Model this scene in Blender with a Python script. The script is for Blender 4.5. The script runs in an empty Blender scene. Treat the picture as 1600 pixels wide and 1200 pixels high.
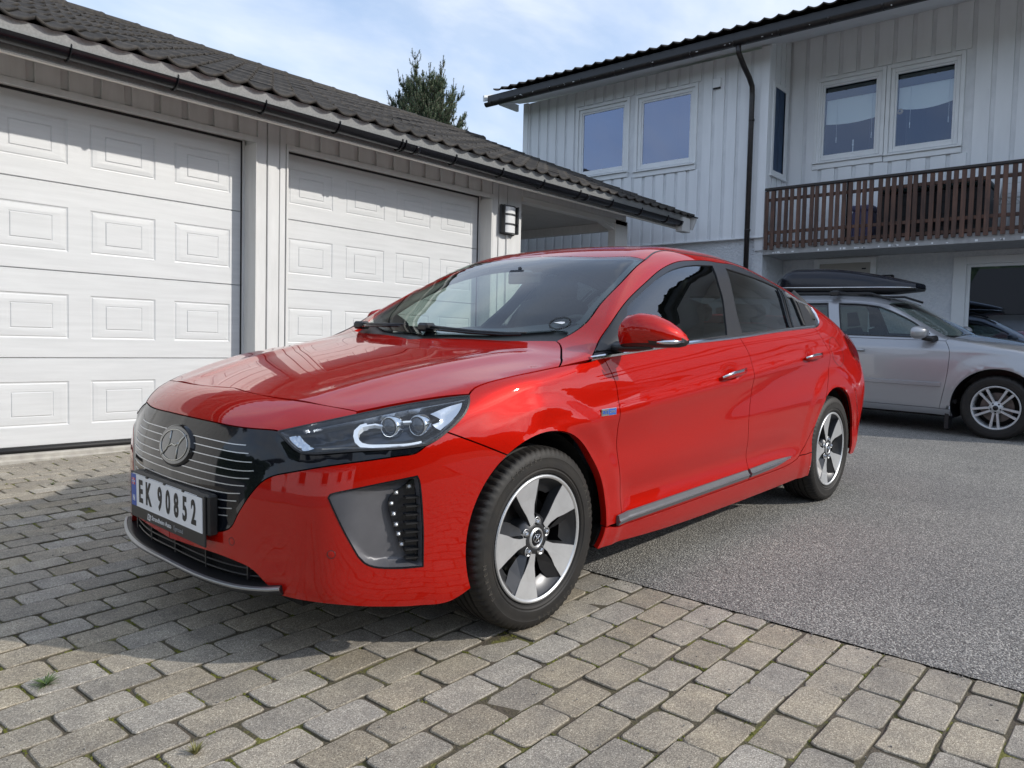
import bpy, bmesh, math, random
import numpy as np
from mathutils import Vector, Matrix, Euler, noise
from mathutils.geometry import delaunay_2d_cdt
random.seed(7); rng=np.random.RandomState(7)
SC=bpy.context.scene
COL=SC.collection
R=math.radians
# ---------------------------------------------------------------- camera
CAM=Vector((2.09077,2.49584,0.954865))
CR=Vector((-.649433,.760049,.023711)); CU=Vector((-.023821,-.051500,.998388)); CF=Vector((-.760046,-.647822,-.051551))
cd=bpy.data.cameras.new('camera'); cam=bpy.data.objects.new('camera',cd); COL.objects.link(cam); SC.camera=cam
cd.sensor_fit='HORIZONTAL'; cd.sensor_width=36; cd.lens=36*1210/1600; cd.clip_start=.05; cd.clip_end=2000
cam.matrix_world=Matrix(((CR.x,CU.x,-CF.x,CAM.x),(CR.y,CU.y,-CF.y,CAM.y),(CR.z,CU.z,-CF.z,CAM.z),(0,0,0,1)))
def project(p):
    d=Vector(p)-CAM; z=d.dot(CF)
    if z<.05: return None
    return (800+1210*d.dot(CR)/z, 600-1210*d.dot(CU)/z, z)
# ---------------------------------------------------------------- world, sun, exposure
SUN=Vector((-.88,1.58,1.0)).normalized()
elev=math.asin(SUN.z); 
w=bpy.data.worlds.new('World'); SC.world=w; w.use_nodes=True
nt=w.node_tree; nt.nodes.clear()
def N(nt,t,**k):
    n=nt.nodes.new(t)
    for a,b in k.items():
        if a=='inp':
            for i,v in b.items(): n.inputs[i].default_value=v
        else: setattr(n,a,b)
    return n
out=N(nt,'ShaderNodeOutputWorld'); bg=N(nt,'ShaderNodeBackground',inp={'Strength':.15})
sky=N(nt,'ShaderNodeTexSky',sky_type='NISHITA',sun_disc=False,sun_elevation=elev,sun_rotation=math.atan2(SUN.x,SUN.y),altitude=60,air_density=1.0,dust_density=1.2,ozone_density=1.2)
tc=N(nt,'ShaderNodeTexCoord'); sep=N(nt,'ShaderNodeSeparateXYZ')
# clouds: noise on the plane of a far flat layer, so they shrink towards the horizon
mx=N(nt,'ShaderNodeMath',operation='MAXIMUM',inp={1:.0}); add=N(nt,'ShaderNodeMath',operation='ADD',inp={1:.28})
dv=N(nt,'ShaderNodeVectorMath',operation='DIVIDE'); cb=N(nt,'ShaderNodeCombineXYZ')
L=nt.links.new
L(tc.outputs['Generated'],sep.inputs[0]); L(sep.outputs[2],mx.inputs[0]); L(mx.outputs[0],add.inputs[0])
for i in range(3): L(add.outputs[0],cb.inputs[i])
L(tc.outputs['Generated'],dv.inputs[0]); L(cb.outputs[0],dv.inputs[1])
mp=N(nt,'ShaderNodeMapping',inp={'Location':(3.1,1.7,0),'Rotation':(0,0,.6),'Scale':(1.0,1.7,1)})
L(dv.outputs[0],mp.inputs[0])
n1=N(nt,'ShaderNodeTexNoise',inp={'Scale':1.3,'Detail':8,'Roughness':.56,'Distortion':.5}); L(mp.outputs[0],n1.inputs[0])
r1=N(nt,'ShaderNodeValToRGB'); r1.color_ramp.elements[0].position=.40; r1.color_ramp.elements[1].position=.60
r1.color_ramp.elements[0].color=(.42,.42,.42,1); r1.color_ramp.elements[1].color=(.96,.96,.96,1)
L(n1.outputs[0],r1.inputs[0])
n2=N(nt,'ShaderNodeTexNoise',inp={'Scale':2.6,'Detail':5,'Roughness':.5}); L(mp.outputs[0],n2.inputs[0])
r2=N(nt,'ShaderNodeValToRGB'); r2.color_ramp.elements[0].position=.35; r2.color_ramp.elements[1].position=.68
r2.color_ramp.elements[0].color=(2.45,3.0,4.0,1); r2.color_ramp.elements[1].color=(3.7,4.0,4.5,1)
L(n2.outputs[0],r2.inputs[0])
mixs=N(nt,'ShaderNodeMix',data_type='RGBA'); L(r1.outputs[0],mixs.inputs[0]); L(sky.outputs[0],mixs.inputs[6]); L(r2.outputs[0],mixs.inputs[7])
L(mixs.outputs[2],bg.inputs[0]); L(bg.outputs[0],out.inputs[0])
sd=bpy.data.lights.new('sun','SUN'); sd.energy=2.08; sd.angle=R(.8); sd.color=(1,.95,.87)
sun=bpy.data.objects.new('sun',sd); COL.objects.link(sun); sun.rotation_euler=(-SUN).to_track_quat('-Z','Y').to_euler(); sun.location=(-20,30,30)
vs=SC.view_settings; vs.view_transform='Standard'; vs.look='None'; vs.gamma=1; vs.use_curve_mapping=False; vs.exposure=.78
SC.cycles.max_bounces=10; SC.cycles.transparent_max_bounces=16; SC.cycles.glossy_bounces=5
# ---------------------------------------------------------------- materials
def srgb(r,g,b): 
    f=lambda c:((c/255+.055)/1.055)**2.4 if c/255>.04045 else c/255/12.92
    return (f(r),f(g),f(b),1)
def mat(name,col,rough=.5,metal=0,var=.0,vscale=8,bump=0,bscale=60,stretch=(1,1,1),coat=0,coatr=.03,spec=.5,col2=None,detail=6,bdist=.002,objvar=0,emit=None,rvar=0):
    """procedural principled surface: noise variation of the colour between col and col2, noise relief, per-object variation"""
    m=bpy.data.materials.new(name); m.use_nodes=True; t=m.node_tree; b=t.nodes['Principled BSDF']; l=t.links.new
    c=tuple(col[:3])+(1,)
    b.inputs['Base Color'].default_value=c; b.inputs['Roughness'].default_value=rough; b.inputs['Metallic'].default_value=metal
    b.inputs['Coat Weight'].default_value=coat; b.inputs['Coat Roughness'].default_value=coatr; b.inputs['Specular IOR Level'].default_value=spec
    tcn=N(t,'ShaderNodeTexCoord'); mpn=N(t,'ShaderNodeMapping',inp={'Scale':stretch}); l(tcn.outputs['Object'],mpn.inputs[0])
    src=None
    if var or col2:
        n=N(t,'ShaderNodeTexNoise',inp={'Scale':vscale,'Detail':detail,'Roughness':.6}); l(mpn.outputs[0],n.inputs[0])
        rp=N(t,'ShaderNodeValToRGB'); e=rp.color_ramp.elements; e[0].position=.33; e[1].position=.67
        if col2: e[0].color=c; e[1].color=tuple(col2[:3])+(1,)
        else: e[0].color=tuple(x*(1-var) for x in c[:3])+(1,); e[1].color=tuple(min(1,x*(1+var)) for x in c[:3])+(1,)
        l(n.outputs[0],rp.inputs[0]); src=rp.outputs[0]
        if rvar:
            ma=N(t,'ShaderNodeMath',operation='MULTIPLY_ADD',inp={1:rvar,2:rough-rvar/2}); l(n.outputs[0],ma.inputs[0]); l(ma.outputs[0],b.inputs['Roughness'])
    if objvar:
        oi=N(t,'ShaderNodeObjectInfo'); hs=N(t,'ShaderNodeHueSaturation'); 
        ma=N(t,'ShaderNodeMath',operation='MULTIPLY_ADD',inp={1:objvar*2,2:1-objvar}); l(oi.outputs['Random'],ma.inputs[0]); l(ma.outputs[0],hs.inputs['Value'])
        if src: l(src,hs.inputs['Color'])
        else: hs.inputs['Color'].default_value=c
        src=hs.outputs[0]
    if src: l(src,b.inputs['Base Color'])
    if bump:
        n=N(t,'ShaderNodeTexNoise',inp={'Scale':bscale,'Detail':5,'Roughness':.6}); l(mpn.outputs[0],n.inputs[0])
        bp=N(t,'ShaderNodeBump',inp={'Strength':bump,'Distance':bdist}); l(n.outputs[0],bp.inputs['Height']); l(bp.outputs[0],b.inputs['Normal'])
    if emit: b.inputs['Emission Color'].default_value=tuple(emit)+(1,); b.inputs['Emission Strength'].default_value=1
    return m
def glass(name,tint=(.75,.82,.8),refl=1.0,rough=0.0,ior=1.5,gcol=(1,1,1)):
    """thin pane: fresnel mirror over tinted see-through"""
    m=bpy.data.materials.new(name); m.use_nodes=True; t=m.node_tree; t.nodes.clear(); l=t.links.new
    o=N(t,'ShaderNodeOutputMaterial'); mi=N(t,'ShaderNodeMixShader'); tr=N(t,'ShaderNodeBsdfTransparent',inp={'Color':tuple(tint)+(1,)})
    gl=N(t,'ShaderNodeBsdfGlossy',inp={'Color':tuple(gcol)+(1,),'Roughness':rough}); fr=N(t,'ShaderNodeFresnel',inp={'IOR':ior})
    ge=N(t,'ShaderNodeNewGeometry'); inv=N(t,'ShaderNodeMix',data_type='RGBA')
    ma=N(t,'ShaderNodeMath',operation='MULTIPLY',use_clamp=True,inp={1:refl}); sub=N(t,'ShaderNodeMath',operation='SUBTRACT',inp={0:1.0}); m2=N(t,'ShaderNodeMath',operation='MULTIPLY')
    l(fr.outputs[0],ma.inputs[0]); l(ge.outputs['Backfacing'],sub.inputs[1]); l(ma.outputs[0],m2.inputs[0]); l(sub.outputs[0],m2.inputs[1])
    l(m2.outputs[0],mi.inputs[0]); l(tr.outputs[0],mi.inputs[1]); l(gl.outputs[0],mi.inputs[2]); l(mi.outputs[0],o.inputs[0])
    return m
# ---------------------------------------------------------------- mesh helpers
def link(o,parent=None):
    COL.objects.link(o)
    if parent: o.parent=parent
    return o
def empty(name,label,cat,loc=(0,0,0),group=None,rot=None):
    o=bpy.data.objects.new(name,None); o.empty_display_size=.2; COL.objects.link(o); o.location=loc
    if rot is not None: o.rotation_euler=rot
    o['label']=label; o['category']=cat
    if group: o['group']=group
    return o
def tag(o,label,cat=None,group=None):
    if label: o['label']=label
    if cat: o['category']=cat
    if group: o['group']=group
    return o
class MB:
    """collects geometry (numpy-free, quick) and becomes ONE mesh object"""
    def __init__(s): s.v=[]; s.f=[]; s.m=[]; s.mi=0; s.sm=[]
    def quad(s,*p): 
        i=len(s.v); s.v+= [tuple(q) for q in p]; s.f.append(tuple(range(i,i+len(p)))); s.m.append(s.mi); s.sm.append(False); return s
    def box(s,x0,x1,y0,y1,z0,z1,b=0):
        x0,x1=min(x0,x1),max(x0,x1); y0,y1=min(y0,y1),max(y0,y1); z0,z1=min(z0,z1),max(z0,z1)
        if b<=0:
            i=len(s.v); s.v+=[(x,y,z) for x in (x0,x1) for y in (y0,y1) for z in (z0,z1)]
            for f in ((0,1,3,2),(4,6,7,5),(0,4,5,1),(2,3,7,6),(0,2,6,4),(1,5,7,3)): s.f.append(tuple(i+k for k in f)); s.m.append(s.mi); s.sm.append(False)
        else:   # chamfered box
            bm=bmesh.new(); bmesh.ops.create_cube(bm,size=1)
            for v in bm.verts: v.co=((x0+x1)/2+v.co.x*(x1-x0),(y0+y1)/2+v.co.y*(y1-y0),(z0+z1)/2+v.co.z*(z1-z0))
            bmesh.ops.bevel(bm,geom=list(bm.edges),offset=min(b,.45*(x1-x0),.45*(y1-y0),.45*(z1-z0)),segments=1,affect='EDGES',profile=.5)
            s.addbm(bm); bm.free()
        return s
    def addbm(s,bm,M=None,smooth=False):
        i=len(s.v); bm.verts.index_update()
        s.v+=[tuple(M@v.co) if M else tuple(v.co) for v in bm.verts]
        for f in bm.faces: s.f.append(tuple(i+v.index for v in f.verts)); s.m.append(s.mi); s.sm.append(smooth)
        return s
    def add(s,V,F,smooth=False,M=None):
        i=len(s.v); s.v+=[tuple(M@Vector(v)) if M else tuple(v) for v in V]
        for f in F: s.f.append(tuple(i+k for k in f)); s.m.append(s.mi); s.sm.append(smooth)
        return s
    def obb(s,c,ax,ay,az,hx,hy,hz):
        c=Vector(c); ax=Vector(ax).normalized()*hx; ay=Vector(ay).normalized()*hy; az=Vector(az).normalized()*hz
        i=len(s.v); s.v+=[tuple(c+ax*a+ay*b+az*d) for a in (-1,1) for b in (-1,1) for d in (-1,1)]
        for f in ((0,1,3,2),(4,6,7,5),(0,4,5,1),(2,3,7,6),(0,2,6,4),(1,5,7,3)): s.f.append(tuple(i+k for k in f)); s.m.append(s.mi); s.sm.append(False)
        return s
    def tube(s,pts,r,n=10,cap=True,smooth=True,closed=False,prof=None,up=None):
        """sweep a circle (or profile list of (a,b)) along pts; r may be a list"""
        P=[Vector(p) for p in pts]; k=len(P); rr=r if hasattr(r,'__len__') else [r]*k
        if prof is None: prof=[(math.cos(2*math.pi*j/n),math.sin(2*math.pi*j/n)) for j in range(n)]
        n=len(prof); i0=len(s.v); pu=None
        for a in range(k):
            if closed: t=(P[(a+1)%k]-P[a-1])
            else: t=P[min(a+1,k-1)]-P[max(a-1,0)]
            t.normalize()
            if up is not None: u=Vector(up)
            else:
                u=pu if pu is not None else (Vector((0,0,1)) if abs(t.z)<.9 else Vector((1,0,0)))
            u=(u-t*u.dot(t)); u.normalize(); pu=u; w=t.cross(u)
            for (c,d) in prof: s.v.append(tuple(P[a]+(w*c+u*d)*rr[a]))
        m=k if closed else k-1
        for a in range(m):
            b=(a+1)%k
            for j in range(n):
                q=(j+1)%n; s.f.append((i0+a*n+j,i0+a*n+q,i0+b*n+q,i0+b*n+j)); s.m.append(s.mi); s.sm.append(smooth)
        if cap and not closed:
            s.f.append(tuple(i0+j for j in reversed(range(n)))); s.m.append(s.mi); s.sm.append(False)
            s.f.append(tuple(i0+(k-1)*n+j for j in range(n))); s.m.append(s.mi); s.sm.append(False)
        return s
    def lathe(s,prof,n=48,axis='Y',smooth=True,M=None):
        """prof: (radius, height) along axis"""
        i0=len(s.v); k=len(prof)
        for j in range(n):
            a=2*math.pi*j/n; c,d=math.cos(a),math.sin(a)
            for (r,h) in prof:
                p=(r*c,h,r*d) if axis=='Y' else ((r*c,r*d,h) if axis=='Z' else (h,r*c,r*d))
                s.v.append(tuple(M@Vector(p)) if M else p)
        for j in range(n):
            q=(j+1)%n
            for a in range(k-1):
                s.f.append((i0+j*k+a,i0+j*k+a+1,i0+q*k+a+1,i0+q*k+a)); s.m.append(s.mi); s.sm.append(smooth)
        return s
    def build(s,name,mats,parent=None,loc=None,fix=True,auto=None):
        me=bpy.data.meshes.new(name); me.from_pydata(s.v,[],s.f)
        for m in (mats if isinstance(mats,(list,tuple)) else [mats]): me.materials.append(m)
        me.polygons.foreach_set('material_index',s.m); me.polygons.foreach_set('use_smooth',s.sm)
        if fix:
            bm=bmesh.new(); bm.from_mesh(me); bmesh.ops.recalc_face_normals(bm,faces=bm.faces); bm.to_mesh(me); bm.free()
        me.update()
        if auto:
            try: me.set_sharp_from_angle(angle=R(auto))
            except Exception: pass
        o=bpy.data.objects.new(name,me); link(o,parent)
        if loc is not None: o.location=loc
        return o
def dupobj(o,parent=None,**k):
    c=o.copy(); COL.objects.link(c); c.parent=parent if parent else o.parent
    for a,b in k.items(): setattr(c,a,b)
    return c
def copy_tree(o,parent=None):
    c=o.copy(); COL.objects.link(c)
    if parent: c.parent=parent
    for ch in list(o.children): copy_tree(ch,c)
    return c

# ---- smooth helpers -------------------------------------------------------
class Crv:
    """natural cubic spline through (x, v) nodes, linear outside"""
    def __init__(s,pts):
        pts=sorted(pts); s.x=np.array([q[0] for q in pts],float); s.y=np.array([q[1] for q in pts],float)
        x,y=s.x,s.y; h=np.diff(x); d=np.diff(y)/h; n=len(x)
        m=np.zeros(n)
        for i in range(1,n-1):            # monotone-ish (harmonic) slopes: no overshoot
            if d[i-1]*d[i]>0:
                w1=2*h[i]+h[i-1]; w2=h[i]+2*h[i-1]; m[i]=(w1+w2)/(w1/d[i-1]+w2/d[i])
        m[0]=d[0]; m[-1]=d[-1]
        # blend with centred slopes for roundness
        c=m.copy()
        for i in range(1,n-1): c[i]=(d[i-1]*h[i]+d[i]*h[i-1])/(h[i-1]+h[i])
        s.m=np.where(np.arange(n)%1==0,.35*m+.65*c,m)
    def __call__(s,t):
        t=np.asarray(t,float); x=s.x
        i=np.clip(np.searchsorted(x,t)-1,0,len(x)-2); h=x[i+1]-x[i]; u=(t-x[i])/h
        uc=np.clip(u,0,1)
        v=(2*uc**3-3*uc**2+1)*s.y[i]+(uc**3-2*uc**2+uc)*h*s.m[i]+(-2*uc**3+3*uc**2)*s.y[i+1]+(uc**3-uc**2)*h*s.m[i+1]
        return v+np.where(u<0,u*h*s.m[i],0)+np.where(u>1,(u-1)*h*s.m[i+1],0)
def sst(a,b,t):
    t=np.clip((t-a)/(b-a),0,1); return t*t*(3-2*t)
def smax(a,b,k):
    h=np.maximum(k-np.abs(a-b),0)/k; return np.maximum(a,b)+h*h*k*.25
def gau(t,w): return np.exp(-(t/w)**2)

class RedBody:
    tz=Crv([(1.1,.62),(.92,.70),(.80,.756),(.70,.785),(.62,.803),(.4,.856),(.2,.897),(0,.932),(-.14,.957),(-.26,.995),(-.45,1.09),(-.70,1.218),(-.98,1.352),(-1.2,1.415),(-1.5,1.449),(-1.8,1.450),(-2.1,1.425),(-2.5,1.345),(-2.9,1.235),(-3.2,1.135),(-3.42,1.06),(-3.6,.99)])
    cs=Crv([(1,.1),(.3,.15),(-.2,.34),(-.6,.20),(-1.,.10),(-1.8,0),(-3.4,-.1)])
    cr=Crv([(1,.09),(.6,.055),(0,.015),(-.3,.01),(-1.,.05),(-1.8,.10),(-3,.12),(-3.6,.15)])
    W=Crv([(.62,.80),(.5,.842),(.4,.872),(.3,.890),(.2,.896),(0,.900),(-.4,.900),(-1.3,.898),(-2.0,.897),(-2.6,.893),(-2.95,.888),(-3.2,.880),(-3.4,.860),(-3.6,.82)])
    so=Crv([(.08,.08),(.15,.05),(.22,.020),(.30,.004),(.42,.010),(.55,.006),(.66,.0),(.74,.006),(.80,.016),(.86,.030),(.92,.047),(.98,.068),(1.1,.14)])
    G=Crv([(1,.90),(0,.89),(-.4,.882),(-.9,.868),(-1.5,.855),(-2.0,.849),(-2.5,.834),(-3.0,.775),(-3.4,.70),(-3.6,.65)])
    zb=Crv([(1,.9),(-.3,.92),(-1.0,.957),(-1.5,.985),(-2.2,1.025),(-2.6,1.045),(-3.4,1.06)])
    F0=Crv([(.0,.74),(.10,.80),(.16,.845),(.24,.872),(.32,.874),(.45,.873),(.55,.866),(.63,.850),(.70,.822),(.76,.775),(.82,.70)])
    FP=Crv([(0,0),(.2,-.010),(.4,-.045),(.52,-.084),(.62,-.124),(.70,-.182),(.77,-.282),(.83,-.41),(.9,-.66)])
    R0=Crv([(.1,-3.42),(.25,-3.52),(.45,-3.56),(.7,-3.57),(.9,-3.55),(1.02,-3.50),(1.08,-3.46)])
    RP=Crv([(0,0),(.3,.01),(.5,.035),(.65,.08),(.78,.15),(.9,.30)])
    crease=Crv([(.3,.66),(-.3,.705),(-1.4,.79),(-2.3,.865),(-3.4,.93)])
    archs=((.006,.322),(-2.7,.322))
    bot=Crv([(.9,.16),(.5,.125),(.2,.13),(-.4,.165),(-2.3,.150),(-3,.19),(-3.5,.24)])
    kf=.028
    def side(s,x,z):
        y=s.W(x)-s.so(z)
        # character line: ridge with a slight hollow beneath
        c=z-s.crease(x); fade=sst(.25,-.25,x)*sst(-3.35,-3.0,x)
        y=y+fade*(.009*gau(c,.036)-.013*gau(c+.12,.085))
        # lower door crease above the sill
        fade2=sst(-.4,-.55,x)*sst(-2.25,-1.9,x)
        lc=z-(.33+.02*(x+.5)/-1.7); y=y+fade2*(-.012*gau(lc-.06,.06)+.006*gau(lc+.02,.03))
        for hx,hz in ((-1.365,.812),(-2.345,.874)): y=y-.011*gau(x-hx,.055)*gau(z-hz,.026)
        for ax,az in s.archs:
            r=np.hypot(x-ax,z-az); y=y+.008*sst(.50,.435,r)*sst(.10,.2,z)+.003*gau(r-.360,.012)
        return y
    def f(s,P):
        x=P[...,0]; y=np.abs(P[...,1]); z=P[...,2]
        a=(y-s.side(x,z))*.97
        g=(y-(s.G(x)-.40*(z-s.zb(x))-.55*np.maximum(z-s.zb(x)-.1,0)**2))*.92
        d=smax(a,g,.03)
        xe=x+s.cs(x)*np.minimum(y,.8)**2
        hood=s.cr(x)*y*y
        # two soft ridges on the bonnet
        rid=(.40+.22*(.7-x)/.9)
        hood=hood-.008*gau(y-rid,.07)*sst(-.3,.0,x)*sst(.75,.5,x)+.02*sst(.0,.12,y-rid)*sst(-.3,.0,x)*sst(.8,.5,x)*0
        t=(z-(s.tz(xe)-hood))*(.97-.10*sst(-.2,-.4,x)*sst(-1.1,-.9,x))
        kk=.05+.09*sst(-.5,-1.2,x)-.02*sst(-2.6,-3.2,x)
        d=smax(d,t,kk)
        fr=(x-(s.F0(z)+s.FP(y)))*(.93-.25*sst(.5,.85,y))
        d=smax(d,fr,s.kf+.05*sst(.62,.76,z))
        re=((s.R0(z)+s.RP(y)+.10*sst(.6,.2,z))-x)*.9
        d=smax(d,re,.05)
        return smax(d,s.bot(x)-z,.02)
RED=RedBody()
def grad(B,P,e=1e-3):
    g=np.stack([(B.f(P+d)-B.f(P-d)) for d in np.eye(3)*e],-1); return g/np.maximum(np.linalg.norm(g,axis=-1,keepdims=True),1e-12)
def outward(B,O,D,t1=2.6):
    """surface along a ray that starts inside: last inside -> bisect"""
    ts=np.linspace(0.02,t1,70); v=np.stack([B.f(O+D*t) for t in ts],0)
    pos=v>0; i=np.argmax(pos,0); i=np.maximum(i,1)
    lo=ts[i-1].copy(); hi=ts[i].copy()
    for _ in range(30):
        m=(lo+hi)/2; q=B.f(O+D*m[...,None]); lo=np.where(q<0,m,lo); hi=np.where(q<0,hi,m)
    return O+D*lo[...,None]

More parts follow.
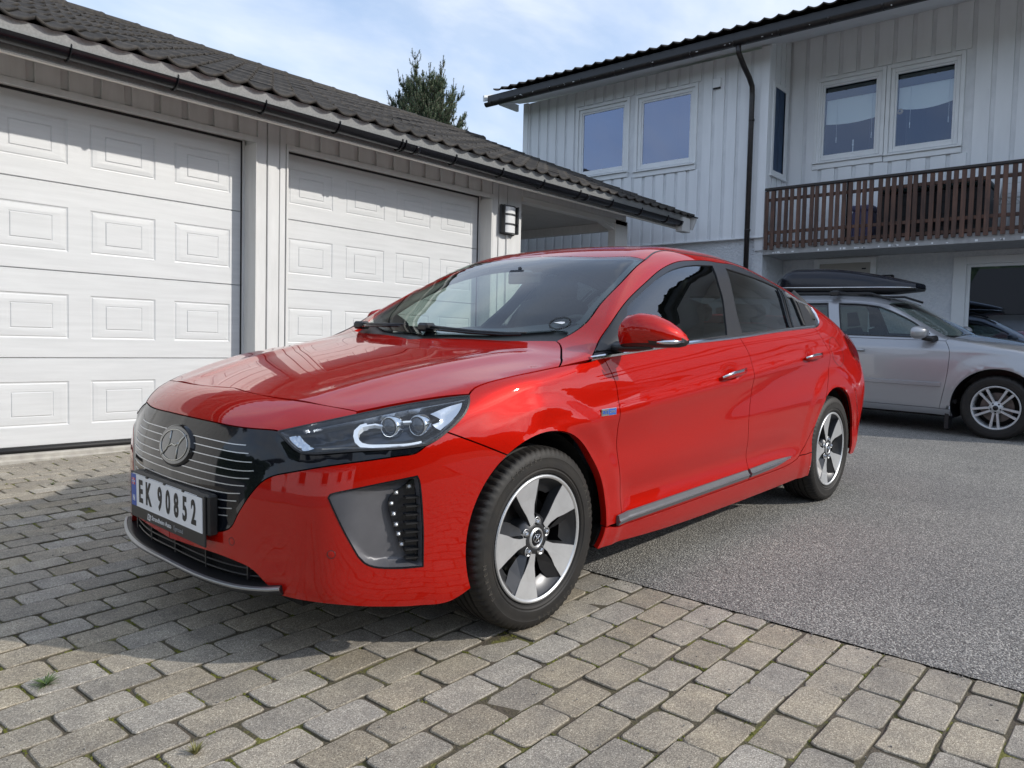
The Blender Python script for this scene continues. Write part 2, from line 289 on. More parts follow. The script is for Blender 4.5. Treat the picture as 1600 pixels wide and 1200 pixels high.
# outlines of the body pieces, in the car's own frame (metres; x forward, y left, z up)
OUT={
'hood_front':[(0.6400,0.0000,0.8000),(0.6522,0.2244,0.7913),(0.6158,0.4892,0.7839),(0.5841,0.6202,0.7751),(0.5814,0.6325,0.7735)],
'hood_light':[(0.5814,0.6325,0.7735),(0.4829,0.6987,0.7966),(0.3700,0.7677,0.8163),(0.2885,0.8145,0.8232)],
'hood_fender':[(0.2885,0.8145,0.8232),(0.2750,0.8107,0.8322),(0.2537,0.8077,0.8419),(0.2090,0.8121,0.8541),(0.1546,0.8228,0.8647),(0.0056,0.8397,0.8837),(-0.1208,0.8457,0.8969)],
'hood_pillar':[(-0.1208,0.8457,0.8969),(-0.1926,0.7962,0.9213),(-0.2965,0.7124,0.9501),(-0.3342,0.6725,0.9672),(-0.3470,0.6460,0.9758)],
'hood_rear':[(-0.3470,0.6460,0.9758),(-0.2735,0.4756,0.9713),(-0.2420,0.3584,0.9722),(-0.1550,0.0000,0.9600)],
'glass_base':[(-0.3665,0.6492,0.9832),(-0.4200,0.6000,0.9800),(-0.3000,0.3500,0.9800),(-0.2250,0.0000,0.9800)],
'glass_side':[(-0.3665,0.6492,0.9832),(-0.4094,0.6623,1.0008),(-0.4878,0.6767,1.0439),(-0.6302,0.6520,1.1307),(-0.8083,0.6283,1.2253),(-0.9775,0.5895,1.3018),(-1.0804,0.5661,1.3376)],
'glass_head':[(-1.0804,0.5661,1.3376),(-1.0663,0.5473,1.3437),(-1.0127,0.3697,1.3520),(-1.0196,0.0116,1.3660),(-1.0100,0.0000,1.3700)],
'roof_side':[(-1.0804,0.5661,1.3376),(-1.2374,0.5214,1.3857),(-1.3468,0.5109,1.4018),(-1.4500,0.5450,1.4200),(-1.9000,0.5500,1.4200),(-2.4000,0.5450,1.3600),(-2.8000,0.5300,1.2500)],
'roof_rear':[(-2.8000,0.5300,1.2500),(-2.8600,0.3000,1.2500),(-2.8800,0.0000,1.2500)],
'door_front':[(-0.3732,0.8498,0.9240),(-0.3837,0.8576,0.9050),(-0.4213,0.8779,0.8280),(-0.4236,0.8884,0.7780),(-0.4213,0.8983,0.6799),(-0.4574,0.8897,0.4289),(-0.4528,0.8990,0.2767)],
'fender_top':[(-0.1208,0.8457,0.8969),(-0.2950,0.8520,0.9109),(-0.3732,0.8498,0.9240)],
'fender_base':[(-0.4528,0.8990,0.2767),(-0.4480,0.9018,0.2882),(-0.3489,0.9062,0.2932)],
'cut_line':[(0.1963,0.8958,0.6346),(0.3019,0.8652,0.6771),(0.3964,0.8299,0.7163)],
'light_rear':[(0.3964,0.8299,0.7163),(0.3566,0.8352,0.7426),(0.3249,0.8358,0.7697),(0.3025,0.8293,0.7973),(0.2885,0.8145,0.8232)],
'belt_f':[(-0.3732,0.8498,0.9240),(-0.7018,0.8448,0.9435),(-1.0508,0.8365,0.9642),(-1.5369,0.8273,0.9852)],
'belt_r':[(-1.5369,0.8273,0.9852),(-1.8777,0.8169,1.0052),(-2.2245,0.8052,1.0229),(-2.5541,0.7948,1.0356)],
'split':[(-1.5369,0.8273,0.9852),(-1.5913,0.8590,0.8923),(-1.5754,0.8833,0.7320),(-1.5439,0.8904,0.5880),(-1.5666,0.8900,0.3492),(-1.5561,0.8973,0.3041)],
'door_base_f':[(-1.5618,0.8951,0.2934),(-0.9494,0.8945,0.2819),(-0.4593,0.8976,0.2752)],
'rear_line':[(-2.5541,0.7948,1.0356),(-2.6260,0.8447,0.9282),(-2.6472,0.8634,0.8571),(-2.5794,0.8838,0.7370),(-2.4131,0.8961,0.5162),(-2.1909,0.8923,0.3367)],
'door_base_r':[(-2.1909,0.8923,0.3367),(-2.1543,0.8935,0.3237),(-2.0245,0.8952,0.3056),(-1.5618,0.8951,0.2934)],
'sill_top':[(-0.3489,0.9062,0.2932),(-0.4542,0.8981,0.2738)],
'sill_end':[(-2.1909,0.8923,0.3367),(-2.2992,0.8997,0.3318)],
'sill_base':[(-0.3786,0.8774,0.1925),(-0.9072,0.8613,0.1792),(-1.5119,0.8604,0.1777),(-2.3402,0.8633,0.1747)],
'dlo_top':[(-0.2997,0.8483,0.9164),(-0.3692,0.8194,0.9536),(-0.4695,0.7808,1.0093),(-0.7014,0.7233,1.1356),(-0.9719,0.6623,1.2436),(-1.0945,0.6342,1.2874),(-1.2067,0.6125,1.3193),(-1.3368,0.5935,1.3461),(-1.5061,0.5814,1.3620),(-1.6272,0.5722,1.3702),(-1.7892,0.5706,1.3692),(-2.0713,0.5609,1.3609),(float("nan"),float("nan"),float("nan")),(float("nan"),float("nan"),float("nan")),(float("nan"),float("nan"),float("nan")),(-2.6996,0.7178,1.1435),(-2.6859,0.7566,1.0921)],
'dlo_rear':[(-2.6859,0.7566,1.0921),(-2.6698,0.7716,1.0694),(-2.6205,0.7857,1.0486),(-2.5541,0.7948,1.0356)],
'glass_f':[[(-0.6174,0.7908,1.0499),(-0.6885,0.7405,1.1171)],[(-0.6885,0.7405,1.1171),(-0.8255,0.7099,1.1712),(-1.0524,0.6615,1.2531),(-1.2074,0.6335,1.2967),(-1.3542,0.6158,1.3236),(-1.4979,0.6047,1.3388),(-1.6620,0.5981,1.3458)],[(-1.6620,0.5981,1.3458),(-1.6068,0.6706,1.2451),(-1.5743,0.7114,1.1772),(-1.4208,0.8195,1.0010)],[(-1.4208,0.8195,1.0010),(-1.0858,0.8287,0.9832),(-0.8394,0.8350,0.9697),(-0.5670,0.8418,0.9535)],[(-0.5670,0.8418,0.9535),(-0.6174,0.7908,1.0499)]],
'glass_r':[[(-1.8044,0.6008,1.3410),(-1.9670,0.6130,1.3227),(-2.1694,0.6254,1.2978),(-2.3850,0.6437,1.2582)],[(-2.3850,0.6437,1.2582),(-2.2917,0.7309,1.1412),(-2.2153,0.7955,1.0385)],[(-2.2153,0.7955,1.0385),(-1.9011,0.8054,1.0247),(-1.5892,0.8140,1.0109)],[(-1.5892,0.8140,1.0109),(-1.6439,0.7558,1.1031),(-1.8044,0.6008,1.3410)]],
'glass_q':[[(-2.4455,0.6432,1.2513),(-2.5591,0.6571,1.2234)],[(-2.5591,0.6571,1.2234),(-2.5020,0.7265,1.1454),(-2.4515,0.7854,1.0516)],[(-2.4515,0.7854,1.0516),(-2.2696,0.7929,1.0421)],[(-2.2696,0.7929,1.0421),(-2.3473,0.7298,1.1423),(-2.4455,0.6432,1.2513)]],
'light':[[(0.7484,0.4653,0.7098),(0.6952,0.5405,0.7328),(0.5913,0.6427,0.7666),(0.4910,0.7086,0.7907),(0.3761,0.7745,0.8103),(0.2910,0.8171,0.8195)],[(0.2910,0.8171,0.8195),(0.3025,0.8293,0.7973),(0.3249,0.8358,0.7697),(0.3562,0.8348,0.7445),(0.3918,0.8305,0.7198),(0.4313,0.8227,0.6956),(0.4651,0.8122,0.6824)],[(0.4651,0.8122,0.6824),(0.5440,0.7745,0.6759),(0.6470,0.7062,0.6721),(0.7157,0.6211,0.6601)],[(0.7157,0.6211,0.6601),(0.7381,0.5729,0.6591),(0.7437,0.5479,0.6678),(0.7473,0.5161,0.6851),(0.7484,0.4653,0.7098)]],
'grille_top':[(0.8060,0.0000,0.7120),(0.8058,0.1342,0.7120),(0.7847,0.3276,0.7092),(0.7523,0.4468,0.7120),(0.7482,0.4614,0.7113)],
'grille_low':[(0.4656,0.8128,0.6787),(0.4947,0.8034,0.6597),(0.5466,0.7780,0.6529),(0.6946,0.6703,0.6297),(0.7621,0.5529,0.6003),(0.7860,0.4948,0.5832),(0.7997,0.4641,0.5648),(0.8155,0.4291,0.5264),(0.8320,0.3823,0.4619),(0.8405,0.3507,0.4116),(0.8470,0.3192,0.3944),(0.8549,0.2735,0.3824)],
'light_low':[(0.7482,0.4614,0.7113),(0.7492,0.5157,0.6814),(0.7450,0.5500,0.6625),(0.7348,0.5845,0.6555),(0.7165,0.6224,0.6557),(0.6477,0.7072,0.6676),(0.5445,0.7751,0.6722),(0.4656,0.8128,0.6787)],
'bumper_base':[(0.3549,0.8567,0.1999),(0.3876,0.8454,0.1892),(0.4866,0.8101,0.1922),(0.6045,0.7569,0.2057),(0.7029,0.6826,0.2198),(0.7846,0.5239,0.2278)],
'intake_top':[(0.7846,0.5239,0.2278),(0.7948,0.5020,0.2424),(0.8045,0.4790,0.2606),(0.8199,0.4330,0.2924),(0.8373,0.3658,0.3063),(0.8573,0.2557,0.3138),(0.8699,0.1084,0.3108),(0.8722,0.0443,0.3081)],
'light_in':[(0.4656,0.8128,0.6787),(0.4272,0.8239,0.6972),(0.3964,0.8299,0.7163)],
'fog':[[(0.7110,0.6718,0.5367),(0.7070,0.6755,0.5461),(0.6996,0.6838,0.5501),(0.6058,0.7553,0.5731),(0.4958,0.8114,0.5918)],[(0.4958,0.8114,0.5918),(0.4908,0.8145,0.5800),(0.4807,0.8224,0.4440),(0.4801,0.8238,0.3168)],[(0.4801,0.8238,0.3168),(0.5537,0.7908,0.3202),(0.6114,0.7588,0.3298),(0.6350,0.7441,0.3433),(0.6503,0.7338,0.3635)],[(0.6503,0.7338,0.3635),(0.6790,0.7112,0.4310),(0.6982,0.6913,0.4873),(0.7110,0.6718,0.5367)]],
'led':[[(0.5973,0.7627,0.5456),(0.5856,0.7685,0.5580),(0.4961,0.8119,0.5842)],[(0.4961,0.8119,0.5842),(0.4921,0.8172,0.5034)],[(0.4921,0.8172,0.5034),(0.4913,0.8154,0.5610),(0.5364,0.7963,0.5359),(0.5537,0.7884,0.5182),(0.5474,0.7930,0.4700),(0.5192,0.8071,0.3901),(0.4969,0.8170,0.3230)],[(0.4969,0.8170,0.3230),(0.5367,0.7993,0.3475),(0.5592,0.7879,0.3847),(0.5793,0.7765,0.4535),(0.5973,0.7627,0.5456)]],
'drl':[(0.5880,0.6852,0.7535),(0.6024,0.6765,0.7491),(0.6220,0.6781,0.7358),(0.6321,0.6888,0.7210),(0.6355,0.7027,0.7023),(0.6286,0.7149,0.6899),(0.6136,0.7285,0.6844),(0.5755,0.7545,0.6825),(0.5095,0.7914,0.6828),(0.4698,0.8088,0.6883)],
'drl_top':[(0.5880,0.6852,0.7535),(0.5694,0.7008,0.7565),(0.5566,0.7209,0.7518),(0.5329,0.7363,0.7552),(0.5059,0.7509,0.7602),(0.4840,0.7662,0.7600),(0.4593,0.7842,0.7559),(0.4390,0.8018,0.7444)],
'slim':[(0.6930,0.5608,0.7291),(0.5999,0.6543,0.7589),(0.5000,0.7196,0.7827),(0.3830,0.7821,0.8026),(0.3043,0.8165,0.8133)],
'reflector':[[(0.4253,0.7830,0.7802),(0.3629,0.7980,0.8007),(0.3091,0.8158,0.8116)],[(0.3091,0.8158,0.8116),(0.3200,0.8246,0.7941),(0.3412,0.8299,0.7704),(0.3698,0.8292,0.7471),(0.4071,0.8242,0.7225)],[(0.4071,0.8242,0.7225),(0.4206,0.8161,0.7307),(0.4313,0.8046,0.7459)],[(0.4313,0.8046,0.7459),(0.4023,0.8127,0.7560),(0.4253,0.7830,0.7802)]],
'strip_low':[(0.7078,0.6256,0.6740),(0.6456,0.7043,0.6801),(0.5764,0.7557,0.6762),(0.4831,0.8040,0.6834),(0.4580,0.8126,0.6933),(0.4124,0.8245,0.7153),(0.3600,0.8301,0.7542)],
'turn':[[(0.7443,0.4974,0.7017),(0.7266,0.5246,0.7109),(0.7223,0.5348,0.7116)],[(0.7223,0.5348,0.7116),(0.7255,0.5669,0.6930),(0.7173,0.6073,0.6745)],[(0.7173,0.6073,0.6745),(0.7371,0.5713,0.6635),(0.7408,0.5536,0.6701),(0.7448,0.5224,0.6856),(0.7443,0.4974,0.7017)]],
'proj':[(0.5653,0.7352,0.7332),(0.4924,0.7792,0.7352)],
'leds':[(0.5131,0.8061,0.5589),(0.5498,0.7891,0.5426),(0.5639,0.7833,0.5113),(0.5575,0.7876,0.4785),(0.5508,0.7916,0.4454),(0.5439,0.7953,0.4159),(0.5351,0.7999,0.3841)],
'strip_led':[(0.5033,0.8088,0.5828),(0.5287,0.7984,0.5638),(0.5531,0.7872,0.5466),(0.5718,0.7782,0.5270),(0.5740,0.7783,0.4969),(0.5644,0.7845,0.4523),(0.5525,0.7911,0.4129),(0.5368,0.7991,0.3727),(0.5172,0.8084,0.3393),(0.4969,0.8170,0.3230)],
'fuel':[(-2.7353,0.8249,0.9717),(-2.8031,0.8191,0.9786),(-2.8518,0.8305,0.9435),(-2.8892,0.8469,0.8967),(-2.8977,0.8548,0.8419),(-2.8413,0.8613,0.8049),(-2.7745,0.8612,0.8188),(-2.6888,0.8622,0.8749),(-2.6835,0.8443,0.9273),(-2.7353,0.8249,0.9717)],
'charge':[(-0.4568,0.5749,1.0439)],
'sens':[(0.7087,0.6828,0.3713),(0.8403,0.3531,0.3661)]}

# ---------------------------------------------------------------- surface charts and panels
def to_chart(kind,P,O=(0,0,.5)):
    P=np.asarray(P,float)
    if kind=='cyl': return np.stack([P[:,0],np.arctan2(P[:,2]-.55,P[:,1])*.8],1)
    return np.stack([np.arctan2(P[:,1],P[:,0]-O[0])*.85,np.arctan2(P[:,2]-O[2],np.hypot(P[:,0]-O[0],P[:,1]))*.85],1)
def chart_ray(kind,uv,O=(0,0,.5)):
    uv=np.asarray(uv,float)
    if kind=='cyl':
        th=uv[:,1]/.8; z=np.zeros(len(uv))
        return np.stack([uv[:,0],z,z+.55],1),np.stack([z,np.cos(th),np.sin(th)],1)
    a=uv[:,0]/.85; e=uv[:,1]/.85
    return np.broadcast_to(np.array(O,float),(len(uv),3)).copy(),np.stack([np.cos(e)*np.cos(a),np.cos(e)*np.sin(a),np.sin(e)],1)
def catmull(P,step=.011):
    P=[np.array(p,float) for p in P]
    if len(P)==2:
        n=max(1,int(np.linalg.norm(P[1]-P[0])/step)); return [P[0]+(P[1]-P[0])*i/n for i in range(n+1)]
    Q=[2*P[0]-P[1]]+P+[2*P[-1]-P[-2]]; out=[]
    for i in range(1,len(Q)-2):
        p0,p1,p2,p3=Q[i-1:i+3]; n=max(1,int(np.linalg.norm(p2-p1)/step))
        d01=max(np.linalg.norm(p1-p0)**.5,1e-6); d12=max(np.linalg.norm(p2-p1)**.5,1e-6); d23=max(np.linalg.norm(p3-p2)**.5,1e-6)
        m1=(p2-p1)+d12*((p1-p0)/d01**1/d01-(p2-p0)/(d01+d12)/(d01+d12)*0)*0
        # centripetal tangents
        m1=d12*((p1-p0)/d01/1-(p2-p0)/(d01+d12)+(p2-p1)/d12)
        m2=d12*((p2-p1)/d12-(p3-p1)/(d12+d23)+(p3-p2)/d23)
        for k in range(n):
            u=k/n; out.append((2*u**3-3*u**2+1)*p1+(u**3-2*u**2+u)*m1+(-2*u**3+3*u**2)*p2+(u**3-u**2)*m2)
    out.append(P[-1]); return out
def loop2d(kind,segs,step=.011,O=(0,0,.5)):
    pts=[]
    for s in segs:
        c=to_chart(kind,s,O); q=catmull(list(c),step)
        pts+=q[:-1] if np.linalg.norm(q[-1]-q[0])>1e-9 else q
        last=q[-1]
    pts=np.array(pts)
    keep=[0]
    for i in range(1,len(pts)):
        if np.linalg.norm(pts[i]-pts[keep[-1]])>1.5e-3: keep.append(i)
    pts=pts[keep]
    if np.linalg.norm(pts[0]-pts[-1])<1.5e-3: pts=pts[:-1]
    return pts
def area2(p): 
    q=np.roll(p,-1,0); return (p[:,0]*q[:,1]-q[:,0]*p[:,1]).sum()/2
def offset(p,d):
    """move a closed polygon's outline inwards by d"""
    if area2(p)<0: p=p[::-1]
    a=np.roll(p,1,0); b=np.roll(p,-1,0)
    t1=p-a; t1/=np.maximum(np.linalg.norm(t1,axis=1,keepdims=True),1e-9); t2=b-p; t2/=np.maximum(np.linalg.norm(t2,axis=1,keepdims=True),1e-9)
    n1=np.stack([-t1[:,1],t1[:,0]],1); n2=np.stack([-t2[:,1],t2[:,0]],1); n=n1+n2; n/=np.maximum(np.linalg.norm(n,axis=1,keepdims=True),1e-6)
    k=1/np.maximum((n*n1).sum(1),.45)
    return p+n*(d*k)[:,None]
def inside(P,poly):
    x,y=P[:,0],P[:,1]; r=np.zeros(len(P),bool); q=np.roll(poly,-1,0)
    for (x0,y0),(x1,y1) in zip(poly,q):
        if y0==y1: continue
        c=((y0>y)!=(y1>y)); r^= c&(x<(x1-x0)*(y-y0)/(y1-y0)+x0)
    return r
def dist_poly(P,poly):
    d=np.full(len(P),9.); q=np.roll(poly,-1,0)
    for a,b in zip(poly,q):
        ab=b-a; t=np.clip(((P-a)@ab)/max(ab@ab,1e-12),0,1); d=np.minimum(d,np.linalg.norm(P-a-t[:,None]*ab,axis=1))
    return d
def triangulate(outer,holes,cell):
    lo=outer.min(0); hi=outer.max(0)
    gx=np.arange(lo[0]+cell/2,hi[0],cell); gy=np.arange(lo[1]+cell/2,hi[1],cell)
    if len(gx)*len(gy)==0: G=np.zeros((0,2))
    else:
        G=np.stack(np.meshgrid(gx,gy,indexing='ij'),-1).reshape(-1,2)
        m=inside(G,outer)
        for h in holes: m&=~inside(G,h)
        G=G[m]
        if len(G):
            d=dist_poly(G,outer)
            for h in holes: d=np.minimum(d,dist_poly(G,h))
            G=G[d>cell*.55]
    V=[];E=[]
    for lp in [outer]+holes:
        i=len(V); V+=list(lp); n=len(lp); E+=[(i+k,i+(k+1)%n) for k in range(n)]
    nb=len(V); V+=list(G)
    v,e,f,ov,_,_=delaunay_2d_cdt([Vector((float(a[0]),float(a[1]))) for a in V],E,[],0,1e-7)
    v=np.array([tuple(a) for a in v]); F=np.array([t for t in f if len(t)==3])
    c=v[F].mean(1); m=inside(c,outer)
    for h in holes: m&=~inside(c,h)
    F=F[m]
    a,b,cc=v[F[:,0]],v[F[:,1]],v[F[:,2]]
    ar=(b[:,0]-a[:,0])*(cc[:,1]-a[:,1])-(b[:,1]-a[:,1])*(cc[:,0]-a[:,0])
    F=F[np.abs(ar)>1e-10]; ar=ar[np.abs(ar)>1e-10]
    F[ar<0]=F[ar<0][:,::-1]
    used=np.unique(F); re=-np.ones(len(v),int); re[used]=np.arange(len(used))
    return v[used],re[F]
def make_panel(B,kind,segs,name,mt,parent,gap=.0022,off=0.,thick=.012,cell=.014,holes=(),mirror=True,disp=None,O=(0,0,.5),both=False,flange=True,smooth_off=True):
    """a piece of the body skin: outline curves -> trimmed sheet on the surface, with turned-in edges"""
    lp=loop2d(kind,segs,cell*.8,O)
    if both:                       # outline given from centre line to centre line: add the mirrored half
        m=lp.copy(); u0=0 if kind=='sph' else None
        P,D=chart_ray(kind,m,O)
        if kind=='sph': m[:,0]*=-1
        else: m[:,1]=math.pi*.8-m[:,1]
        lp=np.concatenate([lp,m[::-1]])
        k=[0]
        for i in range(1,len(lp)):
            if np.linalg.norm(lp[i]-lp[k[-1]])>1.5e-3: k.append(i)
        lp=lp[k]
        if np.linalg.norm(lp[0]-lp[-1])<1.5e-3: lp=lp[:-1]
    if area2(lp)<0: lp=lp[::-1]
    if gap: lp=offset(lp,gap)
    H=[]
    for h in holes:
        q=loop2d(kind,h,cell*.6,O) if not isinstance(h,np.ndarray) else h
        if area2(q)<0: q=q[::-1]
        H.append(offset(q,-gap) if gap else q)
    v,F=triangulate(lp,H,cell)
    Oo,D=chart_ray(kind,v,O); S=outward(B,Oo,D); Nn=grad(B,S)
    dd=np.full(len(v),float(off))
    if disp is not None: dd=dd+disp(S,v,dist_poly(v,lp))
    Pt=S+Nn*dd[:,None]
    nv=len(Pt); F=np.array(F)
    # orient so that face normals follow the gradient
    a,b,c=Pt[F[:,0]],Pt[F[:,1]],Pt[F[:,2]]; fn=np.cross(b-a,c-a); flip=((fn*Nn[F[:,0]]).sum(1)<0); F[flip]=F[flip][:,::-1]
    if disp is not None:          # shading from the displaced geometry itself
        vn=np.zeros_like(Pt); a,b,c=Pt[F[:,0]],Pt[F[:,1]],Pt[F[:,2]]; fn=np.cross(b-a,c-a)
        for k in range(3): np.add.at(vn,F[:,k],fn)
        Nn2=vn/np.maximum(np.linalg.norm(vn,axis=1,keepdims=True),1e-12)
    else: Nn2=Nn
    Vs=[Pt]; Fs=[tuple(f) for f in F]; normals=[Nn2[f] for f in F]
    if flange and thick:
        cnt={}
        for f in F:
            for i in range(3):
                e=(f[i],f[(i+1)%3]); cnt[e]=1
        be=[e for e in cnt if (e[1],e[0]) not in cnt]
        bi=sorted({i for e in be for i in e}); mp={i:nv+k for k,i in enumerate(bi)}
        n2=len(bi); Vs.append(Pt[bi]-Nn[bi]*.0015); Vs.append(Pt[bi]-Nn[bi]*thick)
        allv=np.concatenate(Vs)
        for (i,j) in be:
            q=(j,i,mp[i],mp[j]); Fs.append(q); normals.append(None)
            q=(mp[j],mp[i],mp[i]+n2,mp[j]+n2); Fs.append(q); normals.append(None)
    V=np.concatenate(Vs)
    me=bpy.data.meshes.new(name); me.from_pydata([tuple(map(float,p)) for p in V],[],[tuple(map(int,f)) for f in Fs]); me.materials.append(mt)
    me.polygons.foreach_set('use_smooth',[True]*len(Fs))
    ln=[]
    for f,nr in zip(Fs,normals):
        if nr is None:
            p=[V[i] for i in f]; m=np.cross(p[1]-p[0],p[2]-p[0]); m/=max(np.linalg.norm(m),1e-12); ln+=[tuple(m)]*len(f)
        else: ln+=[tuple(x) for x in nr]
    me.update()
    if len(me.loops)==len(ln): me.normals_split_custom_set(ln)
    o=bpy.data.objects.new(name,me); link(o,parent)
    if mirror:
        m=o.copy(); COL.objects.link(m); m.scale=(1,-1,1)
    return o
def rev(s): return list(reversed(s))
def surf(B,kind,P,O=(0,0,.5),off=0):
    """snap 3-D points to the skin; returns points and normals"""
    c=to_chart(kind,P,O); o,d=chart_ray(kind,c,O); S=outward(B,o,d); n=grad(B,S); return S+n*off,n
def strip(B,kind,P,name,mt,parent,prof,mirror=True,off=0,step=.02,O=(0,0,.5),closed=False,raw=False):
    """moulding that follows the skin: prof = list of (side, out) section points"""
    c=P if raw else np.array(catmull(list(to_chart(kind,P,O)),step)); o,d=chart_ray(kind,c,O); S=outward(B,o,d); n=grad(B,S)
    V=[];F=[];k=len(prof)
    for i in range(len(S)):
        t=S[min(i+1,len(S)-1)]-S[max(i-1,0)]; t/=np.linalg.norm(t); s=np.cross(n[i],t)
        for (a,b) in prof: V.append(S[i]+s*a+n[i]*(b+off))
    for i in range(len(S)-1):
        for j in range(k):
            q=(j+1)%k; F.append((i*k+j,i*k+q,(i+1)*k+q,(i+1)*k+j))
    F.append(tuple(range(k))); F.append(tuple((len(S)-1)*k+j for j in reversed(range(k))))
    b=MB(); b.add(V,F,smooth=False); ob=b.build(name,mt,parent); 
    if mirror:
        m=ob.copy(); COL.objects.link(m); m.scale=(1,-1,1)
    return ob

# ---------------------------------------------------------------- ground, asphalt, paving
NX,NY,NZ=.03038954,.02290702,.99927561
def gz(x,y):
    x=max(-14,min(14,x)); y=max(-14,min(14,y)); return -(NX*x+NY*y)/NZ
def sheet(name,xs,ys,dz,mt,kind='structure',parent=None):
    b=MB(); nx,ny=len(xs),len(ys)
    V=[(x,y,gz(x,y)+dz) for x in xs for y in ys]; F=[(i*ny+j,(i+1)*ny+j,(i+1)*ny+j+1,i*ny+j+1) for i in range(nx-1) for j in range(ny-1)]
    b.add(V,F); o=b.build(name,mt,parent,fix=False)
    if kind: o['kind']=kind
    return o
# asphalt: coarse open aggregate
def asphalt_mat():
    m=bpy.data.materials.new('asphalt'); m.use_nodes=True; t=m.node_tree; b=t.nodes['Principled BSDF']; l=t.links.new
    tcn=N(t,'ShaderNodeTexCoord'); vo=N(t,'ShaderNodeTexVoronoi',inp={'Scale':200.0}); v2=N(t,'ShaderNodeTexVoronoi',inp={'Scale':90.0}); l(tcn.outputs['Object'],vo.inputs[0]); l(tcn.outputs['Object'],v2.inputs[0])
    sp=N(t,'ShaderNodeSeparateColor'); l(vo.outputs['Color'],sp.inputs[0]); rp=N(t,'ShaderNodeValToRGB'); e=rp.color_ramp.elements
    e[0].position=0; e[0].color=(.11,.106,.10,1); e[1].position=1; e[1].color=(.60,.58,.53,1)
    q=e.new(.45); q.color=(.215,.208,.195,1); q=e.new(.80); q.color=(.37,.36,.335,1); l(sp.outputs[0],rp.inputs[0])
    n=N(t,'ShaderNodeTexNoise',inp={'Scale':.75,'Detail':9,'Roughness':.72}); l(tcn.outputs['Object'],n.inputs[0]); r2=N(t,'ShaderNodeValToRGB'); r2.color_ramp.elements[0].position=.3; r2.color_ramp.elements[1].position=.7; r2.color_ramp.elements[0].color=(.74,.74,.75,1); r2.color_ramp.elements[1].color=(1.16,1.14,1.10,1); l(n.outputs[0],r2.inputs[0])
    # gaps between stones
    rg=N(t,'ShaderNodeValToRGB'); rg.color_ramp.elements[0].position=.35; rg.color_ramp.elements[0].color=(1,1,1,1); rg.color_ramp.elements[1].position=.75; rg.color_ramp.elements[1].color=(.55,.55,.55,1); l(vo.outputs['Distance'],rg.inputs[0])
    mm=N(t,'ShaderNodeMix',data_type='RGBA',blend_type='MULTIPLY',inp={0:1.0}); l(rp.outputs[0],mm.inputs[6]); l(r2.outputs[0],mm.inputs[7]); m3=N(t,'ShaderNodeMix',data_type='RGBA',blend_type='MULTIPLY',inp={0:.8}); l(mm.outputs[2],m3.inputs[6]); l(rg.outputs[0],m3.inputs[7]); l(m3.outputs[2],b.inputs['Base Color'])
    b.inputs['Roughness'].default_value=.8
    bp=N(t,'ShaderNodeBump',inp={'Strength':.9,'Distance':.004}); bp.invert=True; l(vo.outputs['Distance'],bp.inputs['Height']); b2=N(t,'ShaderNodeBump',inp={'Strength':.5,'Distance':.006}); b2.invert=True; l(v2.outputs['Distance'],b2.inputs['Height']); l(bp.outputs[0],b2.inputs['Normal']); l(b2.outputs[0],b.inputs['Normal'])
    return m
ASP=asphalt_mat()
ax=[-400,-80,-30,-14,-11,-9,-7,-5,-3,-1.5,4.6,9,14,40,120,400]
sheet('ground',ax,ax,-.035,mat('verge_grass',(.05,.07,.025),.9,var=.4,vscale=2,bump=.5,bscale=40))
sheet('asphalt_drive',[-9.9,-8,-6,-4,-3,-2,-1.2,-.600],[-3.46,-2,-1,0,1,2,3,5,8,12],0.0,ASP)
sheet('asphalt_drive',[4.6,6,9,13],[-12,-6,-3.46,0,4,8,12],0.0,ASP)
sheet('asphalt_drive',[-9.9,-8,-6.05,-4.83],[-12,-9,-6,-3.461],-.001,ASP)
def bed_mat():
    m=bpy.data.materials.new('joint_sand_and_moss'); m.use_nodes=True; t=m.node_tree; b=t.nodes['Principled BSDF']; l=t.links.new
    tcn=N(t,'ShaderNodeTexCoord'); n=N(t,'ShaderNodeTexNoise',inp={'Scale':6.0,'Detail':6,'Roughness':.7}); l(tcn.outputs['Object'],n.inputs[0]); n2=N(t,'ShaderNodeTexNoise',inp={'Scale':160.0,'Detail':4}); l(tcn.outputs['Object'],n2.inputs[0])
    rp=N(t,'ShaderNodeValToRGB'); e=rp.color_ramp.elements; e[0].position=.42; e[0].color=(.085,.068,.048,1); e[1].position=.60; e[1].color=(.13,.125,.025,1); q=e.new(.54); q.color=(.075,.065,.035,1); l(n.outputs[0],rp.inputs[0])
    hs=N(t,'ShaderNodeHueSaturation'); ma=N(t,'ShaderNodeMath',operation='MULTIPLY_ADD',inp={1:1.6,2:.25}); l(n2.outputs[0],ma.inputs[0]); l(ma.outputs[0],hs.inputs['Value']); l(rp.outputs[0],hs.inputs['Color']); l(hs.outputs[0],b.inputs['Base Color']); b.inputs['Roughness'].default_value=.95
    bp=N(t,'ShaderNodeBump',inp={'Strength':1,'Distance':.006}); l(n2.outputs[0],bp.inputs['Height']); l(bp.outputs[0],b.inputs['Normal']); return m
BED=bed_mat()
bed=sheet('paving_bed',[-.600,0,.6,1.2,1.8,2.4,3,3.6,4.6],[-3.44]+[-3+.5*i for i in range(19)],-.0052,BED)
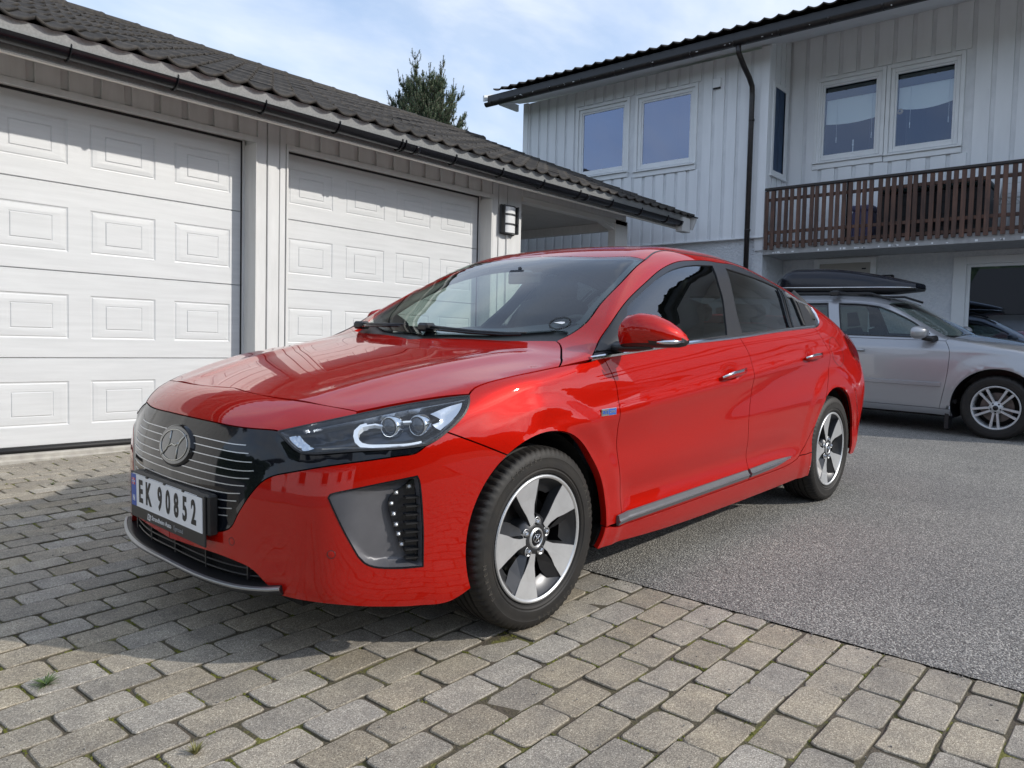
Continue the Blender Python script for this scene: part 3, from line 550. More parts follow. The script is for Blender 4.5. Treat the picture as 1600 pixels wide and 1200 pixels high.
def paver_mat():
    m=bpy.data.materials.new('concrete_paver'); m.use_nodes=True; t=m.node_tree; b=t.nodes['Principled BSDF']; l=t.links.new
    ge=N(t,'ShaderNodeNewGeometry'); tcn=N(t,'ShaderNodeTexCoord')
    vo=N(t,'ShaderNodeTexVoronoi',inp={'Scale':420.0}); l(ge.outputs['Position'],vo.inputs[0]); sp=N(t,'ShaderNodeSeparateColor'); l(vo.outputs['Color'],sp.inputs[0])
    rp=N(t,'ShaderNodeValToRGB'); e=rp.color_ramp.elements; e[0].color=(.160,.134,.101,1); e[1].color=(.66,.59,.46,1); q=e.new(.42); q.color=(.305,.265,.203,1); q=e.new(.85); q.color=(.385,.338,.262,1); l(sp.outputs[0],rp.inputs[0])
    n=N(t,'ShaderNodeTexNoise',inp={'Scale':9.0,'Detail':7,'Roughness':.65}); l(ge.outputs['Position'],n.inputs[0]); r2=N(t,'ShaderNodeValToRGB'); r2.color_ramp.elements[0].position=.3; r2.color_ramp.elements[1].position=.7; r2.color_ramp.elements[0].color=(.70,.70,.71,1); r2.color_ramp.elements[1].color=(1.12,1.10,1.04,1); l(n.outputs[0],r2.inputs[0])
    mm=N(t,'ShaderNodeMix',data_type='RGBA',blend_type='MULTIPLY',inp={0:1.0}); l(rp.outputs[0],mm.inputs[6]); l(r2.outputs[0],mm.inputs[7])
    oi=N(t,'ShaderNodeObjectInfo'); hs=N(t,'ShaderNodeHueSaturation'); ma=N(t,'ShaderNodeMath',operation='MULTIPLY_ADD',inp={1:.30,2:.86}); l(oi.outputs['Random'],ma.inputs[0]); l(ma.outputs[0],hs.inputs['Value'])
    m2=N(t,'ShaderNodeMath',operation='MULTIPLY',inp={1:7.31}); m3=N(t,'ShaderNodeMath',operation='FRACT'); m4=N(t,'ShaderNodeMath',operation='MULTIPLY_ADD',inp={1:.4,2:.62}); l(oi.outputs['Random'],m2.inputs[0]); l(m2.outputs[0],m3.inputs[0]); l(m3.outputs[0],m4.inputs[0]); l(m4.outputs[0],hs.inputs['Saturation']); l(mm.outputs[2],hs.inputs['Color'])
    # dirt and moss on the flanks of each stone
    sx=N(t,'ShaderNodeSeparateXYZ'); l(tcn.outputs['Object'],sx.inputs[0]); mr=N(t,'ShaderNodeMapRange',inp={1:-.0042,2:-.0008}); l(sx.outputs[2],mr.inputs[0]); mx=N(t,'ShaderNodeMix',data_type='RGBA',inp={6:(.10,.085,.058,1)}); l(mr.outputs[0],mx.inputs[0]); l(hs.outputs[0],mx.inputs[7]); l(mx.outputs[2],b.inputs['Base Color'])
    b.inputs['Roughness'].default_value=.88
    bp=N(t,'ShaderNodeBump',inp={'Strength':.55,'Distance':.0018}); l(vo.outputs['Distance'],bp.inputs['Height']); n3=N(t,'ShaderNodeTexNoise',inp={'Scale':55.0,'Detail':5}); l(ge.outputs['Position'],n3.inputs[0]); b2=N(t,'ShaderNodeBump',inp={'Strength':.5,'Distance':.003}); l(n3.outputs[0],b2.inputs['Height']); l(bp.outputs[0],b2.inputs['Normal']); l(b2.outputs[0],b.inputs['Normal']); return m
PAV=paver_mat()
PL,PW=.2045,.1275
def paver_geo(L_,W_,seed,cut=None):
    rr=random.Random(seed); hl_,hw_=L_/2,W_/2; ol=[]; c=.017
    for (sx_,sy_) in ((1,1),(-1,1),(-1,-1),(1,-1)):
        c1=c*rr.uniform(.5,1.5); c2=c*rr.uniform(.5,1.4); X,Y=hl_*sx_,hw_*sy_
        pts=[(X,Y-sy_*c2),(X-sx_*c1*.32,Y-sy_*c2*.30),(X-sx_*c1,Y)]
        if sx_*sy_<0: pts=pts[::-1]
        ol+=pts
        # one irregular point along the following long edge
        if sy_==sx_: ol.append((X-sx_*L_*rr.uniform(.35,.65),Y+rr.uniform(-.0036,.0012)*sy_))
    ol=[(x+rr.uniform(-.0019,.0019),y+rr.uniform(-.0019,.0019)) for x,y in ol]
    n=len(ol); V=[(x*.985-.0018*math.copysign(1,x)*1,y*.975-.0018*math.copysign(1,y),0+rr.uniform(-.0004,.0004)) for x,y in ol]+[(x,y,-.0032) for x,y in ol]+[(x*1.004,y*1.004,-.028) for x,y in ol]
    F=[tuple(range(n))]+[(k*n+i,k*n+n+i,k*n+n+(i+1)%n,k*n+(i+1)%n) for k in range(2) for i in range(n)]
    return V,F
GL,GW=.0085,.0085
variants=[]
for s in range(14):
    b=MB(); V,F=paver_geo(PL-.0055-random.uniform(0,.005),PW-.0045-random.uniform(0,.004),100+s); b.add(V,F); b.sm=[i>0 and i<=len(V)//3 for i in range(len(F))]
    me=bpy.data.meshes.new('paver'); me.from_pydata(b.v,[],b.f); me.materials.append(PAV); me.update(); variants.append((me,V,F))
exv=Vector((1,0,-NX/NZ)).normalized(); nrm=Vector((NX,NY,NZ)).normalized(); eyv=nrm.cross(exv)
GB=Matrix(((exv.x,eyv.x,nrm.x),(exv.y,eyv.y,nrm.y),(exv.z,eyv.z,nrm.z)))
cand=[]
ny=int((5.4+3.40)/PW)
for j in range(ny):
    y=-3.40+PW*(j+.5)
    # rows run almost along the garage; the far ones lean a little
    lean=-.10*sst(-.2,-1.6,y) if False else 0
    x0=-.594+PL*(.5 if j%2 else 0)+random.uniform(-.006,.006)*(1 if j%2 else 0)
    if j%2: cand.append((-.594+PL*.25,y,PL*.5-.0))
    x=x0+PL/2
    while x<4.5:
        cand.append((x,y,PL)); x+=PL
seen=[];rest=[]
for (x,y,L_) in cand:
    z=gz(x,y)
    # bands: rows drift slightly, so that joints are not ruled lines
    x2=x+(.006*math.sin(y*3.1)+random.uniform(-.0016,.0016) if x>-.45 else 0); y2=y+.007*math.sin(x*1.9+y*.7)+random.uniform(-.0012,.0012)
    pr=project((x2,y2,z)); s=0
    if pr and -40<pr[0]<1640 and pr[1]<1240 and pr[1]>600: s=1/pr[2]**2
    # stones under the car or hidden behind it count less
    if pr and -.9<y2<.86 and x2<.62: s*=.05
    if pr and y2<-.9 and x2<.45: s*=.08
    (seen if s>0 else rest).append((s,x2,y2,z,L_))
seen.sort(reverse=True)
paving=bpy.data.objects.new('paving',None); COL.objects.link(paving); paving['kind']='structure'
bed.parent=paving
for i,(s,x,y,z,L_) in enumerate(seen[:296]):
    me,_,_=variants[random.randrange(len(variants))]
    o=bpy.data.objects.new('paver',me); link(o,paving)
    Mx=(GB@Euler((random.gauss(0,.012),random.gauss(0,.010),random.gauss(0,.012)+(math.pi if random.random()<.5 else 0))).to_matrix()).to_4x4()
    if L_<PL*.9: Mx=Mx@Matrix.Scale(L_/PL,4,(1,0,0))
    Mx.translation=Vector((x,y,z+random.gauss(0,.0017))); o.matrix_world=Mx
def far_pavers(lst,name):
    b=MB()
    for (s,x,y,z,L_) in lst:
        me,V,F=variants[random.randrange(len(variants))]
        Mx=(GB@Euler((random.gauss(0,.008),random.gauss(0,.006),random.gauss(0,.008))).to_matrix()).to_4x4()
        if L_<PL*.9: Mx=Mx@Matrix.Scale(L_/PL,4,(1,0,0))
        Mx.translation=Vector((x,y,z+random.gauss(0,.0012))); b.add(V,F,M=Mx)
    o=b.build(name,PAV,paving,fix=False); o['kind']='stuff'
# the merged rest sits low in its own z, so give it the plain top colour through a second material
PAV2=PAV.copy(); PAV2.name='concrete_paver_far'
for nd in PAV2.node_tree.nodes:
    if nd.type=='MIX' and nd.blend_type=='MIX':
        for lk in list(PAV2.node_tree.links):
            if lk.to_node==nd and lk.to_socket==nd.inputs[0]: PAV2.node_tree.links.remove(lk)
        nd.inputs[0].default_value=1
_p=PAV; PAV=PAV2; far_pavers(seen[296:]+rest,'far_pavers'); PAV=_p
# moss cushions and crumbs in the joints
b=MB(); rr=random.Random(5)
mossm=mat('moss',(.070,.080,.010),.95,col2=(.15,.15,.02),vscale=30,bump=1,bscale=300,bdist=.003)
for (s,x,y,z,L_) in seen[:420]:
    if s<=0: continue
    for _ in range(rr.choice((0,1,2,3,4))):
        end=rr.random()<.75
        t=rr.uniform(-.5,.5)
        if end: px_,py_=x+L_/2,y+t*PW
        else: px_,py_=x+t*L_,y+PW/2
        if noise.noise(Vector((px_*1.7,py_*1.7,3)))<-.12 and rr.random()<.8: continue
        for q in range(rr.randint(4,12)):
            d=rr.gauss(0,.011); cx,cy=(px_+rr.gauss(0,.003),py_+d) if end else (px_+d,py_+rr.gauss(0,.0025)); r=rr.uniform(.0018,.0044); n=6; i0=len(b.v)
            zz=gz(cx,cy)-.0035
            b.v.append((cx,cy,zz+r*1.0)); b.v+=[(cx+r*math.cos(2*math.pi*k/n+q),cy+r*math.sin(2*math.pi*k/n+q),zz-.001) for k in range(n)]
            for k in range(n): b.f.append((i0,i0+1+k,i0+1+(k+1)%n)); b.m.append(0); b.sm.append(True)
o=b.build('joint_moss',mossm,None,fix=False); o['kind']='stuff'; tag(o,'yellow-green moss growing in the joints between the paving stones','moss')
# loose grit
b=MB()
for _ in range(2600):
    cx,cy=rr.uniform(-.6,2.2),rr.uniform(-3.3,2.6)
    if rr.random()<.6: cx=-.60+rr.gauss(0,.035)
    r=rr.uniform(.0008,.0024); b.obb((cx,cy,gz(cx,cy)+r*.6),(1,rr.random(),0),(-rr.random(),1,0),(0,0,1),r,r*rr.uniform(.6,1),r*.7)
o=b.build('grit',mat('grit_stone',(.22,.21,.19),.9,objvar=0,var=.5,vscale=500),None,fix=False); o['kind']='stuff'; tag(o,'fine grit lying loose over the paving and along the asphalt edge','grit')
# weeds in the joints
GRN=mat('weed_leaf',(.075,.12,.03),.6,var=.3,vscale=60); YGR=mat('dry_grass',(.20,.19,.06),.7,var=.3,vscale=60)
def weed(px,label,n,h,mt,spread=1.0,group=None):
    d=CF+CR*((px[0]-800)/1210)-CU*((px[1]-600)/1210); t=-(CAM.dot(nrm))/d.dot(nrm); p=CAM+d*t
    b=MB(); r_=random.Random(int(px[0]))
    for i in range(n):
        a=r_.uniform(0,2*math.pi); L_=h*r_.uniform(.5,1.1); out_=spread*r_.uniform(.4,1.1); w_=.0014*r_.uniform(.7,1.3); s=[]
        for k in range(5):
            q=k/4; rad=L_*out_*q; zz=L_*(q-.55*q*q*out_)*.9
            s.append(Vector((rad*math.cos(a),rad*math.sin(a),max(zz,.001))))
        nv=Vector((-math.sin(a),math.cos(a),0))
        for k in range(4):
            w0=w_*(1-.8*k/4)*(1+1.2*math.sin(k)); w1=w_*(1-.8*(k+1)/4)*(1+1.2*math.sin(k+1))
            b.quad(s[k]-nv*w0,s[k]+nv*w0,s[k+1]+nv*w1,s[k+1]-nv*w1)
    o=b.build('weed',mt,None,loc=p-nrm*.004,fix=False); tag(o,label,'weed',group)
weed((72,1070),'green rosette weed in a joint near the left edge of the paving',60,.050,GRN,1.3)
weed((305,1178),'small yellow-green grass tuft in a joint at the bottom of the paving',46,.045,YGR,.7)
weed((82,757),'tiny grass sprout in a paving joint in front of the left garage door',18,.035,GRN,.9)
weed((10,757),'pale moss-like sprout at the far left paving joint by the garage',18,.022,YGR,.9)
# broken dark stick lying in a gap where a stone has chipped

# ---------------------------------------------------------------- garage
WH=mat('door_white',(.585,.595,.60),.38,var=.05,vscale=2.5,bump=.45,bscale=26,stretch=(1,1,14),bdist=.0012,rvar=.12)
PAINTW=mat('painted_timber',(.60,.595,.575),.62,var=.05,vscale=5,stretch=(4,4,.6),bump=.35,bscale=40,bdist=.0012,col2=(.66,.655,.64))
PAINTG=mat('painted_timber_worn',(.58,.58,.57),.65,vscale=3,stretch=(3,3,.8),col2=(.66,.66,.65),bump=.5,bscale=30,bdist=.0015)
SEAL=mat('rubber_seal',(.008,.008,.009),.6)
GUT=mat('black_gutter_plastic',(.006,.006,.008),.22,var=.2,vscale=30)
ZINC=mat('galvanised_flashing',(.40,.41,.41),.5,metal=.55,var=.14,vscale=70,bump=.1,bscale=200,bdist=.0004)
TILE=mat('concrete_roof_tile',(.026,.024,.023),.88,vscale=24,col2=(.060,.052,.043),bump=.9,bscale=150,bdist=.003,objvar=.22,detail=8)
CONC=mat('concrete',(.33,.31,.28),.9,vscale=14,col2=(.46,.44,.39),bump=.7,bscale=90,bdist=.003)
garage=empty('garage','white timber double garage with black ribbed tile roof and an open carport end','garage',(-1.6,-3.5,0))
def gp(name): return garage
WY=-3.32
def inG(o): 
    o.parent=garage; o.matrix_parent_inverse=garage.matrix_world.inverted() if False else Matrix.Translation((1.6,3.5,0)); return o
doors=[(-1.40,1.13),(-4.29,-1.745)]
# back boards and vertical cladding
b=MB(); 
zt=2.59
def wallseg(x0,x1,z0,z1): b.box(x0,x1,-3.60,WY-.024,z0,z1)
wallseg(1.17,4.2,-.1,2.9); wallseg(-1.706,-1.435,-.05,2.9); wallseg(-4.83,-4.335,-.05,2.9); wallseg(-1.435,1.17,2.615,2.9); wallseg(-4.335,-1.706,2.615,2.9)
inG(b.build('wall',PAINTG))
b=MB(); b.add([(-4.83,-3.60,-.05),(-4.83,-3.60,2.86),(-4.83,-7.0,4.26),(-4.83,-10.4,2.86),(-4.83,-10.4,-.05)],[(0,1,2,3,4)]); b.box(-4.83,4.2,-10.5,-10.4,-.05,2.8); inG(b.build('side_wall',PAINTG))
def board(x0,x1,z0,z1,y=WY,th=.022,mt=PAINTW):
    b=MB(); b.box(x0,x1,y-th,y,z0,z1,.003); return inG(b.build('cladding_board',mt))
# boards above the doors, 0.21 m pitch
for d0,d1 in doors:
    x=d0-.03
    k=0
    while x<min(d1+.03,1.25):
        x1=min(x+.158,d1+.04); 
        if x1-x>.04: board(x,x1,2.603,2.84)
        x+=.2105
for (x0,x1) in ((-1.704,-1.650),(-1.643,-1.535),(-1.522,-1.437)): board(x0,x1,.03,2.90,mt=PAINTG)
for (x0,x1) in ((-4.83,-4.585),(-4.575,-4.44),(-4.425,-4.337)): board(x0,x1,.1,2.90,mt=PAINTG)
x=1.19
while x<4.1: board(x,x+.158,-.05,2.9); x+=.2105
# header drip boards and reveals
for d0,d1 in doors:
    b=MB(); b.add([(d0-.035,WY+.012,2.600),(d1+.035,WY+.012,2.600),(d1+.035,WY+.012,2.556),(d0-.035,WY+.012,2.556),(d0-.035,-3.49,2.640),(d1+.035,-3.49,2.640),(d1+.035,-3.49,2.598),(d0-.035,-3.49,2.598)],[(0,1,2,3),(0,4,5,1),(3,2,6,7),(1,5,6,2),(0,3,7,4)]); inG(b.build('door_header',PAINTW))
    for x0,x1 in ((d0-.036,d0-.018),(d1+.018,d1+.036)):
        b=MB(); b.box(x0,x1,-3.50,WY+.010,.10,2.555,.002); inG(b.build('door_reveal',PAINTW))
    b=MB(); b.box(d0-.018,d0-.0,-3.515,-3.485,.10,2.60); b.box(d1+.0,d1+.018,-3.515,-3.485,.10,2.60); b.box(d0-.018,d1+.018,-3.515,-3.485,2.592,2.612); inG(b.build('door_frame',PAINTG))
    b=MB(); b.box(d0-.001,d0+.010,-3.500,-3.492,.15,2.592); b.box(d1-.010,d1+.001,-3.500,-3.492,.15,2.592); b.box(d0,d1,-3.500,-3.490,2.575,2.593); b.tube([(d0,-3.492,.146),(d1,-3.492,.146)],.020,8); inG(b.build('door_seal',SEAL))
# sectional doors: pressed double rectangles
def section(x0,x1,z0,z1,cols,rows,y):
    """one door section with raised-and-fielded rectangles as relief"""
    b=MB(); th=.03
    xs=[x0]+[v for c in cols for v in c]+[x1]; zs=[z0,rows[0],rows[1],z1]
    for i in range(len(xs)-1):
        for j in range(3):
            a0,a1,c0,c1=xs[i],xs[i+1],zs[j],zs[j+1]
            if i%2==1 and j==1:
                prof=[(0,0),(.006,-.0045),(.012,-.0060),(.020,-.0022),(.050,-.0008),(.052,-.0008)]
                w,h=a1-a0,c1-c0; ins2=.105; inz=.072
                loops=[[(a0+d,y+o,c0+d),(a1-d,y+o,c0+d),(a1-d,y+o,c1-d),(a0+d,y+o,c1-d)] for d,o in prof]
                for (dx,dz,o) in ((ins2-.004,inz-.004,-.0012),(ins2+.001,inz+.001,-.0040),(ins2+.008,inz+.007,.0010)):
                    loops.append([(a0+dx,y+o,c0+dz),(a1-dx,y+o,c0+dz),(a1-dx,y+o,c1-dz),(a0+dx,y+o,c1-dz)])
                i0=len(b.v)
                for lp in loops: b.v+=lp
                for k in range(len(loops)-1):
                    for q in range(4): b.f.append((i0+k*4+q,i0+k*4+(q+1)%4,i0+k*4+4+(q+1)%4,i0+k*4+4+q)); b.m.append(0); b.sm.append(False)
                k=len(loops)-1; b.f.append(tuple(i0+k*4+q for q in range(4))); b.m.append(0); b.sm.append(False)
            else: b.quad((a0,y,c0),(a1,y,c0),(a1,y,c1),(a0,y,c1))
    e=.006
    b.quad((x0,y,z1),(x1,y,z1),(x1,y-e,z1+e*.8),(x0,y-e,z1+e*.8)); b.quad((x0,y,z0),(x1,y,z0),(x1,y-e,z0-e*.8),(x0,y-e,z0-e*.8))
    b.quad((x0,y-e,z0-e),(x1,y-e,z0-e),(x1,y-th,z0-e),(x0,y-th,z0-e)); b.quad((x0,y-e,z1+e),(x1,y-e,z1+e),(x1,y-th,z1+e),(x0,y-th,z1+e))
    b.quad((x0,y-th,z0-e),(x1,y-th,z0-e),(x1,y-th,z1+e),(x0,y-th,z1+e))
    b.quad((x0,y,z0),(x0,y,z1),(x0,y-th,z1),(x0,y-th,z0)); b.quad((x1,y,z0),(x1,y,z1),(x1,y-th,z1),(x1,y-th,z0))
    return b
for di,(d0,d1) in enumerate(doors):
    dr=bpy.data.objects.new('garage_door',None); link(dr); inG(dr)
    pit=.618; cw=.472; m=(d1-d0-3*pit-cw)/2; cols=[(d0+m+i*pit,d0+m+i*pit+cw) for i in range(4)]
    zz=[.165,.780,1.393,2.006,2.580]
    for k in range(4):
        z0,z1=zz[k]+.0065,zz[k+1]-.0065; c=.145
        o=section(d0+.004,d1-.004,z0,z1,cols,(z0+.13,z0+.13+.315),-3.5).build('door_section',WH,dr,fix=False)
        o.matrix_parent_inverse=Matrix.Identity(4); 
        bm=bmesh.new(); bm.from_mesh(o.data); bmesh.ops.recalc_face_normals(bm,faces=bm.faces); bm.to_mesh(o.data); bm.free()
# sills
for d0,d1 in doors:
    b=MB(); b.box(d0-.05,d1+.05,-3.60,-3.435,-.1,.126,.01); inG(b.build('door_sill',CONC))
b=MB(); b.box(-4.86,4.2,-3.62,-3.425,-.1,.095,.012); inG(b.build('plinth',CONC))
# eave: fascia, white edge, gutter with brackets
EX0,EX1=-8.05,4.2
b=MB(); b.box(EX0,EX1,-2.985,-2.960,2.655,2.80); inG(b.build('fascia',ZINC))
b=MB(); b.box(EX0,EX1,-2.990,-2.955,2.640,2.652); inG(b.build('soffit_edge',mat('soffit_edge_white',(.72,.69,.63),.5)))
b=MB(); b.add([(EX0,-2.987,2.80),(EX1,-2.987,2.80),(EX1,-3.6,2.835),(EX0,-3.6,2.835)],[(0,1,2,3)]); inG(b.build('soffit',PAINTG))
b=MB(); b.add([(EX0,-2.869,2.826),(EX1,-2.869,2.826),(EX1,-2.898,2.735),(EX0,-2.898,2.735),(EX0,-2.958,2.70),(EX1,-2.958,2.70)],[(0,1,2,3),(3,2,5,4)]); inG(b.build('eave_flashing',ZINC))
gpf=[(-.062,.0)]+[(-.060*math.cos(a),-.062*math.sin(a)) for a in [math.pi*i/10 for i in range(1,10)]]+[(.060,0),(.066,.006),(.060,.010),(.054,.0)]+[(.054*math.cos(a),-.056*math.sin(a)) for a in [math.pi*i/10 for i in range(1,10)]]
b=MB(); b.tube([(4.2,-2.895,2.737),(-7.78,-2.895,2.734)],1,prof=[(-a,c) for a,c in gpf],up=(0,0,1)); inG(b.build('gutter',GUT,auto=50))
b=MB(); b.tube([(-7.74,-2.895,2.734),(-7.79,-2.895,2.734)],1,prof=[(.066*math.cos(a),-.066*math.sin(a)) for a in [math.pi*i/10 for i in range(11)]],up=(0,0,1)); inG(b.build('gutter_end',GUT))
x=.15
brs=[.79+.0]+[.155-.683*i for i in range(12)]+[-2.62]
for x in brs:
    if x<-7.7: continue
    b=MB(); b.tube([(x,-2.957,2.757),(x,-2.957,2.734)]+[(x,-2.895-.067*math.cos(a),2.737-.068*math.sin(a)) for a in [math.pi*i/8 for i in range(9)]]+[(x,-2.826,2.744),(x,-2.838,2.752)],1,prof=[(-.011,-.0018),(-.011,.0018),(.011,.0018),(.011,-.0018)]); inG(b.build('gutter_bracket',GUT))
for x in (-2.75,-5.45):
    b=MB(); b.tube([(x,-2.895,2.735),(x-.055,-2.895,2.735)],1,prof=[(.0665*math.cos(a),-.0685*math.sin(a)) for a in [math.pi*i/12 for i in range(13)]]+[(.063*math.cos(a),-.065*math.sin(a)) for a in [math.pi*(12-i)/12 for i in range(13)]],up=(0,0,1)); inG(b.build('gutter_joint',GUT))
# roof tiles, double wave, lifted rows
SL=math.atan(.413); cs_r,sn_r=math.cos(SL),math.sin(SL)
TW,TL=.402,.345
def tile_mesh(name,w=TW,l=.375,waves=2,nx=20):
    V=[];F=[]; t=.013
    for j,(s_,dz) in enumerate(((0,0),(l,-.022))):
        for i in range(nx+1):
            u=i/nx; f_=(waves*u)%1.0 if i<nx else 0; h=.036*abs(2*f_-1)**1.9
            V.append((u*w,s_,h+dz+.036))
    n=nx+1
    F+=[(i,i+1,n+i+1,n+i) for i in range(nx)]
    # scalloped nose: thick rounded front edge
    V+=[(v[0],v[1]-.006,v[2]-.006) for v in V[:n]]; V+=[(v[0],v[1]-.004,v[2]-.022) for v in V[:n]]; V+=[(v[0],v[1]+.03,v[2]-.022) for v in V[:n]]
    F+=[(2*n+i,2*n+i+1,i+1,i) for i in range(nx)]+[(3*n+i,3*n+i+1,2*n+i+1,2*n+i) for i in range(nx)]+[(4*n+i,4*n+i+1,3*n+i+1,3*n+i) for i in range(nx)]
    me=bpy.data.meshes.new(name); me.from_pydata(V,[],F); me.materials.append(TILE); me.polygons.foreach_set('use_smooth',[True]*len(F)); me.update(); return me,V,F
tme,tV,tF=tile_mesh('roof_tile')
roof=bpy.data.objects.new('roof',None); link(roof); inG(roof)
rb_=Matrix(((-1,0,0,0),(0,-cs_r,sn_r*0,0),(0,0,0,0),(0,0,0,0)))
def tile_M(x,srow):
    # local x -> -X, local y -> up the slope (towards -Y), local z -> roof normal
    ex=Vector((-1,0,0)); ey=Vector((0,-cs_r,sn_r)); ez=ex.cross(ey)
    if ez.z<0: ez=-ez; ex=-ex
    p=Vector((x,-2.852,2.800))+ey*srow
    m=Matrix(((ex.x,ey.x,ez.x,p.x),(ex.y,ey.y,ez.y,p.y),(ex.z,ey.z,ez.z,p.z),(0,0,0,1))); return m
rows=13; cols_=int((1.35+8.05)/TW)+1
lst=[]
for r in range(rows):
    for c in range(31):
        x=4.02-c*TW if False else 4.0-.03-c*TW
        if x<-8.06: continue
        m=tile_M(x,r*TL); p=m.translation; pr=project((p.x-.2,p.y,p.z)); 
        vis=pr is not None and -60<pr[0]<1700 and pr[1]>-60
        lst.append(((0 if vis else 1),r,x,m))
lst.sort(key=lambda q:(q[0],q[1]))
n_in=0; b=MB(); mod=b
for v_,r,x,m in lst:
    m=m@Matrix.Translation((0,random.gauss(0,.002),random.gauss(0,.0015)))@Matrix.Rotation(random.gauss(0,.004),4,'Z')
    if v_==0 and n_in<270:
        o=bpy.data.objects.new('roof_tile',tme); link(o,roof); o.matrix_local=m; n_in+=1
    else: b.add(tV,tF,smooth=True,M=m)
o=b.build('far_roof_tiles',TILE,roof,fix=False); o['kind']='stuff'
# ridge caps, verge, deck
RY,RZ=-2.862-cs_r*rows*TL,2.812+sn_r*rows*TL
b=MB(); n=10; L_=.42
V=[];F=[]
for s_,k_ in ((0,1.0),(.03,1.06),(.05,1.0),(L_,.92)):
    for i in range(n+1): a=math.pi*i/n; V.append((s_,.105*k_*math.cos(a),.085*k_*math.sin(a)**.8 if math.sin(a)>0 else 0))
for k in range(3):
    for i in range(n): F.append((k*(n+1)+i,k*(n+1)+i+1,(k+1)*(n+1)+i+1,(k+1)*(n+1)+i))
F.append(tuple(range(n+1)))
rme=bpy.data.meshes.new('ridge_tile'); rme.from_pydata(V,[],F); rme.materials.append(TILE); rme.polygons.foreach_set('use_smooth',[True]*(len(F)-1)+[False]); rme.update()
x=-8.10
while x<3.8:
    o=bpy.data.objects.new('ridge_tile',rme); link(o,roof); o.matrix_local=Matrix.Translation((x,RY-.02,RZ+.015)); x+=.40
b=MB(); b.add([(EX0,-2.98,2.79),(EX1,-2.98,2.79),(EX1,RY,RZ-.04),(EX0,RY,RZ-.04),(EX0,RY-4.4,2.85),(EX1,RY-4.4,2.85)],[(0,1,2,3),(3,2,5,4)]); inG(b.build('roof_deck',mat('roof_underlay',(.02,.02,.02),.9)))
# verge boards at the carport end
ey=Vector((0,-cs_r,sn_r)); V=[]
for off_,hh in ((0,0),):
    p0=Vector((EX0-.01,-2.80,2.735)); 
b=MB(); q0=Vector((EX0-.03,-2.84,2.64)); q1=q0+ey*4.75; up=Vector((0,sn_r,cs_r))*.17
b.add([tuple(q0),tuple(q1),tuple(q1+up),tuple(q0+up),tuple(q0+Vector((.03,0,0))),tuple(q1+Vector((.03,0,0))),tuple(q1+up+Vector((.03,0,0))),tuple(q0+up+Vector((.03,0,0)))],[(0,1,2,3),(4,7,6,5),(0,3,7,4),(3,2,6,7),(0,4,5,1)]); inG(b.build('verge_board',PAINTW))
b=MB(); b.box(-8.02,-7.80,-2.962,-2.850,2.60,2.80,.004); inG(b.build('eave_end_box',PAINTW))
b=MB(); q0=q0+Vector((-.012,0,0))+up*1.02; q1=q1+Vector((-.012,0,0))+up*1.02; t_=Vector((.08,0,0)); d_=up*.12
b.add([tuple(q0),tuple(q1),tuple(q1+t_),tuple(q0+t_),tuple(q0+d_),tuple(q1+d_),tuple(q1+t_+d_),tuple(q0+t_+d_)],[(0,1,2,3),(4,7,6,5),(0,4,5,1),(3,2,6,7),(0,3,7,4)]); inG(b.build('verge_flashing',GUT))
# carport: front beam, far beam, post, ceiling boards, brace
b=MB(); b.box(-7.06,-4.83,-3.40,-3.315,2.66,2.92,.003); inG(b.build('carport_beam',PAINTW))
b=MB(); b.box(-7.06,-4.83,-3.415,-3.30,2.598,2.660,.004); inG(b.build('carport_beam_edge',mat('pale_timber',(.66,.65,.62),.55)))  # lower edge strip in a paler timber tone than the beam
b=MB(); b.box(-7.08,-6.78,-3.42,-3.30,-.1,2.66,.004); inG(b.build('carport_post',PAINTW))
b=MB(); b.add([(-6.48,-3.41,2.60),(-6.78,-3.41,2.52),(-6.78,-3.41,2.60),(-6.48,-3.31,2.60),(-6.78,-3.31,2.52),(-6.78,-3.31,2.60)],[(0,1,2),(3,5,4),(0,3,4,1)]); inG(b.build('beam_brace',PAINTW))
b=MB(); b.box(-7.06,-6.98,-7.5,-3.42,2.55,2.75,.003); inG(b.build('carport_beam',PAINTW))
b=MB(); b.box(-7.06,-6.80,-7.6,-7.4,-.1,2.6,.004); inG(b.build('carport_post',PAINTW))
CEI=mat('ceiling_board',(.50,.48,.45),.6,var=.05,vscale=6)
y=-3.43
while y>-7.4:
    b=MB(); b.box(-6.97,-4.84,y-.112,y,2.665,2.685,.002); inG(b.build('ceiling_board',CEI)); y-=.120
b=MB(); b.box(-6.97,-4.84,-7.5,-3.42,2.69,2.70); inG(b.build('ceiling_back',PAINTG))
# wall lamp: thing of its own
lamp=empty('wall_lamp','grey wall lamp with three white glass bands beside the right garage door','lamp',(-4.567,-3.32,2.35))
b=MB(); b.box(-.130,.130,.0,.030,-.165,.165,.012); b.build('back_plate',mat('lamp_grey',(.045,.047,.05),.4,metal=.5),lamp)
LG=mat('opal_glass',(.74,.75,.75),.2,coat=.5)
def halfcyl(z0,z1,r,mt,nm,k=1.0,cap=False):
    b=MB(); n=14; V=[(r*k*math.cos(math.pi*i/n),.028+r*.62*math.sin(math.pi*i/n),z) for z in (z0,z1) for i in range(n+1)]; F=[(i,i+1,n+2+i,n+1+i) for i in range(n)]; F+= [tuple(range(n+1)),tuple(range(n+1,2*n+2))]; b.add(V,F,smooth=False); b.build(nm,mt,lamp)
for z0,z1 in ((-.148,-.062),(-.042,.045),(.065,.140)): halfcyl(z0,z1,.098,LG,'lamp_glass')
LGm=bpy.data.materials['lamp_grey']
for z0,z1 in ((-.062,-.042),(.045,.065),(.140,.152),(-.158,-.148)): halfcyl(z0,z1,.106,LGm,'lamp_band')
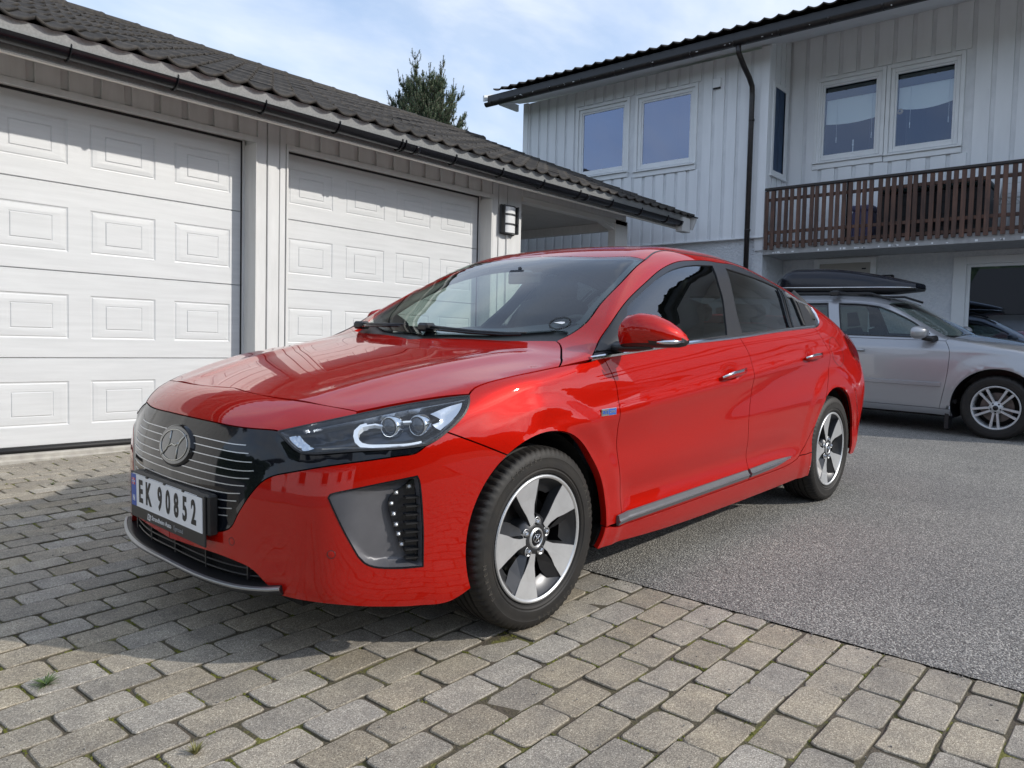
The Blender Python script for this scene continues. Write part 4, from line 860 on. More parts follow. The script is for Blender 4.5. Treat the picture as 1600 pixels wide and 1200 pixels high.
for x0,x1 in ((-.126,-.107),(.107,.126)):
    b=MB(); b.box(x0,x1,.03,.085,-.155,.155,.006); b.build('lamp_cheek',LGm,lamp)
b=MB(); b.tube([(0,.012,-.165),(0,.012,-.20),(0,.012,-2.0)],.006,6); b.box(-.02,.02,0,.022,-.20,-.165,.004); b.build('cable',PAINTG,lamp)
# ---------------------------------------------------------------- house
HW=mat('house_paint',(.77,.79,.81),.6,vscale=3,stretch=(2,2,.4),col2=(.83,.85,.87),bump=.4,bscale=30,bdist=.0015)
HWk=mat('house_paint_worn',(.66,.68,.70),.65,vscale=7,stretch=(1,1,.5),col2=(.78,.80,.82),bump=.6,bscale=35,bdist=.002)
FRM=mat('window_frame_white',(.78,.80,.81),.4,var=.03,vscale=5)
STU=mat('stucco',(.68,.71,.75),.9,vscale=20,col2=(.77,.79,.82),bump=1,bscale=34,bdist=.02)
BRW=mat('brown_stained_timber',(.135,.068,.045),.7,vscale=10,stretch=(2,2,.35),col2=(.062,.036,.028),bump=.5,bscale=40,bdist=.002,objvar=.3)
WGL=glass('house_window_glass',(.36,.42,.50),4.6,ior=1.6,gcol=(.62,.72,1.0))
WGR=glass('balcony_window_glass',(.80,.86,.88),2.2,ior=1.6,gcol=(.62,.74,1.0))
WGB=glass('large_window_glass',(.40,.44,.48),5.5,ior=1.6,gcol=(.52,.62,.78))
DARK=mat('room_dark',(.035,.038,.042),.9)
house=empty('house','large white two-storey timber house with a brown balcony and black tile roof','house',(-9,-2,0))
HM=Matrix.Translation((9,2,0))
def inH(o,par=None):
    o.parent=par or house
    if par is None: o.matrix_parent_inverse=HM
    return o
HX=-9.0; RX=-9.8; HY0,HY1=-6.82,-2.17; IY=-2.15
EZ=5.36
def hbox(nm,x0,x1,y0,y1,z0,z1,mt,bv=0,par=None):
    b=MB(); b.box(x0,x1,y0,y1,z0,z1,bv); return inH(b.build(nm,mt),par)
# backing walls with openings
def wall_with_holes(nm,X,th,y0,y1,z0,z1,holes,mt):
    ys=sorted({y0,y1}|{v for h in holes for v in h[:2]}); zs=sorted({z0,z1}|{v for h in holes for v in h[2:]}); b=MB()
    for i in range(len(ys)-1):
        for j in range(len(zs)-1):
            cy,cz=(ys[i]+ys[i+1])/2,(zs[j]+zs[j+1])/2
            if any(h[0]<cy<h[1] and h[2]<cz<h[3] for h in holes): continue
            b.box(X-th,X,ys[i],ys[i+1],zs[j],zs[j+1])
    bm=None; return inH(b.build(nm,mt,fix=False))
winL=[(-5.57,-4.60,3.89,5.02),(-4.38,-3.37,3.86,5.01)]
winR=[(-1.74,-.86,3.80,4.96),(-.74,.13,3.79,4.96)]
big=(.22,3.2,.95,2.22)
wall_with_holes('upper_wall',HX-.022,.15,HY0,HY1-.025,2.63,EZ,winL,HWk)
wall_with_holes('recessed_wall',RX-.022,.15,-2.32,7.2,2.42,EZ+.35,winR,HWk)
hbox('side_wall',RX-.02,HX-.022,HY1-.15,HY1-.022,2.42,EZ+.3,HWk)
hbox('end_wall',-17,HX-.17,HY0,HY0+.15,-.1,EZ,HWk)
wall_with_holes('stucco_wall',HX-.05,.2,HY0+.03,HY1-.03,-.3,2.63,[],STU)
wall_with_holes('stucco_wall',RX-.04,.2,-2.3,7.2,-.3,2.42,[big,(-1.66,-.86,.1,2.30)],STU)
hbox('stucco_return',RX-.04,HX-.245,HY1-.2,HY1-.034,-.3,2.44,STU)
# vertical boards, 0.2 m pitch, cut around the windows
def hboards(X,y0,y1,z0,z1,holes,pitch=.2,w=.145,first=None,mt=HW):
    y=first if first is not None else y0
    while y<y1-.03:
        a0,a1=max(y,y0),min(y+w,y1); segs=[(z0,z1)]
        for h in holes:
            if a1>h[0]-.075 and a0<h[1]+.075:
                if (a0+a1)/2>h[0]-.06 and (a0+a1)/2<h[1]+.06:
                    ns=[]
                    for s0,s1 in segs:
                        if s0<h[2]-.13: ns.append((s0,min(s1,h[2]-.13)))
                        if s1>h[3]+.07: ns.append((max(s0,h[3]+.07),s1))
                    segs=ns
        for s0,s1 in segs:
            if s1-s0>.05:
                b=MB(); b.box(X-.022,X,a0,a1,s0,s1,.003); inH(b.build('cladding_board',mt))
        y+=pitch
hboards(HX,HY0,HY1,2.62,EZ-.01,winL)
hboards(RX,-2.15,3.2,2.45,EZ+.3,winR,pitch=.245,w=.19)
b=MB(); 
for k in range(4):
    x=HX-.03-.19*k; b=MB(); b.box(x-.15,x,HY1-.022,HY1,2.42,EZ+.28,.003); inH(b.build('cladding_board',HW))
hbox('corner_board',HX-.0,HX+.022,HY1-.13,HY1+.0,2.62,EZ,HW,.003)
hbox('corner_board',HX-.0,HX+.022,HY0,HY0+.11,2.62,EZ,HW,.003)
hbox('drip_board',HX-.05,HX+.03,HY0,HY1,2.602,2.622,HW,.003)
# windows
def window(X,y0,y1,z0,z1,blind=None,open_=False,fm=.055,depth=.10):
    w=bpy.data.objects.new('window',None); link(w); inH(w)
    def part(nm,*a,mt=FRM,bv=.004): b=MB(); b.box(*a,bv); return inH(b.build(nm,mt),w)
    b=MB(); o=.056
    b.box(X-.03,X+.012,y0-o,y0-.004,z0-.02,z1+o,.003); b.box(X-.03,X+.012,y1+.004,y1+o,z0-.02,z1+o,.003); b.box(X-.03,X+.0125,y0-.004,y1+.004,z1+.004,z1+o,.003)
    inH(b.build('casing',FRM),w)
    b=MB(); b.box(X-.03,X+.045,y0-.057,y1+.057,z0-.045,z0-.021,.004); b.box(X-.01,X+.016,y0-.055,y1+.055,z0-.125,z0-.046,.004); inH(b.build('sill',FRM),w)
    b=MB(); xx=X-.012
    for (a0,a1,c0,c1) in ((y0,y0+fm,z0,z1),(y1-fm,y1,z0,z1),(y0+fm,y1-fm,z1-fm,z1),(y0+fm,y1-fm,z0,z0+fm)): b.box(xx-.05,xx,a0,a1,c0,c1,.006)
    f2=fm+.028
    for (a0,a1,c0,c1) in ((y0+fm,y0+f2,z0+fm,z1-fm),(y1-f2,y1-fm,z0+fm,z1-fm),(y0+f2,y1-f2,z1-f2,z1-fm),(y0+f2,y1-f2,z0+fm,z0+f2)): b.box(xx-.05,xx-.016,a0,a1,c0,c1,.004)
    inH(b.build('frame',FRM),w)
    b=MB(); b.quad((xx-.03,y0+f2-.01,z0+f2-.01),(xx-.03,y1-f2+.01,z0+f2-.01),(xx-.03,y1-f2+.01,z1-f2+.01),(xx-.03,y0+f2-.01,z1-f2+.01)); o=b.build('pane',WGR if blind else WGL,fix=False); inH(o,w)
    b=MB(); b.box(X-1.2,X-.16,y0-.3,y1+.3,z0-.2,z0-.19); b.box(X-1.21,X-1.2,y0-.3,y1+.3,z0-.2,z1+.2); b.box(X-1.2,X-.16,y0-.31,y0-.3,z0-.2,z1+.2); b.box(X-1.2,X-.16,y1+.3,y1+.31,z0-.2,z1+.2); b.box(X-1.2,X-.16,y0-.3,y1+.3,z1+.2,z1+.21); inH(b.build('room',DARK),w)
    if blind:
        zt_,zb_,sag=blind
        b=MB(); n=12
        V=[];F=[]
        for i in range(n+1):
            u=i/n; y=y0+f2+(y1-y0-2*f2)*u
            V.append((xx-.11,y,z1-f2-.16)); V.append((xx-.10-.02*math.sin(3.1*u),y,zb_-sag*math.sin(math.pi*u*.9+.2)))
        F=[(2*i,2*i+2,2*i+3,2*i+1) for i in range(n)]; b.add(V,F,smooth=True); inH(b.build('roller_blind',mat('blind_cloth',(.78,.82,.80),.8,emit=None)),w)
        b=MB(); b.box(xx-.13,xx-.08,y0+f2,y1-f2,z1-f2-.17,z1-f2,.01); inH(b.build('blind_box',mat('blind_valance',(.10,.105,.105),.7)),w)
        for yy in (y0+f2+.16,y1-f2-.06):
            b=MB(); b.tube([(xx-.09,yy,z1-f2-.1),(xx-.09,yy,zb_-.22)],.0025,5); b.tube([(xx-.09,yy,zb_-.22),(xx-.09,yy,zb_-.30)],.006,6); inH(b.build('blind_cord',FRM),w)
    return w
for h in winL: window(HX,*h)
w1=window(RX,*winR[0],blind=(0,4.36,.03)); w2=window(RX,*winR[1],blind=(0,4.42,.05))
# net curtains behind the two left windows (soft lines only)
b=MB(); 
# side window in the return wall
sw=bpy.data.objects.new('window',None); link(sw); inH(sw)
b=MB(); b.box(HX-.67,HX-.60,HY1-.03,HY1+.014,3.55,4.90,.003); b.box(HX-.20,HX-.13,HY1-.03,HY1+.014,3.55,4.90,.003); b.box(HX-.60,HX-.20,HY1-.03,HY1+.0145,4.83,4.90,.003); b.box(HX-.60,HX-.20,HY1-.03,HY1+.0145,3.55,3.62,.003); b.box(HX-.70,HX-.10,HY1-.02,HY1+.04,3.52,3.545,.003); inH(b.build('frame',FRM),sw)
b=MB(); b.quad((HX-.60,HY1+.004,3.62),(HX-.20,HY1+.004,3.62),(HX-.20,HY1+.004,4.83),(HX-.60,HY1+.004,4.83)); inH(b.build('pane',WGL,fix=False),sw)
# lower big window and the door under the balcony
bw=bpy.data.objects.new('window',None); link(bw); inH(bw)
y0,y1,z0,z1=big
b=MB(); X=RX-.02
for (a0,a1,c0,c1) in ((y0-.06,y0+.10,z0-.05,z1+.05),(y1-.08,y1,z0,z1),(y0+.10,y1-.08,z1-.05,z1+.05),(y0+.10,y1-.08,z0-.05,z0+.07)): b.box(X-.08,X+.02,a0,a1,c0,c1,.006)
inH(b.build('frame',FRM),bw)
b=MB(); b.box(X-.05,X-.02,y0+.10,y0+.145,z0+.07,z1-.05,.004); b.box(X-.05,X-.02,y0+.145,y1-.08,z1-.09,z1-.05,.004); b.box(X-.05,X-.02,y0+.145,y1-.08,z0+.07,z0+.12,.004); inH(b.build('sash',FRM),bw)
b=MB(); b.quad((X-.03,y0+.14,z0+.11),(X-.03,y1-.08,z0+.11),(X-.03,y1-.08,z1-.085),(X-.03,y0+.14,z1-.085)); inH(b.build('pane',WGB,fix=False),bw)
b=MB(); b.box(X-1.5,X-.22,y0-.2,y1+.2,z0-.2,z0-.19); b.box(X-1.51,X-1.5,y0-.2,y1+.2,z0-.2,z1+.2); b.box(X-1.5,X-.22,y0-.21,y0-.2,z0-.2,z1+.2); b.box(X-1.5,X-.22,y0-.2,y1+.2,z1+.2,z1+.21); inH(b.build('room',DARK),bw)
b=MB(); b.box(X-.02,X+.10,y0-.1,y1+.1,z0-.085,z0-.052,.005); inH(b.build('sill',FRM),bw)
dd=bpy.data.objects.new('door',None); link(dd); inH(dd)
DBE=mat('door_beige',(.42,.40,.36),.5,var=.03)
b=MB(); b.box(X-.06,X+.01,-1.62,-.90,.1,2.26,.004); inH(b.build('door_leaf',DBE),dd)
b=MB(); b.box(X-.08,X+.03,-1.70,-1.62,.1,2.33,.004); b.box(X-.08,X+.03,-.90,-.82,.1,2.33,.004); b.box(X-.08,X+.03,-1.62,-.90,2.26,2.33,.004); inH(b.build('door_frame',FRM),dd)
b=MB(); b.box(X+.01,X+.02,-1.02,-.96,2.16,2.18,.003); inH(b.build('door_catch',SEAL),dd)
# balcony: slab, posts, rails, boards
bal=bpy.data.objects.new('balcony',None); link(bal); inH(bal)
CSL=mat('balcony_slab',(.33,.33,.33),.85,vscale=12,col2=(.42,.42,.42),bump=.4,bscale=60)
b=MB(); b.box(RX-.02,-8.975,HY1+.002,7.2,2.345,2.47,.004); inH(b.build('slab',CSL),bal)
b=MB()
rr=random.Random(3)
for i in range(60): y=rr.uniform(-2.1,3.5); b.box(-8.978,-8.972,y,y+rr.uniform(.01,.04),2.36,2.36+rr.uniform(.01,.03))
inH(b.build('flaking_paint',FRM),bal)['kind']='stuff'
BX=-8.935
y=-2.135; i=0
while y<2.3:
    wv=.088 if True else 0
    b=MB(); b.box(BX-.02+rr.uniform(-.002,.002),BX,y,y+.054,2.425+rr.uniform(-.008,.006),3.26,.002); o=inH(b.build('baluster',BRW),bal); o.rotation_euler=(rr.uniform(-.004,.004),0,0); y+=.0895; i+=1
for z in (2.50,2.66,3.13): 
    b=MB(); b.box(BX-.055,BX-.022,-2.14,7.2,z-.022,z+.022,.003); inH(b.build('rail',BRW),bal)
b=MB(); b.box(BX-.065,BX+.015,-2.15,7.2,3.262,3.300,.006); inH(b.build('handrail',mat('dark_handrail',(.022,.016,.014),.5)),bal)
for y in (-2.05,-1.02,.02,1.06,2.1,3.1): 
    b=MB(); b.box(BX-.085,BX-.056,y,y+.035,2.45,3.27,.002); inH(b.build('rail_post',SEAL),bal)
# eave and roof of the house (rises away behind)
b=MB(); b.add([(-8.49,-7.28,5.235),(-8.49,7.5,5.235),(-9.9,7.5,5.72),(-9.9,-7.28,5.72)],[(0,1,2,3)]); 
b=MB(); b.box(-8.52,-8.50,-7.28,7.5,5.27,5.47,.003); inH(b.build('fascia',mat('dark_fascia',(.018,.019,.024),.4)))
b=MB()
b.add([(-8.50,-6.95,5.30),(-8.50,7.5,5.30),(-9.02,7.5,EZ+.035),(-9.02,-6.95,EZ+.035),(-9.83,7.5,EZ+.30),(-9.83,-6.95,EZ+.30)],[(0,1,2,3),(3,2,4,5)]); inH(b.build('soffit',mat('soffit_paint',(.74,.75,.77),.6)))
b=MB(); b.box(-9.0,-8.50,-7.0,-6.95,5.25,5.37,.002); inH(b.build('soffit_end',HW))
SLh=math.atan(.32); 
tw2=.402; ch,sh=math.cos(SLh),math.sin(SLh)
def htile(y,srow):
    ex=Vector((0,1,0)); ey=Vector((-ch,0,sh)); ez=ex.cross(ey)
    if ez.z<0: ez=-ez; ex=-ex
    p=Vector((-8.44,y,5.475))+ey*srow
    return Matrix(((ex.x,ey.x,ez.x,p.x),(ex.y,ey.y,ez.y,p.y),(ex.z,ey.z,ez.z,p.z),(0,0,0,1)))
hroof=bpy.data.objects.new('roof',None); link(hroof); inH(hroof); b=MB()
for r in range(14):
    for c in range(37):
        y=7.4-c*tw2
        m=htile(y,r*.35)
        if r==0 and y<1.6:
            o=bpy.data.objects.new('roof_tile',tme); link(o,hroof); o.matrix_parent_inverse=HM; o.matrix_world=m; o.matrix_parent_inverse=Matrix.Identity(4); o.matrix_local=HM.inverted()@Matrix.Identity(4)@m if False else m
        else: b.add(tV,tF,smooth=True,M=m)
o=b.build('far_roof_tiles',TILE,hroof,fix=False); o['kind']='stuff'
b=MB(); q0=Vector((-8.44,-7.31,5.36)); q1=q0+Vector((-ch,0,sh))*5; up=Vector((0,0,.11)); t_=Vector((0,-.03,0))
b.add([tuple(q0),tuple(q1),tuple(q1+up),tuple(q0+up),tuple(q0+t_),tuple(q1+t_),tuple(q1+up+t_),tuple(q0+up+t_)],[(0,1,2,3),(4,7,6,5),(0,3,7,4),(3,2,6,7),(0,4,5,1)]); inH(b.build('verge_board',FRM))
b=MB(); q0=Vector((-8.55,0,5.44)); V=[]
b.add([(-8.55,-7.3,5.46),(-8.55,7.5,5.46),(-13.4,7.5,5.46+4.85*.32),(-13.4,-7.3,5.46+4.85*.32),(-18.2,7.5,5.46),(-18.2,-7.3,5.46)],[(0,1,2,3),(3,2,4,5)]); inH(b.build('roof_deck',bpy.data.materials['roof_underlay']))
GUTW=mat('worn_gutter',(.012,.011,.012),.35,vscale=16,col2=(.03,.022,.02),bump=.4,bscale=60,bdist=.002)
b=MB(); b.tube([(-8.445,-7.26,5.31),(-8.445,7.5,5.33)],1,prof=[(.060*math.cos(a),-.066*math.sin(a)) for a in [math.pi*i/10 for i in range(11)]]+[(.054*math.cos(a),-.058*math.sin(a)) for a in [math.pi*(10-i)/10 for i in range(11)]],up=(0,0,1)); inH(b.build('gutter',GUTW,auto=50))
y=-7.1
while y<2.5:
    b=MB(); b.tube([(-8.445-.070*math.cos(a),y,5.32-.072*math.sin(a)) for a in [math.pi*i/8 for i in range(9)]],1,prof=[(-.012,-.003),(-.012,.003),(.012,.003),(.012,-.003)]); b.box(-8.50,-8.385,y-.012,y+.012,5.315,5.322); inH(b.build('gutter_bracket',GUTW)); y+=.66
rr=random.Random(11)
b=MB()
for i in range(34):
    y=rr.uniform(-7.2,2); a=rr.uniform(.15,.9); b.obb((-8.445+.0675*math.cos(a)*1,y,5.325-.0675*math.sin(a)*1),(0,1,0),(math.sin(a),0,math.cos(a)),(math.cos(a),0,-math.sin(a)),rr.uniform(.004,.02),rr.uniform(.002,.008),.0008)
inH(b.build('peeling_paint',FRM))['kind']='stuff'
# downpipe
pipe=[(-8.445,-2.42,5.25),(-8.46,-2.42,5.16),(-8.62,-2.41,5.02),(-8.80,-2.40,4.90),(-8.90,-2.395,4.80),(-8.915,-2.395,4.66),(-8.915,-2.39,.1)]
b=MB(); b.tube(pipe,.038,12); inH(b.build('downpipe',GUTW))
for z in (4.3,2.7,1.2):
    b=MB(); b.tube([(-8.915,-2.39,z),(-8.915,-2.39,z+.03)],.043,12); b.box(-8.98,-8.94,-2.40,-2.38,z,z+.03); inH(b.build('pipe_clip',GUTW))
hbox('vent_grille',HX,HX+.03,-3.06,-2.93,4.92,5.06,FRM,.004)
hbox('vent_mouth',HX,HX+.032,-3.05,-2.94,4.90,4.918,SEAL)
# things under and on the balcony
bl=empty('wall_lantern','small black square wall lantern mounted between the basement door and window','lantern',(RX-.035,-.66,2.0))
b=MB(); b.box(0,.10,-.075,-.06,-.09,.06,.002); b.box(0,.10,.06,.075,-.09,.06,.002); b.box(0,.10,-.06,.06,.047,.06,.002); b.box(0,.10,-.06,.06,-.09,-.075,.002); b.box(0,.10,-.06,.06,-.02,-.008,.002); b.build('lantern_frame',SEAL,bl)
b=MB(); b.box(0,.01,-.06,.06,-.075,.047); b.build('lantern_back',STU,bl)
sf=empty('storage_box','long black cushion box standing on the balcony behind the brown railing','storage box',(-9.35,.02,2.47))
DB=mat('black_resin',(.012,.014,.019),.5,var=.2,vscale=8)
b=MB(); b.box(-.28,.28,-.62,.62,.0,.60,.02)
b.build('bin',DB,sf); b=MB(); b.box(-.30,.30,-.65,.65,.602,.66,.02); b.build('lid',mat('dark_teal_lid',(.02,.05,.055),.4),sf)
for z in (.12,.27,.42,.54):
    b=MB(); b.box(.281,.286,-.6,.6,z,z+.012); b.build('rib',SEAL,sf)
pb=empty('plastic_box','small lavender plastic box next to the black cushion box on the balcony','box',(-9.30,-.86,2.47))
b=MB(); b.box(-.16,.16,-.13,.13,0,.42,.02); b.build('box_body',mat('lavender_plastic',(.17,.17,.36),.5),pb); b=MB(); b.box(-.17,.17,-.14,.14,.421,.50,.02); b.build('box_lid',mat('lavender_plastic_lid',(.22,.22,.42),.5),pb)
ch_=empty('garden_chair','white wire garden chair at the right end of the balcony','chair',(-9.35,.92,2.47))
WR=mat('white_wire',(.6,.62,.62),.4)
b=MB(); 
for i in range(9): b.tube([(-.22,-.2+.05*i,.42),(.22,-.2+.05*i,.42)],.004,5)
b.tube([(-.22,-.22,.42),(.22,-.22,.42),(.22,.22,.42),(-.22,.22,.42)],.009,6,closed=True); b.build('seat',WR,ch_)
b=MB(); b.tube([(-.22,-.22,.42),(-.26,-.2,.82),(-.26,.2,.82),(-.22,.22,.42)],.010,6)
for i in range(7): b.tube([(-.22,-.16+.053*i,.42),(-.26,-.16+.053*i,.82)],.0035,5)
for z in (.55,.68): b.tube([(-.24,-.2,z),(-.24,.2,z)],.004,5)
b.build('backrest',WR,ch_)
for x,y in ((.2,.2),(.2,-.2),(-.2,.2),(-.2,-.2)):
    b=MB(); b.tube([(x,y,0),(x,y,.42)],.009,6); b.build('leg',WR,ch_)
orn=empty('window_ornament','small round wooden ornament hanging inside the right upper balcony window','ornament',(RX-.07,-.62,4.36))
b=MB(); b.lathe([(0,-.02),(.035,-.015),(.042,0),(.035,.015),(0,.02)],16,axis='X'); b.build('disc',mat('pale_wood',(.40,.30,.17),.6),orn); b=MB(); b.lathe([(0,.021),(.014,.021),(.014,.0)],10,axis='X'); b.build('knob',SEAL,orn)
for (yy,lab) in ((-1.25,'white candlestick on the sill inside the left balcony window'),):
    cst=empty('candlestick',lab,'candlestick',(RX-.10,yy,3.88)); b=MB(); b.lathe([(0,0),(.035,.0),(.012,.015),(.006,.03),(.006,.10),(.014,.12),(.012,.13),(0,.13)],14,axis='Z'); b.build('stem',FRM,cst); b=MB(); b.lathe([(0,.13),(.010,.13),(.010,.19),(0,.195)],10,axis='Z'); b.build('candle',FRM,cst)
# ---------------------------------------------------------------- conifers beyond the garage roof
NEED=mat('pine_needles',(.034,.070,.034),.6,vscale=3,col2=(.080,.125,.055))
NEED2=mat('pine_shoots',(.10,.155,.075),.6,var=.2,vscale=5)
BARK=mat('pine_bark',(.10,.075,.055),.9,var=.3,vscale=20)
def spruce_tuft(b,p,d,L_,rr,dens=26,nl=.055,w=.0042):
    d=Vector(d).normalized(); a=d.orthogonal().normalized(); c=d.cross(a)
    for i in range(dens):
        t=rr.random(); q=p+d*(L_*t); th=rr.uniform(0,6.283); r=(a*math.cos(th)+c*math.sin(th)); n=(r*rr.uniform(.5,.9)+d*rr.uniform(.5,1.0)).normalized()*nl*rr.uniform(.6,1.15); s=n.cross(r.cross(d)+d*.3).normalized()*w
        i0=len(b.v); b.v+=[tuple(q-s),tuple(q+s),tuple(q+n)]; b.f.append((i0,i0+1,i0+2)); b.m.append(0); b.sm.append(False)
def pine(name,label,base,H,seed,vis_from,tips,wid=1.0):
    rr=random.Random(seed); t=empty(name,label,'tree',base,'pines behind the garage')
    tr=MB(); tr.tube([(0,0,0),(.05,.02,H*.4),(0,.0,H*.75),(.02,0,H*.98)],[.16,.11,.05,.012],8); tr.build('trunk',BARK,t)
    cr_=MB(); sh=MB(); br=MB()
    def branch(p,d,L_,lev):
        n=max(2,int(L_/.16)); q=Vector(p); dd=Vector(d).normalized(); pts=[q.copy()]
        for i in range(n):
            dd=(dd+Vector((rr.gauss(0,.10),rr.gauss(0,.10),.10+.05*rr.random()))).normalized(); q=q+dd*(L_/n); pts.append(q.copy())
            spruce_tuft(cr_,pts[-2],dd,L_/n,rr,dens=22,nl=.075)
            if lev<2:
                for s in (-1,1):
                    if rr.random()<.85:
                        sd=dd.cross(Vector((0,0,1))); 
                        if sd.length<.1: sd=Vector((rr.gauss(0,1),rr.gauss(0,1),0))
                        sd=sd.normalized()*s; nd=(dd*.7+sd*.75+Vector((0,0,.35*rr.random()))).normalized(); branch(q,nd,L_*(.42-.18*i/n)*(1 if lev==0 else .8),lev+1)
        br.tube(pts,[.016*(1-.8*i/n)*(1 if lev==0 else .5)+.003 for i in range(n+1)],4)
        # upright pale shoot at the tip
        sh_d=(dd*.4+Vector((0,0,1))).normalized(); sl=rr.uniform(.10,.34) if lev<2 else rr.uniform(.05,.12); spruce_tuft(sh,q,sh_d,sl,rr,dens=int(40*sl/.2)+8,nl=.035,w=.005); br.tube([q,q+sh_d*sl],[.008,.005],4)
    z=H*vis_from; k=0
    while z<H*.985:
        f=(H-z)/H; nb=5 if f>.08 else 4; a0=rr.uniform(0,6.28)
        for i in range(nb):
            a=a0+6.283*i/nb+rr.gauss(0,.2); L_=wid*(.20+2.35*f**.85)*rr.uniform(.75,1.12); branch((0,0,z),(math.cos(a),math.sin(a),.55+.5*(1-f)),min(L_,1.9*wid),0 if L_>.5 else 1)
        z+=rr.uniform(.20,.28)
    for (tx,ty,tz,tl) in tips:
        branch((tx*.3,ty*.3,tz-tl),(tx*.7/tl if tl else 0,ty*.7/tl if tl else 0,1),tl,1)
    cr_.build('crown',NEED,t,fix=False); sh.build('young_shoots',NEED2,t,fix=False); br.build('branches',BARK,t,fix=False); return t

ct=(-10.55,-11.2,0)
pine('pine_tree','bushy green pine rising above the garage roof beside the house eave',(-10.6,-11.25,gz(-10,-11)),6.45,21,.50,[(.35,-.2,7.0,.9),(-.35,.35,6.9,.8),(.9,-.6,6.2,.7),(-.9,.6,6.3,.7)],1.3)
pine('pine_tree','slim pine of which only pale shoot tips show above the garage ridge',(-8.53,-11.9,gz(-8,-12)),5.62,22,.82,[(-.5,.5,5.55,.4)],.42)
# wood and neighbouring house behind the camera: seen only as reflections in paint and windows
FOR=mat('forest_foliage',(.020,.036,.015),.95,vscale=1.6,col2=(.060,.085,.035),bump=1,bscale=3,bdist=.5)
b=MB(); nA,nZ=420,16; V=[];F=[]
for i in range(nA):
    a=2*math.pi*i/nA
    for j in range(nZ+1):
        t=j/nZ; q=Vector((6*math.cos(a),6*math.sin(a),t*2.2))
        H=10.5+2.2*noise.noise(q*.9+Vector((0,0,9)))+1.6*noise.noise(Vector((28*math.cos(a),28*math.sin(a),4)))
        if 60<math.degrees(a)<120: H*=.92
        r=47-5*(1-t)**2+1.8*noise.noise(q*1.7)+.9*noise.noise(q*4.5)+6*t**3
        V.append((r*math.cos(a),r*math.sin(a),gz(r*math.cos(a),r*math.sin(a))-.3+H*t))
for i in range(nA):
    a=2*math.pi*i/nA; d=Vector((47*math.cos(a),47*math.sin(a),0))-Vector((CAM.x,CAM.y,0))
    if abs(math.degrees(math.atan2(CF.x*d.y-CF.y*d.x,CF.x*d.x+CF.y*d.y)))<44: continue
    for j in range(nZ): F.append((i*(nZ+1)+j,((i+1)%nA)*(nZ+1)+j,((i+1)%nA)*(nZ+1)+j+1,i*(nZ+1)+j+1))
b.add(V,F,smooth=False)
o=b.build('spruce_wood',FOR,None,fix=False); o['kind']='stuff'; tag(o,'dark spruce wood standing around the plot beyond the view','wood')
nb=empty('neighbour_house','white timber house with black roof across the drive behind the viewpoint','house',(14,4,gz(14,4)))
b=MB(); b.box(-4,4,-7,7,-.5,3.0); b.build('wall',HW,nb)
b=MB(); b.add([(-4.6,-7.6,2.9),(4.6,-7.6,2.9),(0,-7.6,4.9),(-4.6,7.6,2.9),(4.6,7.6,2.9),(0,7.6,4.9)],[(0,2,5,3),(1,4,5,2),(0,1,2),(3,5,4),(0,3,4,1)]); b.build('roof',bpy.data.materials['concrete_roof_tile'],nb)
for y in (-5,-1.5,2.2,5.4):
    f=MB(); f.box(-4.06,-4.0,y-.7,y+.7,1.0,2.3,.01); fo=f.build('window_frame',FRM,nb); p=MB(); p.quad((-4.065,y-.6,1.1),(-4.065,y+.6,1.1),(-4.065,y+.6,2.2),(-4.065,y-.6,2.2)); p.build('window_pane',DARK,fo)

# ---------------------------------------------------------------- car paints and trims
def paint(name,base,metal=.35,flake=.12,rough=.32,coat=1.0):
    m=mat(name,base,rough,metal,coat=coat,coatr=.015); t=m.node_tree; b=t.nodes['Principled BSDF']; l=t.links.new
    tcn=N(t,'ShaderNodeTexCoord'); vo=N(t,'ShaderNodeTexVoronoi',inp={'Scale':1400.0}); l(tcn.outputs['Object'],vo.inputs[0])
    hs=N(t,'ShaderNodeHueSaturation',inp={'Color':tuple(base)+(1,)}); ma=N(t,'ShaderNodeMath',operation='MULTIPLY_ADD',inp={1:flake*2,2:1-flake})
    sp=N(t,'ShaderNodeSeparateColor'); l(vo.outputs['Color'],sp.inputs[0]); l(sp.outputs[0],ma.inputs[0]); l(ma.outputs[0],hs.inputs['Value']); l(hs.outputs[0],b.inputs['Base Color'])
    n=N(t,'ShaderNodeTexNoise',inp={'Scale':3.0,'Detail':2}); l(tcn.outputs['Object'],n.inputs[0])
    n2=N(t,'ShaderNodeTexNoise',inp={'Scale':45.0,'Detail':6,'Roughness':.7}); l(tcn.outputs['Object'],n2.inputs[0])   # dust film
    ra=N(t,'ShaderNodeMath',operation='MULTIPLY_ADD',inp={1:.06,2:-.015},use_clamp=True); l(n2.outputs[0],ra.inputs[0]); l(ra.outputs[0],b.inputs['Coat Roughness'])
    return m
M={}
M['red']=paint('red_paint',(.40,.0060,.0020),.22,.14,.38)
M['red'].node_tree.nodes['Principled BSDF'].inputs['Specular IOR Level'].default_value=.0
M['silver']=paint('silver_paint',(.36,.37,.39),.5,.05,.34)
M['drl']=mat('lamp_white_guide',(.86,.88,.92),.25,metal=.25,coat=1)
M['lip']=mat('silver_lip',(.36,.37,.38),.38,metal=.8)
M['red'].node_tree.nodes['Principled BSDF'].inputs['Coat IOR'].default_value=1.5
M['under']=mat('underseal',(.006,.006,.006),.9)
M['gloss_black']=mat('gloss_black_plastic',(.004,.005,.008),.05,spec=.42)
M['satin_black']=mat('satin_black_plastic',(.014,.014,.015),.42,var=.15,vscale=30,bump=.1,bscale=400,bdist=.0004)
M['grey_trim']=mat('dark_grey_window_trim',(.020,.020,.023),.33,metal=.2,var=.06,vscale=10)
